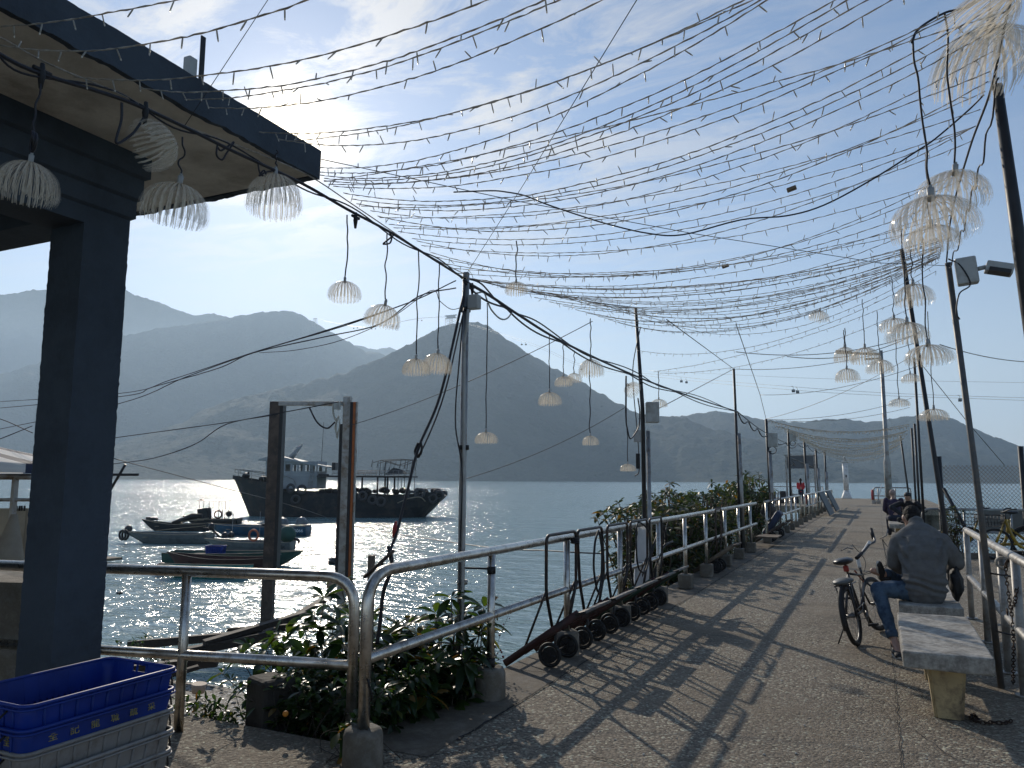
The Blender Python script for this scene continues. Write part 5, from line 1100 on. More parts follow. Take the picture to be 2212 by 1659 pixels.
# yellow hire bicycles
M_YEL = mat('yellow_bike_paint', (.36, .24, .02), .35, var=.15, scale=6, dirt=(.16, .11, .03), dirtscale=5)
def hirebike(label, x, y, rz):
    t = thing('hire_bicycle', label, 'bicycle', (x, y, 0), rz, group='yellow hire bicycles behind the right railing'); R = .31; WB = 1.06
    wheel(t, (0, 0, R), R, (0, 1, 0), nsp=16); wheel(t, (WB, 0, R), R, (0, 1, 0), nsp=16)
    def pt(name, m, segs, r, n=10):
        bm = BM()
        for s in segs: tube(bm, s, r, n)
        return mobj(name, bm, m, t)
    pt('frame', M_YEL, [bez([(.20, 0, .80), (.27, 0, .55), (.40, 0, .30), (.55, 0, .25), (.66, 0, .38), (.74, 0, .78)], 7), [(.55, 0, .27), (WB, 0, R)], [(.72, 0, .62), (WB, 0, R + .02)]], .030)
    pt('fork', M_YEL, [[(.20, 0, .80), (.08, 0.03, .5), (0, .06, R)], [(.20, 0, .80), (.08, -.03, .5), (0, -.06, R)]], .016)
    pt('handlebar', M_DARK, [[(.2, 0, .8), (.2, 0, .93)], bez([(.36, -.28, 1.02), (.24, -.22, 1.0), (.17, -.05, .95), (.17, .05, .95), (.24, .22, 1.0), (.36, .28, 1.02)], 5)], .014)
    pt('seat_post', M_SPOKE, [[(.74, 0, .78), (.77, 0, .90)]], .016)
    bm = BM(); sphere(bm, (.80, 0, .93), (.13, .085, .035)); sphere(bm, (.70, 0, .93), (.10, .035, .028)); mobj('saddle', bm, M_SADDLE, t)
    bm = BM()
    def bp_(u, v, z): return Vector((-.02 - .16 + u * .32 * (1 + .15 * z) - z * .03, (v - .5) * .36 * (1 + .15 * z), .66 + z * .22))
    for z in (0, .33, .66, 1):
        tube(bm, [bp_(0, 0, z), bp_(1, 0, z), bp_(1, 1, z), bp_(0, 1, z)], .0045 if z < 1 else .007, 4, closed=True)
    for k in range(7):
        f = k / 6
        for s in ((f, 0), (f, 1)): tube(bm, [bp_(s[0], s[1], 0), bp_(s[0], s[1], 1)], .0035, 4)
        for s in ((0, f), (1, f)): tube(bm, [bp_(s[0], s[1], 0), bp_(s[0], s[1], 1)], .0035, 4)
        tube(bm, [bp_(f, 0, 0), bp_(f, 1, 0)], .0035, 4)
    mobj('basket', bm, M_DARK, t)
    bm = BM(); torus(bm, (.55, .05, .27), .08, .008, (0, 1, 0), 20, 6); tube(bm, [(.55, -.07, .27), (.47, -.07, .15)], .01, 6); tube(bm, [(.55, .07, .27), (.63, .07, .39)], .01, 6); mobj('crank', bm, M_DARK, t)
    for c in ((.47, -.12, .15), (.63, .12, .39)): bm = BM(); box(bm, c, (.09, .08, .025), bev=.005); mobj('pedal', bm, M_BLACK, t)
    bm = BM(); tube(bm, [Vector((math.sin(a) * (R + .03) + WB, 0, R + math.cos(a) * (R + .03))) for a in [(-80 + k * 16) * PI / 180 for k in range(11)]], (.03), 6); mobj('mudguard', bm, M_BLACK, t)
    return t
q = atz(2096, 1203, 0); q2 = atz(2206, 1207, 0); a = math.atan2(q2.y - q.y, q2.x - q.x)
hirebike('yellow hire bicycle nearest the leaning floodlight pole', q.x, q.y, a)
hirebike('second yellow hire bicycle, its basket right of the pole', q.x + .42, q.y - .42, a)
# grey board behind the bicycles, kerb
c = atd(2212, 1127, 17.7); bm = BM(); box(bm, c, (1.6, .03, .55), Matrix.Rotation(a, 3, 'Z'), bev=.004)
tag(mobj('sign_board', bm, mat('dull_grey_board', (.17, .165, .15), .7, var=.2, scale=3)), 'dull grey board fixed to the railing behind the yellow bicycles', 'board')
bm = BM(); box(bm, (EA + EB) / 2 + Vector((EX.y, -EX.x, 0)) * .10 + Vector((0, 0, .055)), ((EB - EA).length, .14, .11), Matrix.Rotation(EANG, 3, 'Z'), bev=.01); tag(mobj('kerb', bm, M_CONC), kind='structure')
bm = BM(); tube(bm, [EA.lerp(EB, .22) + Vector((.07, -.14, .15)), EB + Vector((.07, -.14, .15))], .04, 8); tag(mobj('black_pipe', bm, M_BLACK), 'black pipe lying along the kerb under the hire bicycles', 'pipe')
# chain-link fence
f0 = atd(2024, 1005, 19.5); f1 = atd(2290, 1008, 19.5); fd = Vector((f1.x - f0.x, f1.y - f0.y, 0)); FL = fd.length; fd.normalize()
t = thing('chain_link_fence', 'tall chain-link fence over the water on the right', 'fence', (f0.x, f0.y, 0)); zt_ = f0.z
bm = BM(); s = .105; nx = int(FL / s); zb = -.9
for i in range(-int((zt_ - zb) / s) - 1, nx + 1):
    for sgn in (1, -1):
        P_ = []; x0 = i * s if sgn > 0 else i * s + (zt_ - zb)
        xa, xb = x0, x0 + sgn * (zt_ - zb)
        za, zb2 = zb, zt_
        ta, tb = 0., 1.
        for lim in (0,):
            pass
        def clipx(): 
            lo, hi = 0., 1.
            dx = xb - xa
            l, h = sorted(((0 - xa) / dx, (FL - xa) / dx)); return max(lo, l), min(hi, h)
        ta, tb = clipx()
        if tb - ta > .01: tube(bm, [fd * (xa + (xb - xa) * ta) + Vector((0, 0, za + (zb2 - za) * ta)), fd * (xa + (xb - xa) * tb) + Vector((0, 0, za + (zb2 - za) * tb))], .006, 3, cap=False)
tg = mobj('mesh', bm, M_POLE, t)
a0 = atd(2027, 986, 17.6) - Vector((f0.x, f0.y, 0)); bm = BM(); tube(bm, [(a0.x, a0.y, -1.9), (a0.x, a0.y, a0.z)], .062, 8); mobj('post', bm, M_DARK, t)
a0 = atd(2204, 964, 17.6) - Vector((f0.x, f0.y, 0)); bm = BM(); tube(bm, [(a0.x, a0.y, -1.9), (a0.x, a0.y, a0.z)], .055, 8); mobj('post', bm, M_DARK, t)
a1_ = atd(2038, 1055, 17.4) - Vector((f0.x, f0.y, 0)); a2_ = atd(2084, 1138, 17.0) - Vector((f0.x, f0.y, 0)); bm = BM(); tube(bm, [a1_, a2_, a2_ + (a2_ - a1_) * .35], .04, 8); mobj('brace', bm, M_DARK, t)
# ================================================================ crates in the lower left corner
M_BCR = mat('blue_crate_plastic', (.010, .045, .30), .42, var=.3, scale=3, trans=.32); M_WCR = mat('dirty_white_crate_plastic', (.34, .325, .31), .5, var=.2, scale=5, dirt=(.19, .165, .14), dirtscale=5, trans=.2)
M_YTXT = mat('faded_yellow_print', (.26, .23, .10), .8, var=.4, scale=60)
CX0, CX1, CY0, CY1 = -3.13, -2.715, 1.80, 2.44; CT = .755
def rrect(x0, x1, y0, y1, r, n=5):
    out = []
    for cx, cy, a0 in ((x1 - r, y1 - r, 0), (x0 + r, y1 - r, PI / 2), (x0 + r, y0 + r, PI), (x1 - r, y0 + r, 1.5 * PI)):
        for k in range(n + 1): a = a0 + PI / 2 * k / n; out.append((cx + r * math.cos(a), cy + r * math.sin(a)))
    return out
def crate(name, label, m, ztop, h=.215, group=None, off=(0, 0), cx=(CX0, CX1), cy=(CY0, CY1), sc=1., text=False, loc=None, rz=0.):
    L = (cy[1] - cy[0]); W = (cx[1] - cx[0]); t = thing(name, label, 'crate', ((cx[0] + cx[1]) / 2 + off[0], (cy[0] + cy[1]) / 2 + off[1], ztop - h), rz, group)
    tp = .03; bm = BM()
    def ring(z, inset, rad): return [Vector((x, y, z)) for x, y in rrect(-W / 2 + inset, W / 2 - inset, -L / 2 + inset, L / 2 - inset, rad)]
    # side walls as four slotted panels plus corner bands
    def wallpt(u, z, side):   # u along wall 0..1 ; side 0:+x 1:+y 2:-x 3:-y
        ins = tp * (1 - z / h); rr_ = .035
        if side in (0, 2): x = (W / 2 - ins) * (1 if side == 0 else -1); y = (-L / 2 + ins + rr_) + u * (L - 2 * ins - 2 * rr_); return Vector((x, y * (1 if side == 0 else -1), z))
        y = (L / 2 - ins) * (1 if side == 1 else -1); x = (-W / 2 + ins + rr_) + u * (W - 2 * ins - 2 * rr_); return Vector((-x * (1 if side == 1 else -1), y, z))
    zs = [0, .015, .085, .10, .115, .178, h]
    wb = BM()
    for side in range(4):
        n = 64 if side in (0, 2) else 42
        for k in range(n):
            for zi in range(len(zs) - 1):
                z0, z1 = zs[zi], zs[zi + 1]
                hole = (k % 2 == 1 and 6 < k < n - 6) and zi == 1 and (k // 2) % 4 != 3
                if side in (1, 3) and zi == 5 and n * .36 < k < n * .64: hole = True
                if zi == 3 and k % 3 == 1 and 4 < k < n - 4: hole = True
                if hole: continue
                q = [wallpt(k / n, z0, side), wallpt((k + 1) / n, z0, side), wallpt((k + 1) / n, z1, side), wallpt(k / n, z1, side)]
                wb.faces.new([wb.verts.new(v) for v in q])
        # vertical ribs on the outside of the upper band
        for k in range(9 if side in (0, 2) else 6):
            u = (k + .5) / (9 if side in (0, 2) else 6)
            if text and side == 0: continue
            c0 = wallpt(u, .10, side); c1 = wallpt(u, h - .004, side); nrm = {0: Vector((1, 0, 0)), 1: Vector((0, 1, 0)), 2: Vector((-1, 0, 0)), 3: Vector((0, -1, 0))}[side]
            tube(wb, [c0 + nrm * .003, c1 + nrm * .003], .0045, 4)
    for ci in range(4):   # rounded corners
        n = 5; pa = []
        for z in zs:
            ins = tp * (1 - z / h); cxx = (W / 2 - ins - .035) * (1 if ci in (0, 3) else -1); cyy = (L / 2 - ins - .035) * (1 if ci in (0, 1) else -1)
            pa.append([wb.verts.new((cxx + .035 * math.cos(ci * PI / 2 + PI / 2 * k / n), cyy + .035 * math.sin(ci * PI / 2 + PI / 2 * k / n), z)) for k in range(n + 1)])
        for a_, b_ in zip(pa, pa[1:]):
            for k in range(n): wb.faces.new((a_[k], a_[k + 1], b_[k + 1], b_[k])).smooth = True
    bmesh.ops.remove_doubles(wb, verts=wb.verts, dist=.0002)
    bmesh.ops.recalc_face_normals(wb, faces=wb.faces)
    o = mobj('wall', wb, m, t); sd = o.modifiers.new('thick', 'SOLIDIFY'); sd.thickness = .0035; sd.offset = 0
    bm = BM(); tube(bm, [Vector(p) for p in ring(h, -.004, .04)], [(.0085, .007)] * 24, 8, closed=True); tube(bm, [Vector(p) for p in ring(h - .012, -.012, .046)], .004, 6, closed=True); mobj('rim', bm, m, t)
    bm = BM()
    for k in range(12): yy = -L / 2 + tp + (k + .5) * (L - 2 * tp) / 12; box(bm, (0, yy, .004), (W - 2 * tp, .028, .006))
    for k in range(5): xx = -W / 2 + tp + (k + .5) * (W - 2 * tp) / 5; box(bm, (xx, 0, .0085), (.012, L - 2 * tp, .003))
    mobj('bottom', bm, m, t)
    for s in (1, -1):
        bm = BM(); y0 = s * (L / 2 + .008)
        P_ = [(-.12, y0, h - .02), (-.125, y0 + s * .035, h - .045), (-.12, y0 + s * .05, h - .10), (-.10, y0 + s * .03, h - .125), (.10, y0 + s * .03, h - .125), (.12, y0 + s * .05, h - .10), (.125, y0 + s * .035, h - .045), (.12, y0, h - .02)]
        tube(bm, bez(P_, 5), .0042, 7); mobj('wire_handle', bm, M_DARK, t)
    if text:
        for k, chs in enumerate('荃記龍城蔬菜'):
            y_ = -L / 2 + .11 + k * .083
            textobj('print', chs, .038, Vector((W / 2 - tp * .165 + .003, y_, .172)), Matrix.Rotation(-tp / h, 3, 'Y') @ Matrix(((0, 0, 1), (1, 0, 0), (0, 1, 0))), M_YTXT, t, ext=.0012)
        textobj('print', '荃', .038, Vector((W / 2 - .09, -L / 2 + tp * .165 - .003, .172)), Matrix.Rotation(0, 3, 'Y') @ Matrix(((1, 0, 0), (0, 0, -1), (0, 1, 0))), M_YTXT, t, ext=.0012)
    return t
GC = 'nested plastic crates in the corner'
crate('plastic_crate', 'empty blue crate at the top of the stack in the corner', M_BCR, CT, group=GC)
crate('plastic_crate', 'blue crate with yellow characters, second from the top of the stack', M_BCR, CT - .082, group=GC, text=True, off=(.004, -.003))
nm = ['dirty white crate right under the blue ones', 'dirty white crate fourth from the top of the stack', 'dirty white crate fifth from the top, cut by the frame', 'dirty white crate third from the ground in the stack', 'dirty white crate second from the ground in the stack', 'lowest dirty white crate standing on the ground']
for k in range(6): crate('plastic_crate', nm[k], M_WCR, max(.22, CT - .082 * (k + 2)) if k < 5 else .225, group=GC, off=(random.uniform(-.006, .006), random.uniform(-.006, .006)))
# ================================================================ timber on the beach
for k, (p0, p1, wd, l) in enumerate((((281, 1392, .0), (560, 1368, .25), .10, 'long dark plank poking left over the shallow water'), ((350, 1418, .0), (600, 1368, .3), .12, 'dark plank lying right below the longest one'), ((495, 1362, .15), (680, 1352, .35), .09, 'short dark board by the gantry foot'),
      ((520, 1400, .1), (745, 1270, .7), .07, 'thin pole slanting up to the right through the leaves'), ((240, 1452, .0), (470, 1428, .1), .12, 'dark plank at the water line left of the railing post'), ((345, 1466, .0), (430, 1440, .1), .05, 'broken stick end on the beach edge'), ((440, 1390, .2), (660, 1325, .55), .09, 'plank tilted up beside the gantry column'))):
    A_ = atz(p0[0], p0[1], -1.72 + p0[2]); B_ = atz(p1[0], p1[1], -1.72 + p1[2]); d = B_ - A_
    bm = BM(); ax_, ay_ = frame(d); Mx = Matrix((d.normalized(), ax_, ay_)).transposed(); box(bm, (A_ + B_) / 2, (d.length, wd * 2.2, wd * 1.3), Mx, bev=.01)
    for v in bm.verts: v.co += Vector((noise.noise(v.co * 5), noise.noise(v.co * 4), noise.noise(v.co * 7))) * .03
    tag(mobj('timber', bm, M_DWOOD), l, 'timber', group='old timbers dumped on the beach')
bm = BM(); c = atz(428, 1496, -1.62); tube(bm, [c, c + Vector((.01, 0, .13))], [.09, .11], 16); tag(mobj('paper_cup', bm, mat('beige_cup', (.5, .38, .28), .7)), 'beige tub standing on the gravel behind the railing post', 'tub')
bm = BM(); a = atz(455, 1566, 0); cc = Vector((-3.70, 4.06, 0)); box(bm, cc + Vector((.0, .05, -.30)), (.26, .24, 1.1), Matrix.Rotation(-.35, 3, 'Z'), bev=.03); tag(mobj('stone_block', bm, mat('dark_stone', (.05, .045, .038), .9, var=.4, bump=.01, bscale=20)), 'dark block wall end half hidden by the leaves', 'block')
# ================================================================ things at the pier head
c = atz(1829, 1076, 0); c.y = 76.0; c = Vector((atz(1829, 1076, 0).x * 76.0 / atz(1829, 1076, 0).y, 76.0, 0))
t = thing('beacon', 'small white beacon column at the end of the pier', 'beacon', c); s = 71 * .903 / F * 1.02
bm = BM(); tube(bm, [(0, 0, 0), (0, 0, .1), (0, 0, .75)], [.46, .44, .2], 8); mobj('base', bm, M_WHITEP, t)
bm = BM(); tube(bm, [(0, 0, .75), (0, 0, 3.15)], [.21, .25], 12); mobj('column', bm, M_WHITEP, t)
bm = BM(); box(bm, (0, 0, 3.2), (1.55, .08, .06)); box(bm, (0, 0, 3.28), (.6, .4, .1)); mobj('arm', bm, M_WHITEP, t)
bm = BM(); cyl(bm, (0, 0, 3.33), (0, 0, 3.55), .13, 10); sphere(bm, (0, 0, 3.66), .12, 12); mobj('lantern', bm, M_GREYBOX, t)
bm = BM(); box(bm, (.05, -.25, 2.0), (.12, .05, .2)); mobj('plate', bm, M_DARK, t)
Yb = 58.; p00 = aty(1697.5, 984, Yb); p10 = aty(1760, 1012, Yb); w_ = p10.x - p00.x; cx_ = (p10.x + p00.x) / 2
t = thing('notice_board', 'large grey notice board on two posts left of the beacon', 'notice board', (cx_, Yb, 0)); hz = (p00.z + p10.z) / 2; hh = p00.z - p10.z
bm = BM(); box(bm, (0, 0, hz), (w_, .05, hh)); mobj('panel', bm, mat('board_back', (.11, .12, .13), .7, var=.2, scale=2), t)
bm = BM(); tube(bm, [(-w_ / 2 + .1, -.05, hz + hh / 2 - .05), (w_ / 2 - .1, -.05, hz - hh / 2 + .1)], .04, 5); tube(bm, [(-w_ / 2 + .3, -.05, hz - .3), (-w_ / 2 + .5, -.05, hz - .1), (-w_ / 2 + .35, -.05, hz + .05), (-w_ / 2 + .6, -.05, hz - .25)], .025, 5); mobj('brace', bm, M_GALV, t)
for s_ in (-1, 1): bm = BM(); box(bm, (s_ * w_ / 2, .0, p00.z / 2), (.12, .1, p00.z)); mobj('post', bm, M_GALV, t)
bm = BM(); box(bm, (0, 0, p00.z), (w_ + .2, .1, .08)); mobj('top_bar', bm, M_GALV, t)
for k, (x0, y0, x1, y1, yy, l) in enumerate(((1783, 1112, 1770, 1075, 38.5, 'nearer dark panel leaning on the far railing'), (1800, 1103, 1788, 1071, 44.0, 'farther dark panel leaning on the far railing'))):
    a_ = Vector((-2.02, yy, .02)); b_ = Vector((-2.46, yy, 1.02)); bm = BM(); L_ = 3.4; vs = [bm.verts.new(a_ + Vector((0, -L_ / 2, 0))), bm.verts.new(a_ + Vector((0, L_ / 2, 0))), bm.verts.new(b_ + Vector((0, L_ / 2, 0))), bm.verts.new(b_ + Vector((0, -L_ / 2, 0)))]
    f = bm.faces.new(vs); r_ = bmesh.ops.extrude_face_region(bm, geom=[f]); bmesh.ops.translate(bm, verts=[v for v in r_['geom'] if isinstance(v, bmesh.types.BMVert)], vec=(.05, 0, .03)); bmesh.ops.recalc_face_normals(bm, faces=bm.faces)
    tag(mobj('leaning_panel', bm, mat('dark_grey_panel', (.07, .085, .095), .65)), l, 'panel')
for k, (x, y, sx, sy, sz, l) in enumerate(((-6.9, 56, .9, .5, .75, 'dark grey box left of the woman in red'), (-6.05, 57, .35, .4, .8, 'black bin between the grey box and the notice board post'), (-5.3, 57.5, .5, .5, .55, 'black bundle beside the woman in red'))):
    bm = BM(); box(bm, (0, 0, sz / 2), (sx, sy, sz), bev=.06); box(bm, (0, 0, sz + .02), (sx * 1.05, sy * 1.05, .05), bev=.01); o = mobj('storage_box', bm, M_DARK); o.location = (x, y, 0); tag(o, l, 'box')
bm = BM(); tube(bm, [(0, 0, 0), (0, 0, .05), (0, 0, .75)], [.16, .17, .06], 12); o = mobj('traffic_cone', bm, mat('orange_red', (.5, .06, .03), .6)); o.location = (-4.55, 57, .0); tag(o, 'orange-red cone standing beside the woman in red', 'cone')
bm = BM(); box(bm, (0, 0, .04), (.5, .9, .03), bev=.004); o = mobj('plank_lid', bm, M_WOOD); o.location = (-2.45, 19.6, .19); tag(o, 'pale board lying across a footing beside the far trolleys', 'board')
# ================================================================ people
def capsule(bm, a, b, r1, r2, n=16, flat=1., up_=None):
    a, b = Vector(a), Vector(b); d = b - a; L = d.length; d.normalize()
    if up_ is None: x, y = frame(d)
    else: y = (Vector(up_) - d * d.dot(Vector(up_))).normalized(); x = y.cross(d)
    P = []
    for i in range(5): t = -PI / 2 + PI / 2 * i / 5; P.append((math.sin(t) * r1, math.cos(t) * r1))
    P += [(0, r1)]
    for i in range(1, 6): f = i / 6; P.append((L * f, r1 + (r2 - r1) * f))
    P += [(L, r2)]
    for i in range(1, 6): t = PI / 2 * i / 5; P.append((L + math.sin(t) * r2, math.cos(t) * r2))
    prev = None
    for s, r in P:
        r = max(r, .0008); ring = [bm.verts.new(a + d * s + x * math.cos(2 * PI * k / n) * r + y * math.sin(2 * PI * k / n) * r * flat) for k in range(n)]
        if prev:
            for k in range(n): bm.faces.new((prev[k], prev[(k + 1) % n], ring[(k + 1) % n], ring[k]))
        else: bm.faces.new(ring[::-1])
        prev = ring
    bm.faces.new(prev)
def limb(bm, pts, rs, **k):
    for i in range(len(pts) - 1): capsule(bm, pts[i], pts[i + 1], rs[i], rs[i + 1], **k)
def ellip(bm, c, r, M=None):
    T = Matrix.Translation(c) @ (M.to_4x4() if M else Matrix()) @ Matrix.Diagonal((r[0], r[1], r[2], 1)); bmesh.ops.create_uvsphere(bm, u_segments=20, v_segments=12, radius=1, matrix=T)
def fused(name, bm, m, parent, vox=.009, smooth=6, disp=None):
    """melt the overlapping volumes into one continuous skin"""
    o = mobj(name, bm, None, None); r = o.modifiers.new('r', 'REMESH'); r.mode = 'VOXEL'; r.voxel_size = vox; r.use_smooth_shade = True
    s = o.modifiers.new('s', 'SMOOTH'); s.factor = .6; s.iterations = smooth
    bpy.context.view_layer.update(); dg = bpy.context.evaluated_depsgraph_get(); me = bpy.data.meshes.new_from_object(o.evaluated_get(dg)); bpy.data.objects.remove(o)
    if disp:
        me.update(); nn = [v.normal.copy() for v in me.vertices]
        for v, n_ in zip(me.vertices, nn): v.co += n_ * disp(v.co)
    for p in me.polygons: p.use_smooth = True
    me.materials.clear(); me.materials.append(m); o = bpy.data.objects.new(name, me); COL.objects.link(o); o.parent = parent; return o
M_SKIN = mat('skin', (.42, .25, .18), .5, var=.08, scale=8, trans=.06)
M_SWEAT = mat('grey_fleece', (.145, .145, .143), .95, var=.16, scale=20, bump=.0015, bscale=260, spec=.15)
M_JEAN = mat('blue_jeans', (.055, .085, .13), .85, var=.35, scale=12, bump=.001, bscale=300, dirt=(.09, .14, .20), dirtscale=6, spec=.15)
M_HAIR = mat('dark_greying_hair', (.014, .012, .011), .75, var=.6, scale=40, bump=.004, bscale=140, dirt=(.04, .037, .034), dirtscale=14, spec=.2)
M_SHOE = mat('black_canvas_shoe', (.02, .02, .022), .7, var=.2); M_SOLE = mat('pale_sole', (.5, .48, .44), .6)
def wrinkle(fr, amp, sx=1., sz=1.):
    def f(co): q = Vector((co.x * fr * sx, co.y * fr, co.z * fr * sz)); return (abs(noise.noise(q)) - .25) * amp + noise.noise(q * 2.3) * amp * .35
    return f
t = thing('person', 'person in a grey fleece and jeans sitting hunched on the second bench, back to us', 'person', (.33, 8.2, 0))
O = Vector((.33, 8.2, 0))
def V(x, y, z): return Vector((x, y, z)) - O
# joints (world)
pel = V(.33, 8.22, .55); waist = V(.33, 8.22, .70); chest = V(.325, 8.30, .93); neck = V(.305, 8.41, 1.11); head = V(.272, 8.50, 1.205)
shL, shR = V(.19, 8.34, .98), V(.46, 8.34, .98)
elL, elR = V(.065, 8.36, .80), V(.605, 8.38, .80); wrL, wrR = V(.165, 8.60, .72), V(.50, 8.62, .74)
hipL, hipR = V(.25, 8.26, .53), V(.40, 8.30, .54); knL = V(-.055, 8.20, .54); anL = V(.055, 7.99, .13); toL = V(.085, 7.86, .045)
knR = V(.10, 8.72, .60); anR = V(.00, 8.42, .66)
bm = BM()
limb(bm, [pel, waist, chest, neck], [.12, .11, .12, .05]); limb(bm, [shL, chest, shR], [.045, .1, .045]); limb(bm, [neck, head - Vector((0, -.01, .04))], [.055, .058])
Mh = Matrix.Rotation(math.radians(-38), 3, 'X') @ Matrix.Rotation(math.radians(12), 3, 'Z')
ellip(bm, head, (.074, .092, .105), Mh); ellip(bm, head + Mh @ Vector((0, .035, -.055)), (.055, .06, .06), Mh); ellip(bm, head + Mh @ Vector((0, .098, -.025)), (.013, .02, .02), Mh)
for s in (-1, 1): ellip(bm, head + Mh @ Vector((s * .076, .0, -.02)), (.012, .022, .032), Mh)
for a, b_, c in ((shL, elL, wrL), (shR, elR, wrR)): limb(bm, [a, b_, c], [.045, .036, .026])
for w_, s, dr in ((wrL, 1, Vector((.5, .75, .1))), (wrR, -1, Vector((-.45, .8, .05)))):
    dr.normalize(); sd = dr.cross(Vector((0, 0, 1))).normalized(); pc = w_ + dr * .05; capsule(bm, w_, pc + dr * .03, .027, .036, flat=.5, up_=(0, 0, 1))
    for k, (o_, L) in enumerate(((-.028, .062), (-.009, .072), (.010, .068), (.027, .052))): limb(bm, [pc + sd * o_ + dr * .03, pc + sd * o_ + dr * (.03 + L * .55), pc + sd * o_ * .9 + dr * (.03 + L * .8) - Vector((0, 0, .025))], [.0095, .009, .008])
    limb(bm, [pc + sd * (-.03 * s), pc + sd * (-.055 * s) + dr * .03, pc + sd * (-.05 * s) + dr * .055], [.011, .010, .009])
limb(bm, [hipL, knL, anL, toL], [.075, .05, .035, .03]); limb(bm, [hipR, knR, anR], [.075, .05, .036]); limb(bm, [anR, anR + Vector((-.09, -.05, .03))], [.035, .03])
fused('body', bm, M_SKIN, t, .007, 3)
# fleece
bm = BM()
capsule(bm, V(.34, 8.20, .565), V(.34, 8.22, .72), .178, .185, n=24, flat=.80, up_=(0, 1, 0)); capsule(bm, V(.34, 8.22, .72), V(.332, 8.28, .90), .185, .212, n=24, flat=.70, up_=(0, 1, -.2)); capsule(bm, V(.332, 8.28, .90), V(.322, 8.35, 1.03), .212, .150, n=24, flat=.72, up_=(0, 1, -.4))
limb(bm, [V(.175, 8.33, .99), V(.235, 8.345, 1.045), V(.315, 8.36, 1.085), V(.40, 8.345, 1.05), V(.475, 8.33, .99)], [.085, .088, .085, .088, .085]); limb(bm, [V(.315, 8.37, 1.09), V(.308, 8.405, 1.155)], [.088, .064])
limb(bm, [V(.155, 8.33, .98), V(.112, 8.33, .88), V(.092, 8.35, .78), V(.14, 8.48, .72), V(.165, 8.58, .725)], [.085, .078, .070, .058, .042])
limb(bm, [V(.495, 8.33, .99), V(.56, 8.335, .90), V(.608, 8.36, .80), V(.57, 8.48, .745), V(.51, 8.60, .74)], [.088, .084, .074, .058, .042])
ellip(bm, V(.335, 8.19, .53), (.172, .135, .055))
def fl(co):
    w0 = wrinkle(7, .016)(co); z = co.z
    a = math.exp(-((z - .60) / .07) ** 2) * math.sin(co.z * 95 + co.x * 22 + noise.noise(co * 5) * 3) * .013      # gathered folds above the hem
    k = math.exp(-((abs(co.x) - .15) / .05) ** 2) * math.sin((co.z * 38 - abs(co.x) * 60) + noise.noise(co * 6) * 3) * .011 * (1 if .70 < z < 1.03 else 0)
    return w0 + a + k
fused('fleece_top', bm, M_SWEAT, t, .006, 4, fl)
bm = BM(); cc_ = V(.305, 8.412, 1.165)
for k in range(3): torus(bm, cc_ + Vector((0, .004 * k, .012 * k - .01)), .060 - k * .002, .0105, (0, .42, 1), 26, 8)
mobj('collar', bm, M_SWEAT, t)
# jeans
bm = BM(); ellip(bm, V(.335, 8.22, .525), (.178, .15, .078)); limb(bm, [V(.27, 8.22, .530), V(.10, 8.20, .545), knL], [.092, .085, .070]); limb(bm, [knL, V(-.01, 8.10, .36), V(.045, 8.01, .17)], [.070, .060, .047])
limb(bm, [V(.38, 8.28, .53), V(.22, 8.55, .58), knR], [.10, .09, .072]); limb(bm, [knR, V(.06, 8.56, .63), anR + Vector((.03, .03, 0))], [.070, .058, .048])
def jw(co): return wrinkle(11, .010, .6, 1.4)(co) + math.sin(co.x * 90 + noise.noise(co * 7) * 3) * .003 * max(0, 1 - abs(co.x + .18) / .12)
fused('jeans', bm, M_JEAN, t, .007, 3, jw)
bm = BM(); cyl(bm, V(.035, 8.02, .20), V(.047, 7.995, .145), .052, 16, .048); mobj('cuff', bm, M_JEAN, t)
def shoe(nm, heel, toe, upv):
    d = (toe - heel).normalized(); bm = BM(); u = Vector(upv); limb(bm, [heel + u * .035, heel.lerp(toe, .5) + u * .03, toe + u * .018], [.040, .040, .034], flat=.85, up_=upv); limb(bm, [heel + u * .06 - d * .0, heel + u * .085], [.036, .034])
    s_ = fused(nm, bm, M_SHOE, t, .006, 2); bm = BM(); x = d.cross(u).normalized(); n = 22; pa = []
    for k in range(n): a = 2 * PI * k / n; c = heel.lerp(toe, .5) + d * math.cos(a) * ((toe - heel).length / 2 + .035) + x * math.sin(a) * (.042 + .006 * math.cos(a)); pa.append(c)
    lo = [bm.verts.new(p - u * .002) for p in pa]; hi = [bm.verts.new(p + u * .016) for p in pa]
    for k in range(n): bm.faces.new((lo[k], lo[(k + 1) % n], hi[(k + 1) % n], hi[k]))
    bm.faces.new(lo[::-1]); bm.faces.new(hi); bmesh.ops.recalc_face_normals(bm, faces=bm.faces); mobj('sole', bm, M_SOLE, s_)
shoe('shoe', V(.06, 7.98, .004), V(.085, 7.80, .004), (0, 0, 1)); shoe('shoe', anR + Vector((-.04, .03, -.03)), anR + Vector((-.05, -.08, .10)), (.85, -.2, -.2))
# hair
bm = BM(); ellip(bm, head + Mh @ Vector((0, -.012, .018)), (.079, .091, .100), Mh); ellip(bm, head + Mh @ Vector((0, -.045, -.035)), (.066, .05, .06), Mh)
fused('hair', bm, M_HAIR, t, .005, 2, lambda co: noise.noise(co * 60) * .004)
blob('shoulder_bag', 'black bag beside the hunched person on the bench', 'bag', (.60, 8.30, .62), (.055, .10, .15), M_BLACK, seed=8, amp=.3)
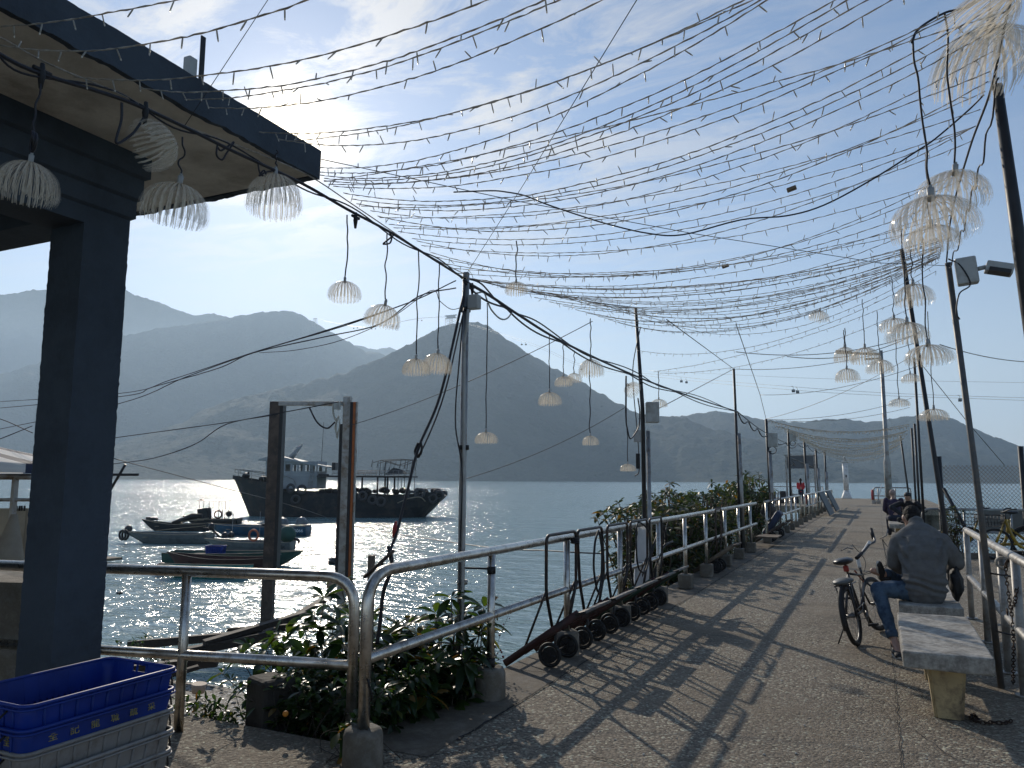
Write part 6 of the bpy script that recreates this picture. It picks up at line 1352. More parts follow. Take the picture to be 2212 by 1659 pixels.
# generic seated / standing small figures for the far pier
def figure(label, base, rz, J, cloth, hairm, capm=None, sc=1., vox=.014, extra=None):
    t = thing('person', label, 'person', base, rz); bm = BM()
    limb(bm, [J['pel'], J['chest'], J['neck']], [.12, .13, .05]); limb(bm, [J['neck'], J['head']], [.05, .055]); ellip(bm, J['head'], (.075, .09, .105)); ellip(bm, J['head'] + Vector((0, .09, -.01)), (.014, .018, .02))
    for s in 'LR':
        limb(bm, [J['sh' + s], J['el' + s], J['wr' + s], J['wr' + s] * 1.18 - J['el' + s] * .18], [.045, .037, .027, .034]); limb(bm, [J['hip' + s], J['kn' + s], J['an' + s], J['to' + s]], [.08, .055, .038, .034])
        w_ = J['wr' + s]; dr = (J['wr' + s] - J['el' + s]).normalized(); sd = dr.cross(Vector((0, 0, 1))).normalized()
        for k in range(4): limb(bm, [w_ + dr * .07 + sd * (k - 1.5) * .018, w_ + dr * (.15 - .008 * abs(k - 1.2)) + sd * (k - 1.5) * .02], [.010, .008])
        limb(bm, [w_ + dr * .04 + sd * .03, w_ + dr * .09 + sd * .055], [.012, .009])
    fused('body', bm, M_SKIN, t, vox, 2)
    bm = BM(); up = Vector((0, 1, 0)); capsule(bm, J['pel'], J['chest'], .150, .175, flat=.75, up_=up); capsule(bm, J['chest'], J['neck'] - Vector((0, 0, .06)), .175, .08, flat=.8, up_=up)
    for s in 'LR': limb(bm, [J['sh' + s], J['el' + s], J['wr' + s]], [.072, .062, .045])
    fused(cloth[0][0], bm, cloth[0][1], t, vox, 2, wrinkle(9, .012))
    bm = BM(); ellip(bm, J['pel'], (.165, .14, .10))
    for s in 'LR': limb(bm, [J['hip' + s], J['kn' + s], J['an' + s]], [.095, .07, .055])
    fused(cloth[1][0], bm, cloth[1][1], t, vox, 2, wrinkle(9, .008))
    for s in 'LR': bm = BM(); limb(bm, [J['an' + s] - Vector((0, 0, .03)), J['to' + s]], [.046, .038], flat=.8); fused('shoe', bm, M_SHOE, t, vox, 1)
    bm = BM(); ellip(bm, J['head'] + Vector((0, -.018, .02)), (.084, .09, .10))
    if extra == 'long': limb(bm, [J['head'] + Vector((0, -.07, 0)), J['head'] + Vector((0, -.10, -.22)), J['head'] + Vector((.0, -.11, -.40))], [.05, .045, .02]); ellip(bm, J['head'] + Vector((.0, -.03, .10)), (.05, .05, .035))
    fused('hair', bm, hairm, t, vox * .7, 1)
    if capm: bm = BM(); ellip(bm, J['head'] + Vector((0, -.01, .055)), (.088, .10, .075)); box(bm, J['head'] + Vector((0, .11, .05)), (.13, .11, .015), bev=.004); mobj('cap', bm, capm, t)
    return t
v = Vector
stand = dict(pel=v((0, 0, .95)), chest=v((0, 0, 1.25)), neck=v((0, 0, 1.46)), head=v((0, .01, 1.60)), shL=v((-.18, 0, 1.38)), shR=v((.18, 0, 1.38)), elL=v((-.20, .03, 1.10)), elR=v((.20, .03, 1.10)), wrL=v((-.10, .20, .98)), wrR=v((.10, .20, .98)),
   hipL=v((-.09, 0, .90)), hipR=v((.09, 0, .90)), knL=v((-.09, .01, .50)), knR=v((.10, .03, .50)), anL=v((-.08, -.02, .09)), anR=v((.12, .02, .09)), toL=v((-.08, .12, .045)), toR=v((.13, .16, .045)))
q = atz(1731, 1083, 0); kx = 54.5 / q.y
figure('person in a red top and dark trousers standing at the far railing, long black hair', (q.x * kx, 54.5, 0), .1, stand, (('red_shirt', mat('red_cotton', (.50, .035, .045), .8)), ('dark_trousers', mat('navy_trousers', (.02, .025, .045), .8))), M_HAIR, extra='long', vox=.02)
sit = dict(pel=v((0, 0, .56)), chest=v((0, .18, .88)), neck=v((0, .32, 1.06)), head=v((0, .42, 1.15)), shL=v((-.19, .24, .98)), shR=v((.19, .24, .98)), elL=v((-.38, .34, .82)), elR=v((.40, .36, .88)), wrL=v((-.12, .52, .70)), wrR=v((.14, .55, .70)),
   hipL=v((-.09, 0, .54)), hipR=v((.09, 0, .54)), knL=v((-.20, .36, .58)), knR=v((.22, .34, .56)), anL=v((.05, .40, .52)), anR=v((-.05, .30, .52)), toL=v((.18, .42, .51)), toR=v((-.18, .28, .51)))
figure('person in black with a dark cap bending forward on the far bench', (.70, 22.95, 0), PI - .1, sit, (('black_jacket', mat('black_jacket', (.013, .013, .017), .75)), ('black_trousers', mat('black_trousers', (.02, .02, .022), .8))), M_HAIR, mat('black_cap', (.012, .012, .014), .6), vox=.015)
sit2 = dict(pel=v((0, 0, .56)), chest=v((0, .10, .90)), neck=v((0, .18, 1.10)), head=v((0, .25, 1.21)), shL=v((-.19, .12, 1.03)), shR=v((.19, .12, 1.03)), elL=v((-.23, .16, .76)), elR=v((.24, .16, .76)), wrL=v((-.12, .38, .66)), wrR=v((.12, .38, .66)),
   hipL=v((-.09, 0, .54)), hipR=v((.09, 0, .54)), knL=v((-.12, .42, .52)), knR=v((.12, .42, .52)), anL=v((-.10, .45, .10)), anR=v((.10, .45, .10)), toL=v((-.10, .60, .045)), toR=v((.10, .60, .045)))
figure('person in a purple jacket and pale headscarf facing the water on the far bench', (.36, 24.2, 0), .1, sit2, (('purple_jacket', mat('dark_purple_jacket', (.035, .02, .05), .7)), ('dark_trousers', mat('navy_trousers', (.02, .025, .045), .8))), mat('pale_pink_scarf', (.36, .27, .24), .8, var=.2), vox=.015)
blob('pale_bundle', 'pale bundle and bag beside the black-clad person on the far bench', 'bundle', (.82, 22.7, .60), (.13, .16, .14), mat('pale_cloth', (.42, .42, .40), .8), seed=4, amp=.5)
# ================================================================ boats
M_HULLB = mat('blue_boat_hull', (.012, .075, .15), .5, var=.2, scale=2, dirt=(.03, .06, .08), dirtscale=2)
M_HULLW = mat('grey_white_hull', (.13, .145, .15), .5, var=.15, scale=2, dirt=(.07, .08, .08), dirtscale=2)
M_HULLG = mat('dark_green_hull', (.02, .07, .055), .6, var=.3, scale=2)
M_HULLR = mat('maroon_hull', (.055, .018, .014), .65, var=.35, scale=2)
M_HULLK = mat('black_hull', (.014, .018, .022), .7, var=.3, scale=.8, dirt=(.05, .04, .035), dirtscale=.9)
M_GUN = mat('worn_gunwale', (.26, .22, .16), .75, var=.3, scale=3)
M_OUTB = mat('outboard_cowl', (.02, .02, .022), .4)
def hullmesh(L, B, H, sheer=.25, bowrake=.5, transom=.85, bow=1, nst=26, wallt=.035, flare=.75):
    """open hull along local x, bow at +x when bow=1; returns bmesh, gunwale points"""
    bm = BM(); rings = []; gl, gr = [], []
    for i in range(nst + 1):
        u = i / nst; x = (-L / 2 + L * u)
        wv = math.sin(min(1, (1 - u) * 1.9) * PI / 2) ** .8 * (transom + (1 - transom) * min(1, u * 3)); hb_ = max(.004, B / 2 * wv)
        zt = H + sheer * max(0, (u - .45) / .55) ** 2 + sheer * .25 * max(0, (.25 - u) / .25) ** 2
        zk = -.15 + (H + .15) * max(0, (u - .72) / .28) ** 2.2 * .75
        xs = x + bowrake * max(0, (u - .7) / .3) ** 1.5 * .0
        P = [(0, zk), (hb_ * flare * .6, zk + .04), (hb_ * flare, zk + (zt - zk) * .30), (hb_ * .93, zk + (zt - zk) * .7), (hb_, zt), (max(.002, hb_ - wallt), zt), (max(.0015, hb_ * .9 - wallt), zk + (zt - zk) * .7), (max(.001, hb_ * flare * .9 - wallt), max(zk + .05, H * .22)), (0, max(zk + .05, H * .22))]
        row = []
        for s in (1, -1): row.append([bm.verts.new(((x + (z - zk) / max(.01, (zt - zk)) * bowrake * max(0, (u - .6) / .4) ** 2) * bow, y * s, z)) for y, z in P])
        rings.append(row); top = x + bowrake * max(0, (u - .6) / .4) ** 2
        gl.append(Vector((top * bow, hb_ - wallt / 2, zt + .012))); gr.append(Vector((top * bow, -hb_ + wallt / 2, zt + .012)))
    for a, c in zip(rings, rings[1:]):
        for s in (0, 1):
            for k in range(8): bm.faces.new((a[s][k], a[s][k + 1], c[s][k + 1], c[s][k]))
    for s in (0, 1): 
        try: bm.faces.new(rings[0][s][:5] + rings[0][s][8:4:-1])
        except Exception: pass
    bm2 = bm; bm.faces.new([rings[0][0][k] for k in range(4, -1, -1)] + [rings[0][1][k] for k in range(1, 5)])
    bmesh.ops.remove_doubles(bm, verts=bm.verts, dist=.0004); bmesh.ops.recalc_face_normals(bm, faces=bm.faces)
    return bm, gl, gr
def boat(label, xl, xr, ywl, H, m, B=1.35, bow='L', sheer=.25, rake=.45, thwarts=3, gun=M_GUN, text=None, tcol=None, dz=0):
    """place a boat by its ends and waterline as read off the scene: returns (thing, length, metres per pixel)"""
    a = atz(xl, ywl, WZ); c = atz(xr, ywl, WZ); d = (atz((xl + xr) / 2, ywl, WZ) - EYEP).dot(fw); a = atd(xl, ywl, d); c = atd(xr, ywl, d); L = (a - c).length * .97
    mid = (a + c) / 2; ang = math.atan2((c - a).y, (c - a).x)
    t = thing('wooden_boat' if True else '', label, 'boat', (mid.x, mid.y, WZ + dz), ang, group=None); s = -1 if bow == 'L' else 1
    bm, gl, gr = hullmesh(L * .94, B, H, sheer, rake, bow=s); mobj('hull', bm, m, t, smooth=False)
    bm = BM(); tube(bm, gl, .022, 6); mobj('gunwale', bm, gun, t); bm = BM(); tube(bm, gr, .022, 6); mobj('gunwale', bm, gun, t)
    for k in range(thwarts): bm = BM(); x = (-.32 + .3 * k) * L * s; box(bm, (x, 0, H * .72), (.24, B * .86, .03)); mobj('thwart', bm, gun, t)
    if text:
        tx = text[1] * L; o = textobj('registration', text[0], text[2], Vector((tx, -B / 2 * .99 - .02, H * .62)), Matrix(((1, 0, 0), (0, 0, -1), (0, 1, 0))), tcol, t, ext=.004)
    return t, L, d / F
def outboard(t, x, z, s, tilt=.9):
    bm = BM(); sphere(bm, (x, 0, z + .28), (.17, .15, .20), 12); tube(bm, [(x, 0, z + .2), (x + s * .22, 0, z - .05), (x + s * .42, 0, z - .22)], [.09, .06, .04], 8); box(bm, (x + s * .40, 0, z - .24), (.22, .03, .1)); tube(bm, [(x, 0, z + .18), (x - s * .45, 0, z + .22)], .025, 6)
    mobj('outboard_motor', bm, M_OUTB, t)
# cluster, far to near
t, L, k = boat('dark boat with a wheel stand and a thin canopy frame, farthest of the small boats', 400, 523, 1131, .32, M_HULLK, 1.6, 'L')
bm = BM(); box(bm, (-.75, 0, .75), (.75, .9, .85), Matrix.Rotation(-.15, 3, 'Y'), bev=.05); mobj('console', bm, M_HULLK, t)
for x in (-1.0, -.25, .5, .98): [mobj('canopy_post', (lambda q: (tube(q, [(x, yy, .4), (x, yy, 1.75)], .022, 5), q)[1])(BM()), M_DARK, t) for yy in (-.4, .4)]
bm = BM(); box(bm, (-.05, 0, 1.77), (2.3, .95, .03), bev=.01); box(bm, (-1.05, 0, 1.82), (.2, .2, .08)); mobj('canopy', bm, M_GALV, t)
bm = BM(); torus(bm, (.45, -.35, .72), .28, .06, (0, 1, 0), 20, 8); mobj('life_ring', bm, M_HULLR, t)
bm = BM(); sphere(bm, (1.15, 0, .75), (.25, .2, .22), 12); mobj('covered_engine', bm, M_BLACK, t)
t, L, k = boat('dark low boat with a raised stern, left of the blue boat', 313, 455, 1146, .42, M_HULLK, 1.3, 'L', .3)
bm = BM(); tube(bm, [(.3, -.3, .6), (2.2, -.4, .85)], .03, 6); tube(bm, [(-.5, .2, .55), (1.6, .3, .7)], .035, 6); mobj('oar', bm, M_GUN, t)
bm = BM(); tube(bm, [(-.4, 0, .50), (.3, 0, .68), (.9, 0, .95), (1.6, 0, .98)], [.1, .18, .2, .12], 8); mobj('heaped_gear', bm, M_BLACK, t)
t = thing('floating_tender', 'small dark float with lumps drifting at the left of the boats', 'float', atz(328, 1123, WZ)); bm = BM(); box(bm, (-.25, 0, .12), (.55, .4, .25), bev=.06); sphere(bm, (.2, 0, .1), (.28, .2, .14), 10); sphere(bm, (.5, 0, .08), (.2, .18, .12), 10); mobj('float_body', bm, M_OUTB, t)
M_LET = mat('pale_lettering', (.75, .85, .9), .6)
t, L, k = boat('long blue boat lettered C706066 with two covered lumps on deck', 449, 676, 1156, .54, M_HULLB, 1.8, 'L', .15, .3, text=('C706066', .375, .27), tcol=M_LET)
for x, r in ((.20, .30), (.385, .32)):
    bm = BM(); bmesh.ops.create_icosphere(bm, subdivisions=3, radius=1)
    for v in bm.verts: kk = 1 + .2 * noise.noise(v.co * 2 + Vector((x * 9, 0, 0))); v.co = Vector((v.co.x * r * kk * 1.25, v.co.y * r * kk, max(-.2, v.co.z) * r * kk * 1.2)) + Vector((x * L, .25, .72))
    mobj('covered_lump', bm, mat('grey_plastic_sheet', (.16, .19, .21), .35, trans=.2), t, smooth=True)
bm = BM(); sphere(bm, (.08 * L, 0, .64), (.5, .35, .12), 12); mobj('heaped_net', bm, M_BLACK, t)
t, L, k = boat('grey-white boat with black tyres over its bow and a tilted outboard', 283, 462, 1173, .48, M_HULLW, 1.5, 'L', .12, .9)
for x in (.0, .18): bm = BM(); torus(bm, (-L / 2 - .36 - x * .8, -.1, .42), .24, .06, (.5, 1, 0), 20, 8); mobj('tyre', bm, M_BLACK, t)
outboard(t, L / 2 - .1, .6, 1); bm = BM(); tube(bm, [(-.8, -.3, .68), (1.9, -.35, .95)], .022, 6); mobj('oar', bm, M_GUN, t)
t, L, k = boat('small grey boat lettered 41548K with a green covered outboard', 454, 640, 1193, .48, M_HULLW, 1.4, 'L', .15, .5, text=('41548K', .35, .22), tcol=M_OUTB)
bm = BM(); sphere(bm, (L * .40, 0, .85), (.42, .32, .40), 14); mobj('covered_engine', bm, M_HULLG, t); bm = BM(); tube(bm, [(L * .45, 0, .7), (L * .53, 0, .6), (L * .55, 0, .45)], .07, 6); mobj('outboard_leg', bm, M_OUTB, t)
bm = BM(); torus(bm, (.02 * L, -.3, .82), .25, .05, (.3, 1, 0), 20, 8); mobj('life_ring', bm, mat('orange_ring', (.4, .12, .06), .6), t)
bm = BM(); tube(bm, [(-.27 * L, 0, .3), (-.26 * L, 0, 1.95)], .012, 5); tube(bm, [(.06 * L, .1, .3), (.055 * L, .1, 1.9)], .012, 5); mobj('rod', bm, M_GALV, t)
for x, y, l in ((485, 1161, 'left one of two dark buoys between the boats'), (499, 1160, 'right one of two dark buoys between the boats')):
    c = atz(x, y, WZ); bm = BM(); sphere(bm, (0, 0, .12), .20, 14); o = mobj('buoy', bm, M_OUTB); o.location = c; tag(o, l, 'buoy')
t, L, k = boat('dark green boat carrying a blue crate and pale boards', 349, 651, 1221, .50, M_HULLG, 1.5, 'R', .08, .35, thwarts=0)
cb = t.matrix_basis.copy(); bpy.context.view_layer.update()
for x0, x1 in ((-.30, -.15), (.02, .18)): bm = BM(); box(bm, ((x0 + x1) / 2 * L, -.1, .42), ((x1 - x0) * L, 1.0, .04)); mobj('deck_board', bm, M_GUN, t)
bm = BM(); box(bm, (.30 * L, -.1, .44), (.9, .6, .04), Matrix.Rotation(-.1, 3, 'Y')); mobj('deck_board', bm, M_HULLW, t)
wp = Matrix.Translation(t.location) @ Matrix.Rotation(t.rotation_euler[2], 4, 'Z') @ Vector((-.115 * L, -.1, .46))
crate('plastic_crate', 'small bright blue crate standing on the dark green boat', M_BCR, wp.z + .33, h=.33, cx=(-.24, .24), cy=(-.36, .36), loc=None, off=(wp.x, wp.y), rz=t.rotation_euler[2] + PI / 2)
t, L, k = boat('maroon boat with a low black gunwale, nearest of the small boats', 366, 590, 1233, .46, M_HULLR, 1.3, 'L', .22, .3, gun=M_BLACK)
t, L, k = boat('low turquoise boat hidden behind the railing top bar', 352, 545, 1247, .36, mat('turquoise_hull', (.03, .20, .17), .5), 1.2, 'L', .1, .3)
c = atz(348, 1241, WZ); bm = BM(); sphere(bm, (0, 0, .2), .235, 18); o = mobj('buoy', bm, mat('red_buoy', (.20, .02, .018), .55, var=.3)); o.location = c; tag(o, 'big red buoy at the bow of the maroon boat', 'buoy')
c = atz(277, 1150, WZ); bm = BM(); sphere(bm, (0, 0, .22), .24, 14); o = mobj('buoy', bm, M_OUTB); o.location = c; tag(o, 'dark buoy left of the grey-white boat', 'buoy')
t = thing('raft', 'stern of a small timber raft peeping out right of the pillar', 'raft', atz(225, 1216, WZ)); bm = BM(); box(bm, (-.2, 0, .16), (1.3, 1.0, .10), bev=.02); box(bm, (-.2, -.3, .05), (1.1, .2, .16)); mobj('deck', bm, M_WOOD, t); bm = BM(); tube(bm, [(.1, 0, .2), (-.1, 0, .62)], .02, 5); mobj('stick', bm, M_DARK, t)
for x, y, l in ((725, 1218, 'dark float right of the gantry opening'), (750, 1178, 'dark float by the orange strip of the gantry')):
    blob('float', l, 'float', atz(x, y, WZ) + Vector((0, 0, .1)), (.3, .25, .2), M_OUTB, seed=x)
blob('seabird', 'small dark bird skimming over the water left of the railing post', 'bird', atd(258, 1281, 20), (.10, .05, .03), M_OUTB, seed=2, amp=.6)
# ---- cargo vessel
D = 72.3; kx = D / F * .2331
bow = atd(499, 1112.5, D); st = atd(962, 1110, D); ang = math.atan2((st - bow).y, (st - bow).x)
t = thing('cargo_boat', 'big dark cargo boat with a pale wheelhouse and tyres along its side', 'boat', (bow.x, bow.y, WZ), ang)
def S(cx, cy, y=0.): return Vector(((cx - 118) * kx, y, (772 - cy) * kx))
# hull stations: (x at sheer, sheer y, x at waterline)
st_ = [(118, 400, 292), (200, 418, 330), (330, 440, 400), (460, 458, 490), (585, 470, 600), (610, 540, 640), (800, 545, 820), (950, 548, 960), (1100, 556, 1100), (1300, 565, 1300), (1500, 575, 1490), (1700, 572, 1650), (1850, 560, 1760), (2000, 545, 1850), (2080, 535, 1895), (2107, 545, 1915)]
bm = BM(); R_ = []; W = [.05, .75, 1.5, 2.1, 2.5, 2.6, 2.75, 2.8, 2.8, 2.8, 2.8, 2.75, 2.65, 2.4, 2.1, 1.7]; W2 = [.04, .25, .9, 1.6, 2.1, 2.2, 2.4, 2.5, 2.5, 2.5, 2.4, 2.2, 1.9, 1.3, .7, .1]
for (xs, ys, xw), w1, w2 in zip(st_, W, W2):
    for_ = []
    for s in (-1, 1): 
        a = S(xs, ys); c = S(xw, 778); mid = a.lerp(c, .55); 
        for_.append([bm.verts.new((a.x, s * (w1 - .1 if w1 > .2 else w1), a.z - .35)), bm.verts.new((a.x, s * w1, a.z)), bm.verts.new((mid.x - (.0), s * (w1 * .6 + w2 * .4), mid.z)), bm.verts.new((c.x, s * w2, c.z)), bm.verts.new((c.x, 0, c.z - .5))])
    R_.append(for_)
for a, c in zip(R_, R_[1:]):
    for s in (0, 1):
        for k_ in range(4): bm.faces.new((a[s][k_], a[s][k_ + 1], c[s][k_ + 1], c[s][k_]))
    bm.faces.new((a[0][0], c[0][0], c[1][0], a[1][0]))
for e in (R_[0], R_[-1]): bm.faces.new([e[0][0], e[0][1], e[0][2], e[0][3], e[0][4], e[1][3], e[1][2], e[1][1], e[1][0]])
bmesh.ops.remove_doubles(bm, verts=bm.verts, dist=.001); bmesh.ops.recalc_face_normals(bm, faces=bm.faces); mobj('hull', bm, M_HULLK, t)
def mb(name, m, x0, x1, y0, y1, w, yc=0, bev=.03, par=None):
    a = S(x0, y0); c = S(x1, y1); bm = BM(); box(bm, ((a.x + c.x) / 2, yc, (a.z + c.z) / 2), (abs(c.x - a.x), w, abs(a.z - c.z)), bev=bev); return mobj(name, bm, m, par or t)
M_CAB = mat('pale_wheelhouse_paint', (.30, .33, .35), .6, var=.1, scale=1.5, dirt=(.28, .30, .31), dirtscale=1.2)
mb('cabin_base', M_CAB, 505, 948, 395, 520, 3.6)
# wheelhouse front of columns between real window openings
bm = BM(); zt_, zb_ = S(0, 262).z, S(0, 400).z; wt, wb_ = S(0, 300).z, S(0, 362).z; wins = [(600, 636), (655, 700), (720, 762), (778, 815), (835, 877), (905, 937)]
x0_, x1_ = S(478, 0).x, S(948, 0).x
for yy in (-1.75, 1.75):
    box(bm, ((x0_ + x1_) / 2, yy, (zb_ + wb_) / 2), (x1_ - x0_, .06, wb_ - zb_)); box(bm, ((x0_ + x1_) / 2, yy, (zt_ + wt) / 2 - .05), (x1_ - x0_, .06, zt_ - wt - .1))
    xs = [x0_] + [S(q, 0).x for w_ in wins for q in w_] + [x1_]
    for a, c in zip(xs[::2], xs[1::2]): box(bm, ((a + c) / 2, yy, (wt + wb_) / 2), (c - a, .06, wt - wb_ + .002))
for xx in (x0_, x1_): box(bm, (xx, 0, (zb_ + wb_) / 2), (.06, 3.5, wb_ - zb_)); box(bm, (xx, 0, zt_ - .2), (.06, 3.5, .3))
mobj('wheelhouse', bm, M_CAB, t)
bm = BM(); vs = []
for yy in (-2.0, 2.0):
    pts = [S(415, 255), S(480, 235), S(600, 225), S(760, 262), S(885, 290), S(1036, 316), S(1036, 326), S(880, 304), S(740, 275), S(415, 268)]; vs.append([bm.verts.new((p.x, yy, p.z)) for p in pts])
n = len(vs[0])
for i in range(n): bm.faces.new((vs[0][i], vs[0][(i + 1) % n], vs[1][(i + 1) % n], vs[1][i]))
bm.faces.new(vs[0][::-1]); bm.faces.new(vs[1]); bmesh.ops.recalc_face_normals(bm, faces=bm.faces); mobj('roof', bm, M_CAB, t)
bm = BM(); tube(bm, [S(655, 235), S(700, 170), S(750, 118)], [.28, .20, .12], 4); tube(bm, [S(600, 232), S(670, 232)], .12, 4); mobj('mast', bm, M_CAB, t)
for x, y in ((752, 106), (700, 135), (705, 195)): bm = BM(); sphere(bm, S(x, y), .10, 10); tube(bm, [S(x, y), S(x + 2, y + 40)], .02, 4); mobj('mast_lamp', bm, M_WHITEP, t)
bm = BM(); sphere(bm, S(728, 134), .09, 8); mobj('red_lamp', bm, mat('red_lamp_glass', (.4, .03, .02), .3), t)
bm = BM(); tube(bm, [S(938, 300), S(948, -100)], .025, 5); mobj('aerial', bm, M_DARK, t)
for yy in (-1.9, 1.9):
    bm = BM(); tube(bm, [S(155, 345, yy * .3), S(300, 362, yy * .8), S(470, 385, yy)], .04, 5); tube(bm, [S(165, 375, yy * .3), S(320, 395, yy * .8), S(470, 420, yy)], .02, 5)
    for x, y0, y1 in ((155, 345, 380), (195, 350, 408), (345, 368, 442), (460, 382, 455)): tube(bm, [S(x, y0, yy * min(1, (x - 100) / 350 + .2)), S(x + 8, y1, yy * min(1, (x - 100) / 350 + .2))], .03, 5)
    mobj('bow_rail', bm, M_GALV, t)
    bm = BM(); tube(bm, [S(600, 405, yy * 1.1), S(680, 410, yy * 1.1), S(745, 435, yy * 1.1), S(765, 485, yy * 1.1)], .035, 5); mobj('side_rail', bm, M_GALV, t)
bm = BM(); sphere(bm, S(240, 405), (.35, .5, .3), 10); tube(bm, [S(262, 365), S(262, 420)], .09, 6); mobj('winch', bm, M_DARK, t); bm = BM(); sphere(bm, S(400, 430), (.4, .5, .25), 10); mobj('anchor_heap', bm, M_DARK, t)
bm = BM()
for x in (890, 922): tube(bm, [S(x, 310, -1.85), S(x - 8, 530, -2.3)], .03, 5)
for k_ in range(7): tube(bm, [S(888 - k_, 345 + k_ * 28, -1.9 - k_ * .05), S(923 - k_, 345 + k_ * 28, -1.9 - k_ * .05)], .025, 4)
mobj('ladder', bm, M_GALV, t)
mb('aft_box', M_DARK, 1050, 1082, 278, 350, 1.2); mb('name_board', M_DARK, 962, 1060, 386, 408, .08, -2.0); mb('aft_deck_roof', M_DARK, 955, 1815, 398, 415, 4.6)
textobj('name_print', 'TIN SING', .2, S(1010, 398, -2.07), Matrix(((1, 0, 0), (0, 0, -1), (0, 1, 0))), M_LET, t, ext=.003) if False else None
for x in (1285, 1505, 1595, 1690, 1785):
    for yy in (-2.1, 2.1): bm = BM(); tube(bm, [S(x, 415, yy), S(x, 575, yy)], .09 if x < 1650 else .03, 6); mobj('deck_post', bm, M_DARK, t)
for yy in (-2.2, 2.2):
    bm = BM()
    for y0 in (352, 366, 380): tube(bm, [S(1095, y0, yy), S(1795, y0 - 2, yy)], .018, 4)
    for k_ in range(15): tube(bm, [S(1095 + k_ * 50, 350, yy), S(1095 + k_ * 50, 400, yy)], .022, 4)
    mobj('deck_rail', bm, M_GALV, t)
bm = BM(); V_ = [bm.verts.new(S(x, y, yy)) for x, y, yy in ((1545, 388, -.9), (1745, 380, -.9), (1745, 380, .9), (1545, 388, .9), (1610, 322, 0), (1700, 342, 0))]
for f in ((0, 1, 5, 4), (3, 2, 5, 4), (0, 3, 4), (1, 2, 5), (0, 1, 2, 3)): bm.faces.new([V_[i] for i in f])
bmesh.ops.recalc_face_normals(bm, faces=bm.faces); mobj('covered_gear', bm, M_BLACK, t)
bm = BM()
for yy in (-1.5, 1.5):
    tube(bm, [S(1450, 280, yy), S(1520, 258, yy), S(1700, 248, yy), S(1815, 252, yy), S(1795, 350, yy)], .03, 4)
    for x, a, b_ in ((1445, 255, 320), (1520, 258, 395), (1565, 255, 350), (1705, 250, 330), (1770, 250, 350)): tube(bm, [S(x, a, yy), S(x - 12, b_, yy)], .03, 4)
    for k_ in range(9): tube(bm, [S(1450 + k_ * 42, 265, yy), S(1440 + k_ * 42 + 20 * math.sin(k_), 345, yy)], .012, 3)
    tube(bm, [S(1520, 258, yy), S(1680, 305, yy), S(1810, 255, yy)], .025, 4)
mobj('wire_cage', bm, M_DARK, t)
M_TYRE = mat('grey_worn_tyre', (.05, .05, .052), .7, var=.3)
ty = [(640, 535), (745, 515), (845, 525), (793, 615), (1297, 550), (1390, 578), (1478, 612), (1555, 630), (1826, 572), (1900, 552), (2008, 600), (2065, 570)]
for k_, (x, y) in enumerate(ty):
    wy = -2.98 if x < 1800 else -2.92 + (x - 1800) / 300 * .9; bm = BM(); torus(bm, (0, 0, 0), .34, .12, (0, 1, 0), 18, 8); o = mobj('tyre', bm, M_TYRE, t); p_ = S(x, y); o.location = (p_.x, wy, p_.z); o.rotation_euler = (random.gauss(0, .1), 0, random.gauss(0, .15))
bm = BM(); random.seed(31)
for k_ in range(34):
    x = 955 + k_ * 33; r = random.uniform(.12, .32); sphere(bm, S(x, 548 - random.random() * 18, random.uniform(-1.8, 1.8)), (r * 1.3, r, r), 8)
mobj('deck_clutter', bm, M_BLACK, t)
bm = BM(); tube(bm, [S(1760, 545, -2.5), S(1900, 515, -1.5), S(2060, 515, 0), S(2105, 530, 0)], .03, 5); tube(bm, [S(1690, 545), S(1692, 420)], .025, 4); mobj('stern_rail', bm, M_GALV, t)
bm = BM(); tube(bm, bez([S(1700, 640, -2.95), S(1800, 600, -3.0), S(1900, 588, -2.9), S(1945, 625, -2.6)], 5), .05, 5); mobj('hull_rope', bm, M_GUN, t)
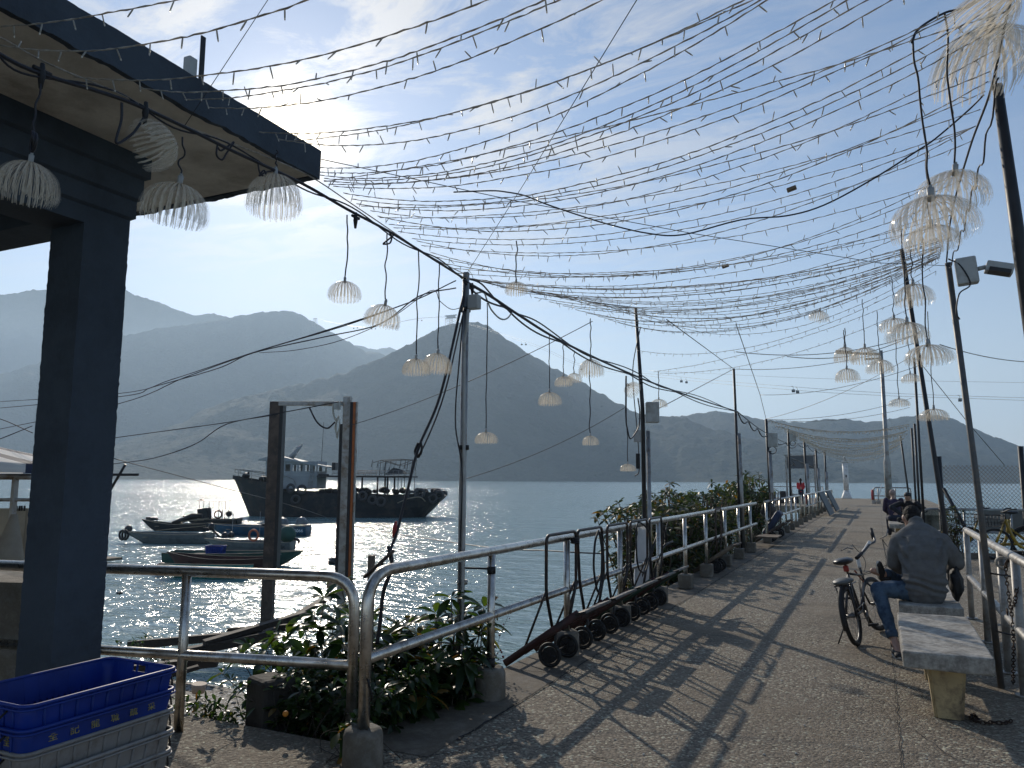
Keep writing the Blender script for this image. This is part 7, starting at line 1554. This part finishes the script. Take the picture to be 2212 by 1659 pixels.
# ================================================================ cable car line over the bay
c = atz(977, 1040, WZ); 
def gondola(label, x, y, d, sc=1.):
    p_ = atd(x, y, d); t = thing('cable_car_cabin', label, 'cable car', p_, group='cable car cabins over the bay'); t.scale = (sc,) * 3
    bm = BM(); box(bm, (0, 0, 0), (1.9, 1.9, .75), bev=.25); mobj('body', bm, M_DARK, t); bm = BM(); box(bm, (0, 0, .75), (1.85, 1.85, .8), bev=.12); mobj('window_band', bm, mat('cabin_glass', (.10, .12, .14), .1), t); bm = BM(); box(bm, (0, 0, 1.22), (1.7, 1.7, .16), bev=.06); mobj('roof', bm, M_DARK, t)
    bm = BM(); tube(bm, [(0, 0, 1.3), (0, .1, 2.2), (-.5, .1, 3.2)], .09, 6); box(bm, (-.5, .1, 3.3), (1.2, .15, .15)); mobj('hanger', bm, M_DARK, t); return t
for x, y, d, l in ((1472, 825, 620, 'left cabin of the pair above the low hills left of the thin pole'), (1483, 827, 640, 'right cabin of the pair above the low hills left of the thin pole'), (1714, 846, 460, 'left cabin of the pair in mid sky before the street lamp'), (1723, 848, 470, 'right cabin of the pair in mid sky before the street lamp'),
     (2074, 866, 430, 'cabin just left of the leaning floodlight pole'), (2082, 863, 600, 'cabin touching the leaning floodlight pole'), (1256, 799, 900, 'cabin low over the right flank of the pointed hill'), (1127, 745, 1000, 'left cabin on the upper right flank of the pointed hill'), (1136, 745, 1000, 'right cabin on the upper right flank of the pointed hill'),
     (764, 710, 1500, 'leftmost cabin between the two hills'), (772, 709, 1500, 'second cabin from the left between the two hills'), (803, 711, 1500, 'third cabin from the left between the two hills'), (811, 711, 1500, 'fourth cabin from the left between the two hills'), (847, 705, 1500, 'fifth cabin from the left between the two hills'), (857, 706, 1500, 'sixth cabin from the left between the two hills'), (902, 692, 1500, 'left one of the two cabins closest to the hilltop station'), (911, 693, 1500, 'right one of the two cabins closest to the hilltop station')):
    gondola(l, x, y, d, 1.)
def ln(label, P_, r): bm = BM(); tube(bm, bez([atd(*q) for q in P_], 8), r, 4); tag(mobj('ropeway', bm, M_GALV), label, 'ropeway')
ln('ropeway cable from the hilltop station down to the right over the low hills', [(985, 690, 2200), (1130, 735, 1000), (1260, 788, 900), (1480, 815, 640), (1720, 836, 465), (1900, 848, 430), (2074, 855, 430), (2300, 862, 430)], .10)
ln('second ropeway cable a little below the first', [(985, 692, 2200), (1130, 739, 1010), (1260, 792, 905), (1480, 821, 640), (1720, 843, 465), (1900, 854, 430), (2074, 860, 430), (2300, 868, 430)], .10)
ln('ropeway cable between the lattice pylon and the hilltop station', [(680, 688, 3400), (764, 705, 1500), (830, 702, 1500), (905, 688, 1500), (970, 684, 2300)], .35)
ln('upper ropeway cable with small markers above the cabins', [(1400, 800, 700), (1700, 815, 500), (1960, 822, 450), (2300, 828, 430)], .07)
def lattice(name, label, x, yt, yb, wt, wb_, d, head=None):
    k_ = d / F; base = atd(x, yb, d); t = thing(name, label, 'tower' if head != 'st' else 'station', base); H_ = (yb - yt) * k_; a = wt * k_ / 2; c = wb_ * k_ / 2; bm = BM(); r = .35 * d / 2300
    for sx in (-1, 1):
        for sy in (-1, 1): tube(bm, [(sx * c, sy * c, -15), (sx * a, sy * a, H_)], r * 1.3, 4)
    n = 4
    for k2 in range(n):
        f0, f1 = k2 / n, (k2 + 1) / n; w0, w1 = c + (a - c) * f0, c + (a - c) * f1
        for sy in (-1, 1): tube(bm, [(-w0, sy * w0, H_ * f0), (w1, sy * w1, H_ * f1)], r, 3); tube(bm, [(w0, sy * w0, H_ * f0), (-w1, sy * w1, H_ * f1)], r, 3)
    mobj('legs', bm, M_GALV, t); bm = BM(); hw = wt * k_ * (.9 if head != 'st' else .75); box(bm, (0, 0, H_), (hw * 2, 4, 3 * r * 2)); 
    if head == 'st': box(bm, (0, 0, H_ + 6 * k_), (hw * 2.1, 8, 1.6)); box(bm, (0, 0, H_ + 3 * k_), (hw * 1.5, 5, 5))
    mobj('crosshead', bm, M_GALV, t)
lattice('cable_car_pylon', 'small lattice pylon on the left hill ridge', 680, 688, 708, 5, 10, 3780)
lattice('hilltop_station', 'cable car station structure on top of the pointed hill', 974, 687, 702, 18, 18, 2330, 'st')
# ================================================================ plants
def leafmat(name, base, vary, gloss=.35, trans=.45):
    m, b = newmat(name); g = b('NewGeometry'); oi = b('ObjectInfo')
    at = b('Attribute', attribute_name='tint', attribute_type='GEOMETRY')
    c = ramp(b, at.outputs['Fac'], vary)
    p = b('BsdfPrincipled', i_Roughness=gloss); b.link(c, p.inputs['Base Color'])
    hs = b('HueSaturation', i_Value=2.1, i_Saturation=1.15, i_Hue=.485); b.link(c, hs.inputs['Color'])
    t_ = b('BsdfTranslucent'); b.link(hs.outputs[0], t_.inputs[0]); ms = b('MixShader', i_0=trans); b.link(p.outputs[0], ms.inputs[1]); b.link(t_.outputs[0], ms.inputs[2])
    o = b('OutputMaterial'); b.link(ms.outputs[0], o.inputs[0]); return m
M_LEAF1 = leafmat('glossy_big_leaf', None, [(0, (.012, .028, .010)), (.5, (.028, .06, .014)), (.85, (.06, .10, .02)), (1, (.19, .11, .03))], .3, .42)
M_LEAF2 = leafmat('shrub_leaf', None, [(0, (.014, .026, .009)), (.55, (.035, .055, .016)), (.85, (.08, .085, .02)), (1, (.22, .13, .03))], .45, .35)
M_STEM = mat('woody_stem', (.07, .055, .04), .9, var=.4)
def leaf(bm, tl, p, d, up_, L, W, tint, curl=.25):
    """a folded, arching leaf blade of 4x2 faces"""
    d = d.normalized(); s = d.cross(up_); s = s.normalized() if s.length > 1e-4 else Vector((1, 0, 0)); n = s.cross(d); rows = []
    for j, (t, w_) in enumerate(((0, .06), (.25, .62), (.55, 1.), (.82, .68), (1., .04))):
        c = p + d * L * t - n * 0 + Vector((0, 0, -1)) * curl * L * t * t; e = s * W * w_ * .5; f = n * W * w_ * .16
        rows.append((bm.verts.new(c - e + f), bm.verts.new(c), bm.verts.new(c + e + f)))
    for a, c in zip(rows, rows[1:]):
        for k in (0, 1):
            f = bm.faces.new((a[k], a[k + 1], c[k + 1], c[k])); f.smooth = True
            for lo in f.loops: lo[tl] = tint
def plant(name, label, cat, base, tips, rg, leafL, leafW, m, per=9, stem_r=.008, mid=2, droop=.3, group=None, trunk=None, spread=1., yellow=.06, redtips=0.):
    base = Vector(base); t = thing(name, label, cat, base, group=group); sb = BM(); lb = BM(); tl = lb.loops.layers.float.new('tint')
    if trunk: tube(sb, [Vector(q) - base for q in trunk[0]], trunk[1], 8)
    for tip in tips:
        tip = Vector(tip); root = base + Vector((rg.gauss(0, .12), rg.gauss(0, .12), 0)) if not trunk else Vector(trunk[0][rg.randrange(1, len(trunk[0]))])
        mp_ = root.lerp(tip, .5) + Vector((rg.gauss(0, .06), rg.gauss(0, .06), (tip - root).length * .10)) * spread; P = bez([root, mp_, tip], 6); tube(sb, [q - base for q in P], [stem_r * (1 - .6 * i / len(P)) for i in range(len(P))], 4)
        ax = (P[-1] - P[-3]).normalized(); n = len(P)
        red = rg.random() < redtips
        for lvl in range(mid + 1):
            c = P[-1] - base if lvl == 0 else P[max(1, int(n * (1 - .16 * lvl)))] - base; k_ = per if lvl == 0 else max(3, int(per * .7)); a0 = rg.random() * 6
            for k in range(k_):
                a = a0 + 2 * PI * k / k_ + rg.gauss(0, .25); x, y = frame(ax); dv = (x * math.cos(a) + y * math.sin(a)) * 1. + ax * rg.uniform(.05, .9) + Vector((0, 0, rg.uniform(-.35, .2)))
                tint = min(1, max(0, rg.gauss(.42, .22))); 
                if rg.random() < yellow or (red and lvl == 0 and rg.random() < .6): tint = rg.uniform(.88, 1)
                s = rg.uniform(.6, 1.15); leaf(lb, tl, c + dv.normalized() * .01, dv, Vector((0, 0, 1)) + Vector((rg.gauss(0, .3), rg.gauss(0, .3), 0)), leafL * s, leafW * s, tint, droop * rg.uniform(.3, 1.6))
    mobj('stems', sb, M_STEM, t); mobj('foliage', lb, m, t); return t
rg = random.Random(5)
def tipcloud(n, lim):
    out = []
    while len(out) < n:
        x = rg.uniform(lim[0], lim[1]); y = rg.uniform(lim[2], lim[3]); zt, zb = lim[4](x, y), lim[5](x, y)
        out.append(Vector((x, y, zb + (zt - zb) * rg.random() ** .75)))
    return out
# big-leaved bushes behind the near railings
P1_ = [atd(x, y, 5.5 + rg.uniform(-.25, .3)) for x, y in [(975, 1292), (940, 1325), (985, 1330), (1012, 1345), (880, 1352), (848, 1362), (905, 1378), (950, 1370), (1045, 1312), (1062, 1345), (1035, 1365), (860, 1400), (920, 1420), (965, 1430), (1000, 1455), (880, 1450), (1050, 1440), (1010, 1400), (960, 1480), (905, 1490), (1000, 1500), (860, 1480), (830, 1420), (1062, 1475)]]
P1_ = [p for p in P1_ if True]
plant('broadleaf_bush', 'big-leaved bush between the first two railing posts with reddish young tips', 'bush', (-3.02, 4.95, -1.1), [Vector((min(p.x, -2.66), max(p.y, 4.3), p.z)) for p in P1_] + tipcloud(110, (-3.35, -2.72, 4.35, 5.3, lambda x, y: .35 + (y - 4.6) * .3, lambda x, y: -.7)), rg, .18, .066, M_LEAF1, 9, .009, 2, redtips=.22, yellow=.04)
P2_ = [atd(x, y, 5.6 + rg.uniform(-.3, .4)) for x, y in [(735, 1262), (700, 1292), (722, 1318), (680, 1330), (655, 1350), (690, 1365), (620, 1372), (640, 1395), (595, 1378), (575, 1405), (540, 1400), (600, 1420), (520, 1418), (700, 1400), (735, 1350), (745, 1392), (770, 1340), (790, 1365), (800, 1330), (660, 1415)]]
plant('broadleaf_bush', 'big-leaved bush behind the bend of the short curved railing', 'bush', (-3.5, 4.7, -1.1), P2_ + tipcloud(110, (-3.75, -3.1, 4.45, 5.2, lambda x, y: .32, lambda x, y: -.6)), rg, .17, .064, M_LEAF1, 9, .009, 2, yellow=.02)
P3_ = [atd(x, y, 5.0 + rg.uniform(-.1, .3)) for x, y in [(480, 1455), (500, 1470), (540, 1480), (560, 1500), (590, 1490), (555, 1540), (530, 1515), (600, 1530), (650, 1500), (640, 1545), (690, 1530), (720, 1500), (580, 1565), (620, 1580), (680, 1575), (730, 1560)]]
plant('low_shrub', 'dense small-leaved shrub spilling onto the deck under the curved railing', 'shrub', (-3.3, 4.2, -.6), P3_ + tipcloud(130, (-3.7, -3.05, 4.0, 4.5, lambda x, y: .28, lambda x, y: -.05)) + tipcloud(90, (-3.1, -2.75, 4.0, 4.7, lambda x, y: .3, lambda x, y: .0)), rg, .085, .036, M_LEAF1, 7, .005, 3, yellow=.03)
plant('weed', 'small bright green weed at the foot of the doubled railing posts', 'weed', (-2.72, 3.75, .0), [Vector((-2.72 + rg.gauss(0, .05), 3.73 + rg.gauss(0, .05), rg.uniform(.06, .28))) for k in range(9)], rg, .10, .045, M_LEAF1, 5, .003, 1, yellow=.15)
bm = BM(); sphere(bm, (0, 0, 0), .018, 8); o = mobj('flower', bm, mat('orange_petal', (.6, .22, .02), .6)); o.location = atz(617, 1542, .14); tag(o, 'single small orange flower in the low shrub', 'flower')
# wiry red-flowered weed on the deck edge
bm = BM(); fb = BM(); base = Vector((-2.84, 5.62, 0))
for k in range(14):
    tip = Vector((rg.gauss(.0, .09), rg.gauss(.1, .12), rg.uniform(.15, .48))); P_ = bez([Vector((0, 0, 0)), tip * .5 + Vector((rg.gauss(0, .03), 0, .02)), tip], 5); tube(bm, P_, .0018, 3)
    for j in range(5): q = P_[-1 - j] + Vector((rg.gauss(0, .012), rg.gauss(0, .012), 0)); sphere(fb, q, rg.uniform(.005, .009), 6)
t = thing('wiry_weed', 'wiry weed with tiny dark red flowers on the deck edge by the first trolley', 'weed', base); mobj('stems', bm, M_STEM, t); mobj('flowers', fb, mat('dark_red_petal', (.16, .02, .02), .7), t)
for k, (x, y, l) in enumerate(((440, 1560, 'sprig of leaves at the deck edge right of the railing post'), (405, 1555, 'sprig of leaves at the deck edge left of the stone block'), (355, 1550, 'leafy sprig showing between the crate handles and the post'))):
    b_ = atz(x, y, 0); b_ = Vector((b_.x, 3.96, -.25)); plant('sprig', l, 'weed', b_, [b_ + Vector((rg.gauss(0, .12), rg.gauss(.03, .03), rg.uniform(.12, .32))) for _ in range(9)], rg, .07, .028, M_LEAF1, 5, .003, 2)
for k, (x, y, l) in enumerate(((290, 1400, 'dark leafy twig poking up left above the planks'), (340, 1432, 'thin leafy twigs under the middle rail left of the post'))):
    b_ = atz(x, y + 20, -1.45); plant('twig', l, 'plant', b_, [b_ + Vector((rg.gauss(0, .25), rg.gauss(0, .1), rg.uniform(.1, .4))) for _ in range(8)], rg, .10, .04, M_LEAF1, 5, .006, 1)
# mid-distance shrubs beyond the trolleys
def hedge(name, label, cat, base, pix, X, n, box_, leafL, m, trunk=None, per=8, r=.014, mid=3, yellow=.03):
    tips = [atx(x, y, X + rg.uniform(-.5, .3)) for x, y in pix] + tipcloud(n, box_)
    return plant(name, label, cat, base, tips, rg, leafL, leafL * .42, m, per, r, mid, yellow=yellow, trunk=trunk)
hedge('shrub', 'tall bronze-tipped shrub right of the cabinet pole', 'shrub', (-3.6, 13.4, -1.9), [(1447, 1045), (1440, 1062), (1455, 1072), (1430, 1080), (1470, 1078), (1420, 1095), (1400, 1110), (1385, 1118), (1378, 1125), (1440, 1100), (1480, 1090), (1465, 1110), (1425, 1125), (1500, 1085)], -3.4, 220,
      (-4.3, -3.0, 12.3, 15.4, lambda x, y: 1.15, lambda x, y: -.2), .17, M_LEAF2, r=.016, yellow=.07)
hedge('shrub', 'wide green shrub in the middle of the left edge', 'shrub', (-3.7, 17.2, -1.9), [(1505, 1078), (1520, 1070), (1540, 1065), (1555, 1060), (1565, 1066), (1580, 1052), (1590, 1064), (1545, 1080), (1575, 1080), (1600, 1075), (1510, 1095), (1615, 1090)], -3.4, 300,
      (-4.5, -3.0, 15.2, 19.6, lambda x, y: 1.3, lambda x, y: -.2), .16, M_LEAF2, r=.018)
hedge('small_tree', 'small tree standing behind the far shrubs on the left', 'tree', (-3.3, 24.2, -1.9), [(1600, 1027), (1612, 1022), (1625, 1030), (1640, 1026), (1652, 1038), (1664, 1045), (1672, 1058), (1605, 1045), (1630, 1048), (1650, 1056), (1618, 1060), (1645, 1072), (1668, 1068), (1595, 1040)], -3.5, 130,
      (-4.6, -3.0, 22.3, 27.0, lambda x, y: 1.2 + .3 * math.sin(y * 2), lambda x, y: .2), .17, M_LEAF2, trunk=([(-3.3, 24.2, -1.9), (-3.4, 24.3, -.6), (-3.5, 24.4, .3), (-3.55, 24.5, .8)], [.09, .075, .06, .035]), r=.02)
# sparse leafy lower branches seen through the rails
def twiggy(label, base, n, bx, L=.14): return plant('shrub_branch' if False else 'straggly_shrub', label, 'shrub', base, tipcloud(n, bx), rg, L, L * .4, M_LEAF2, 5, .016, 1, yellow=.04)
twiggy('straggly low shrub seen through the rails past the trolleys', (-3.3, 11.9, -1.7), 26, (-3.6, -2.95, 10.9, 13.2, lambda x, y: .55, lambda x, y: -.9))
twiggy('straggly low shrub below the rails in mid pier', (-3.4, 15.5, -1.7), 34, (-3.8, -2.95, 13.6, 17.5, lambda x, y: .2, lambda x, y: -.9))
twiggy('straggly low shrub below the rails near the far trolleys', (-3.4, 20.5, -1.7), 40, (-3.8, -2.95, 18.5, 23.5, lambda x, y: .9, lambda x, y: -.6))
plant('low_shrub', 'small leafy shrub behind the hunched person on the right edge', 'shrub', (1.35, 18.6, -.8), tipcloud(30, (1.1, 1.55, 18.4, 19.0, lambda x, y: 1.05, lambda x, y: .3)), rg, .09, .04, M_LEAF2, 7, .01, 2)
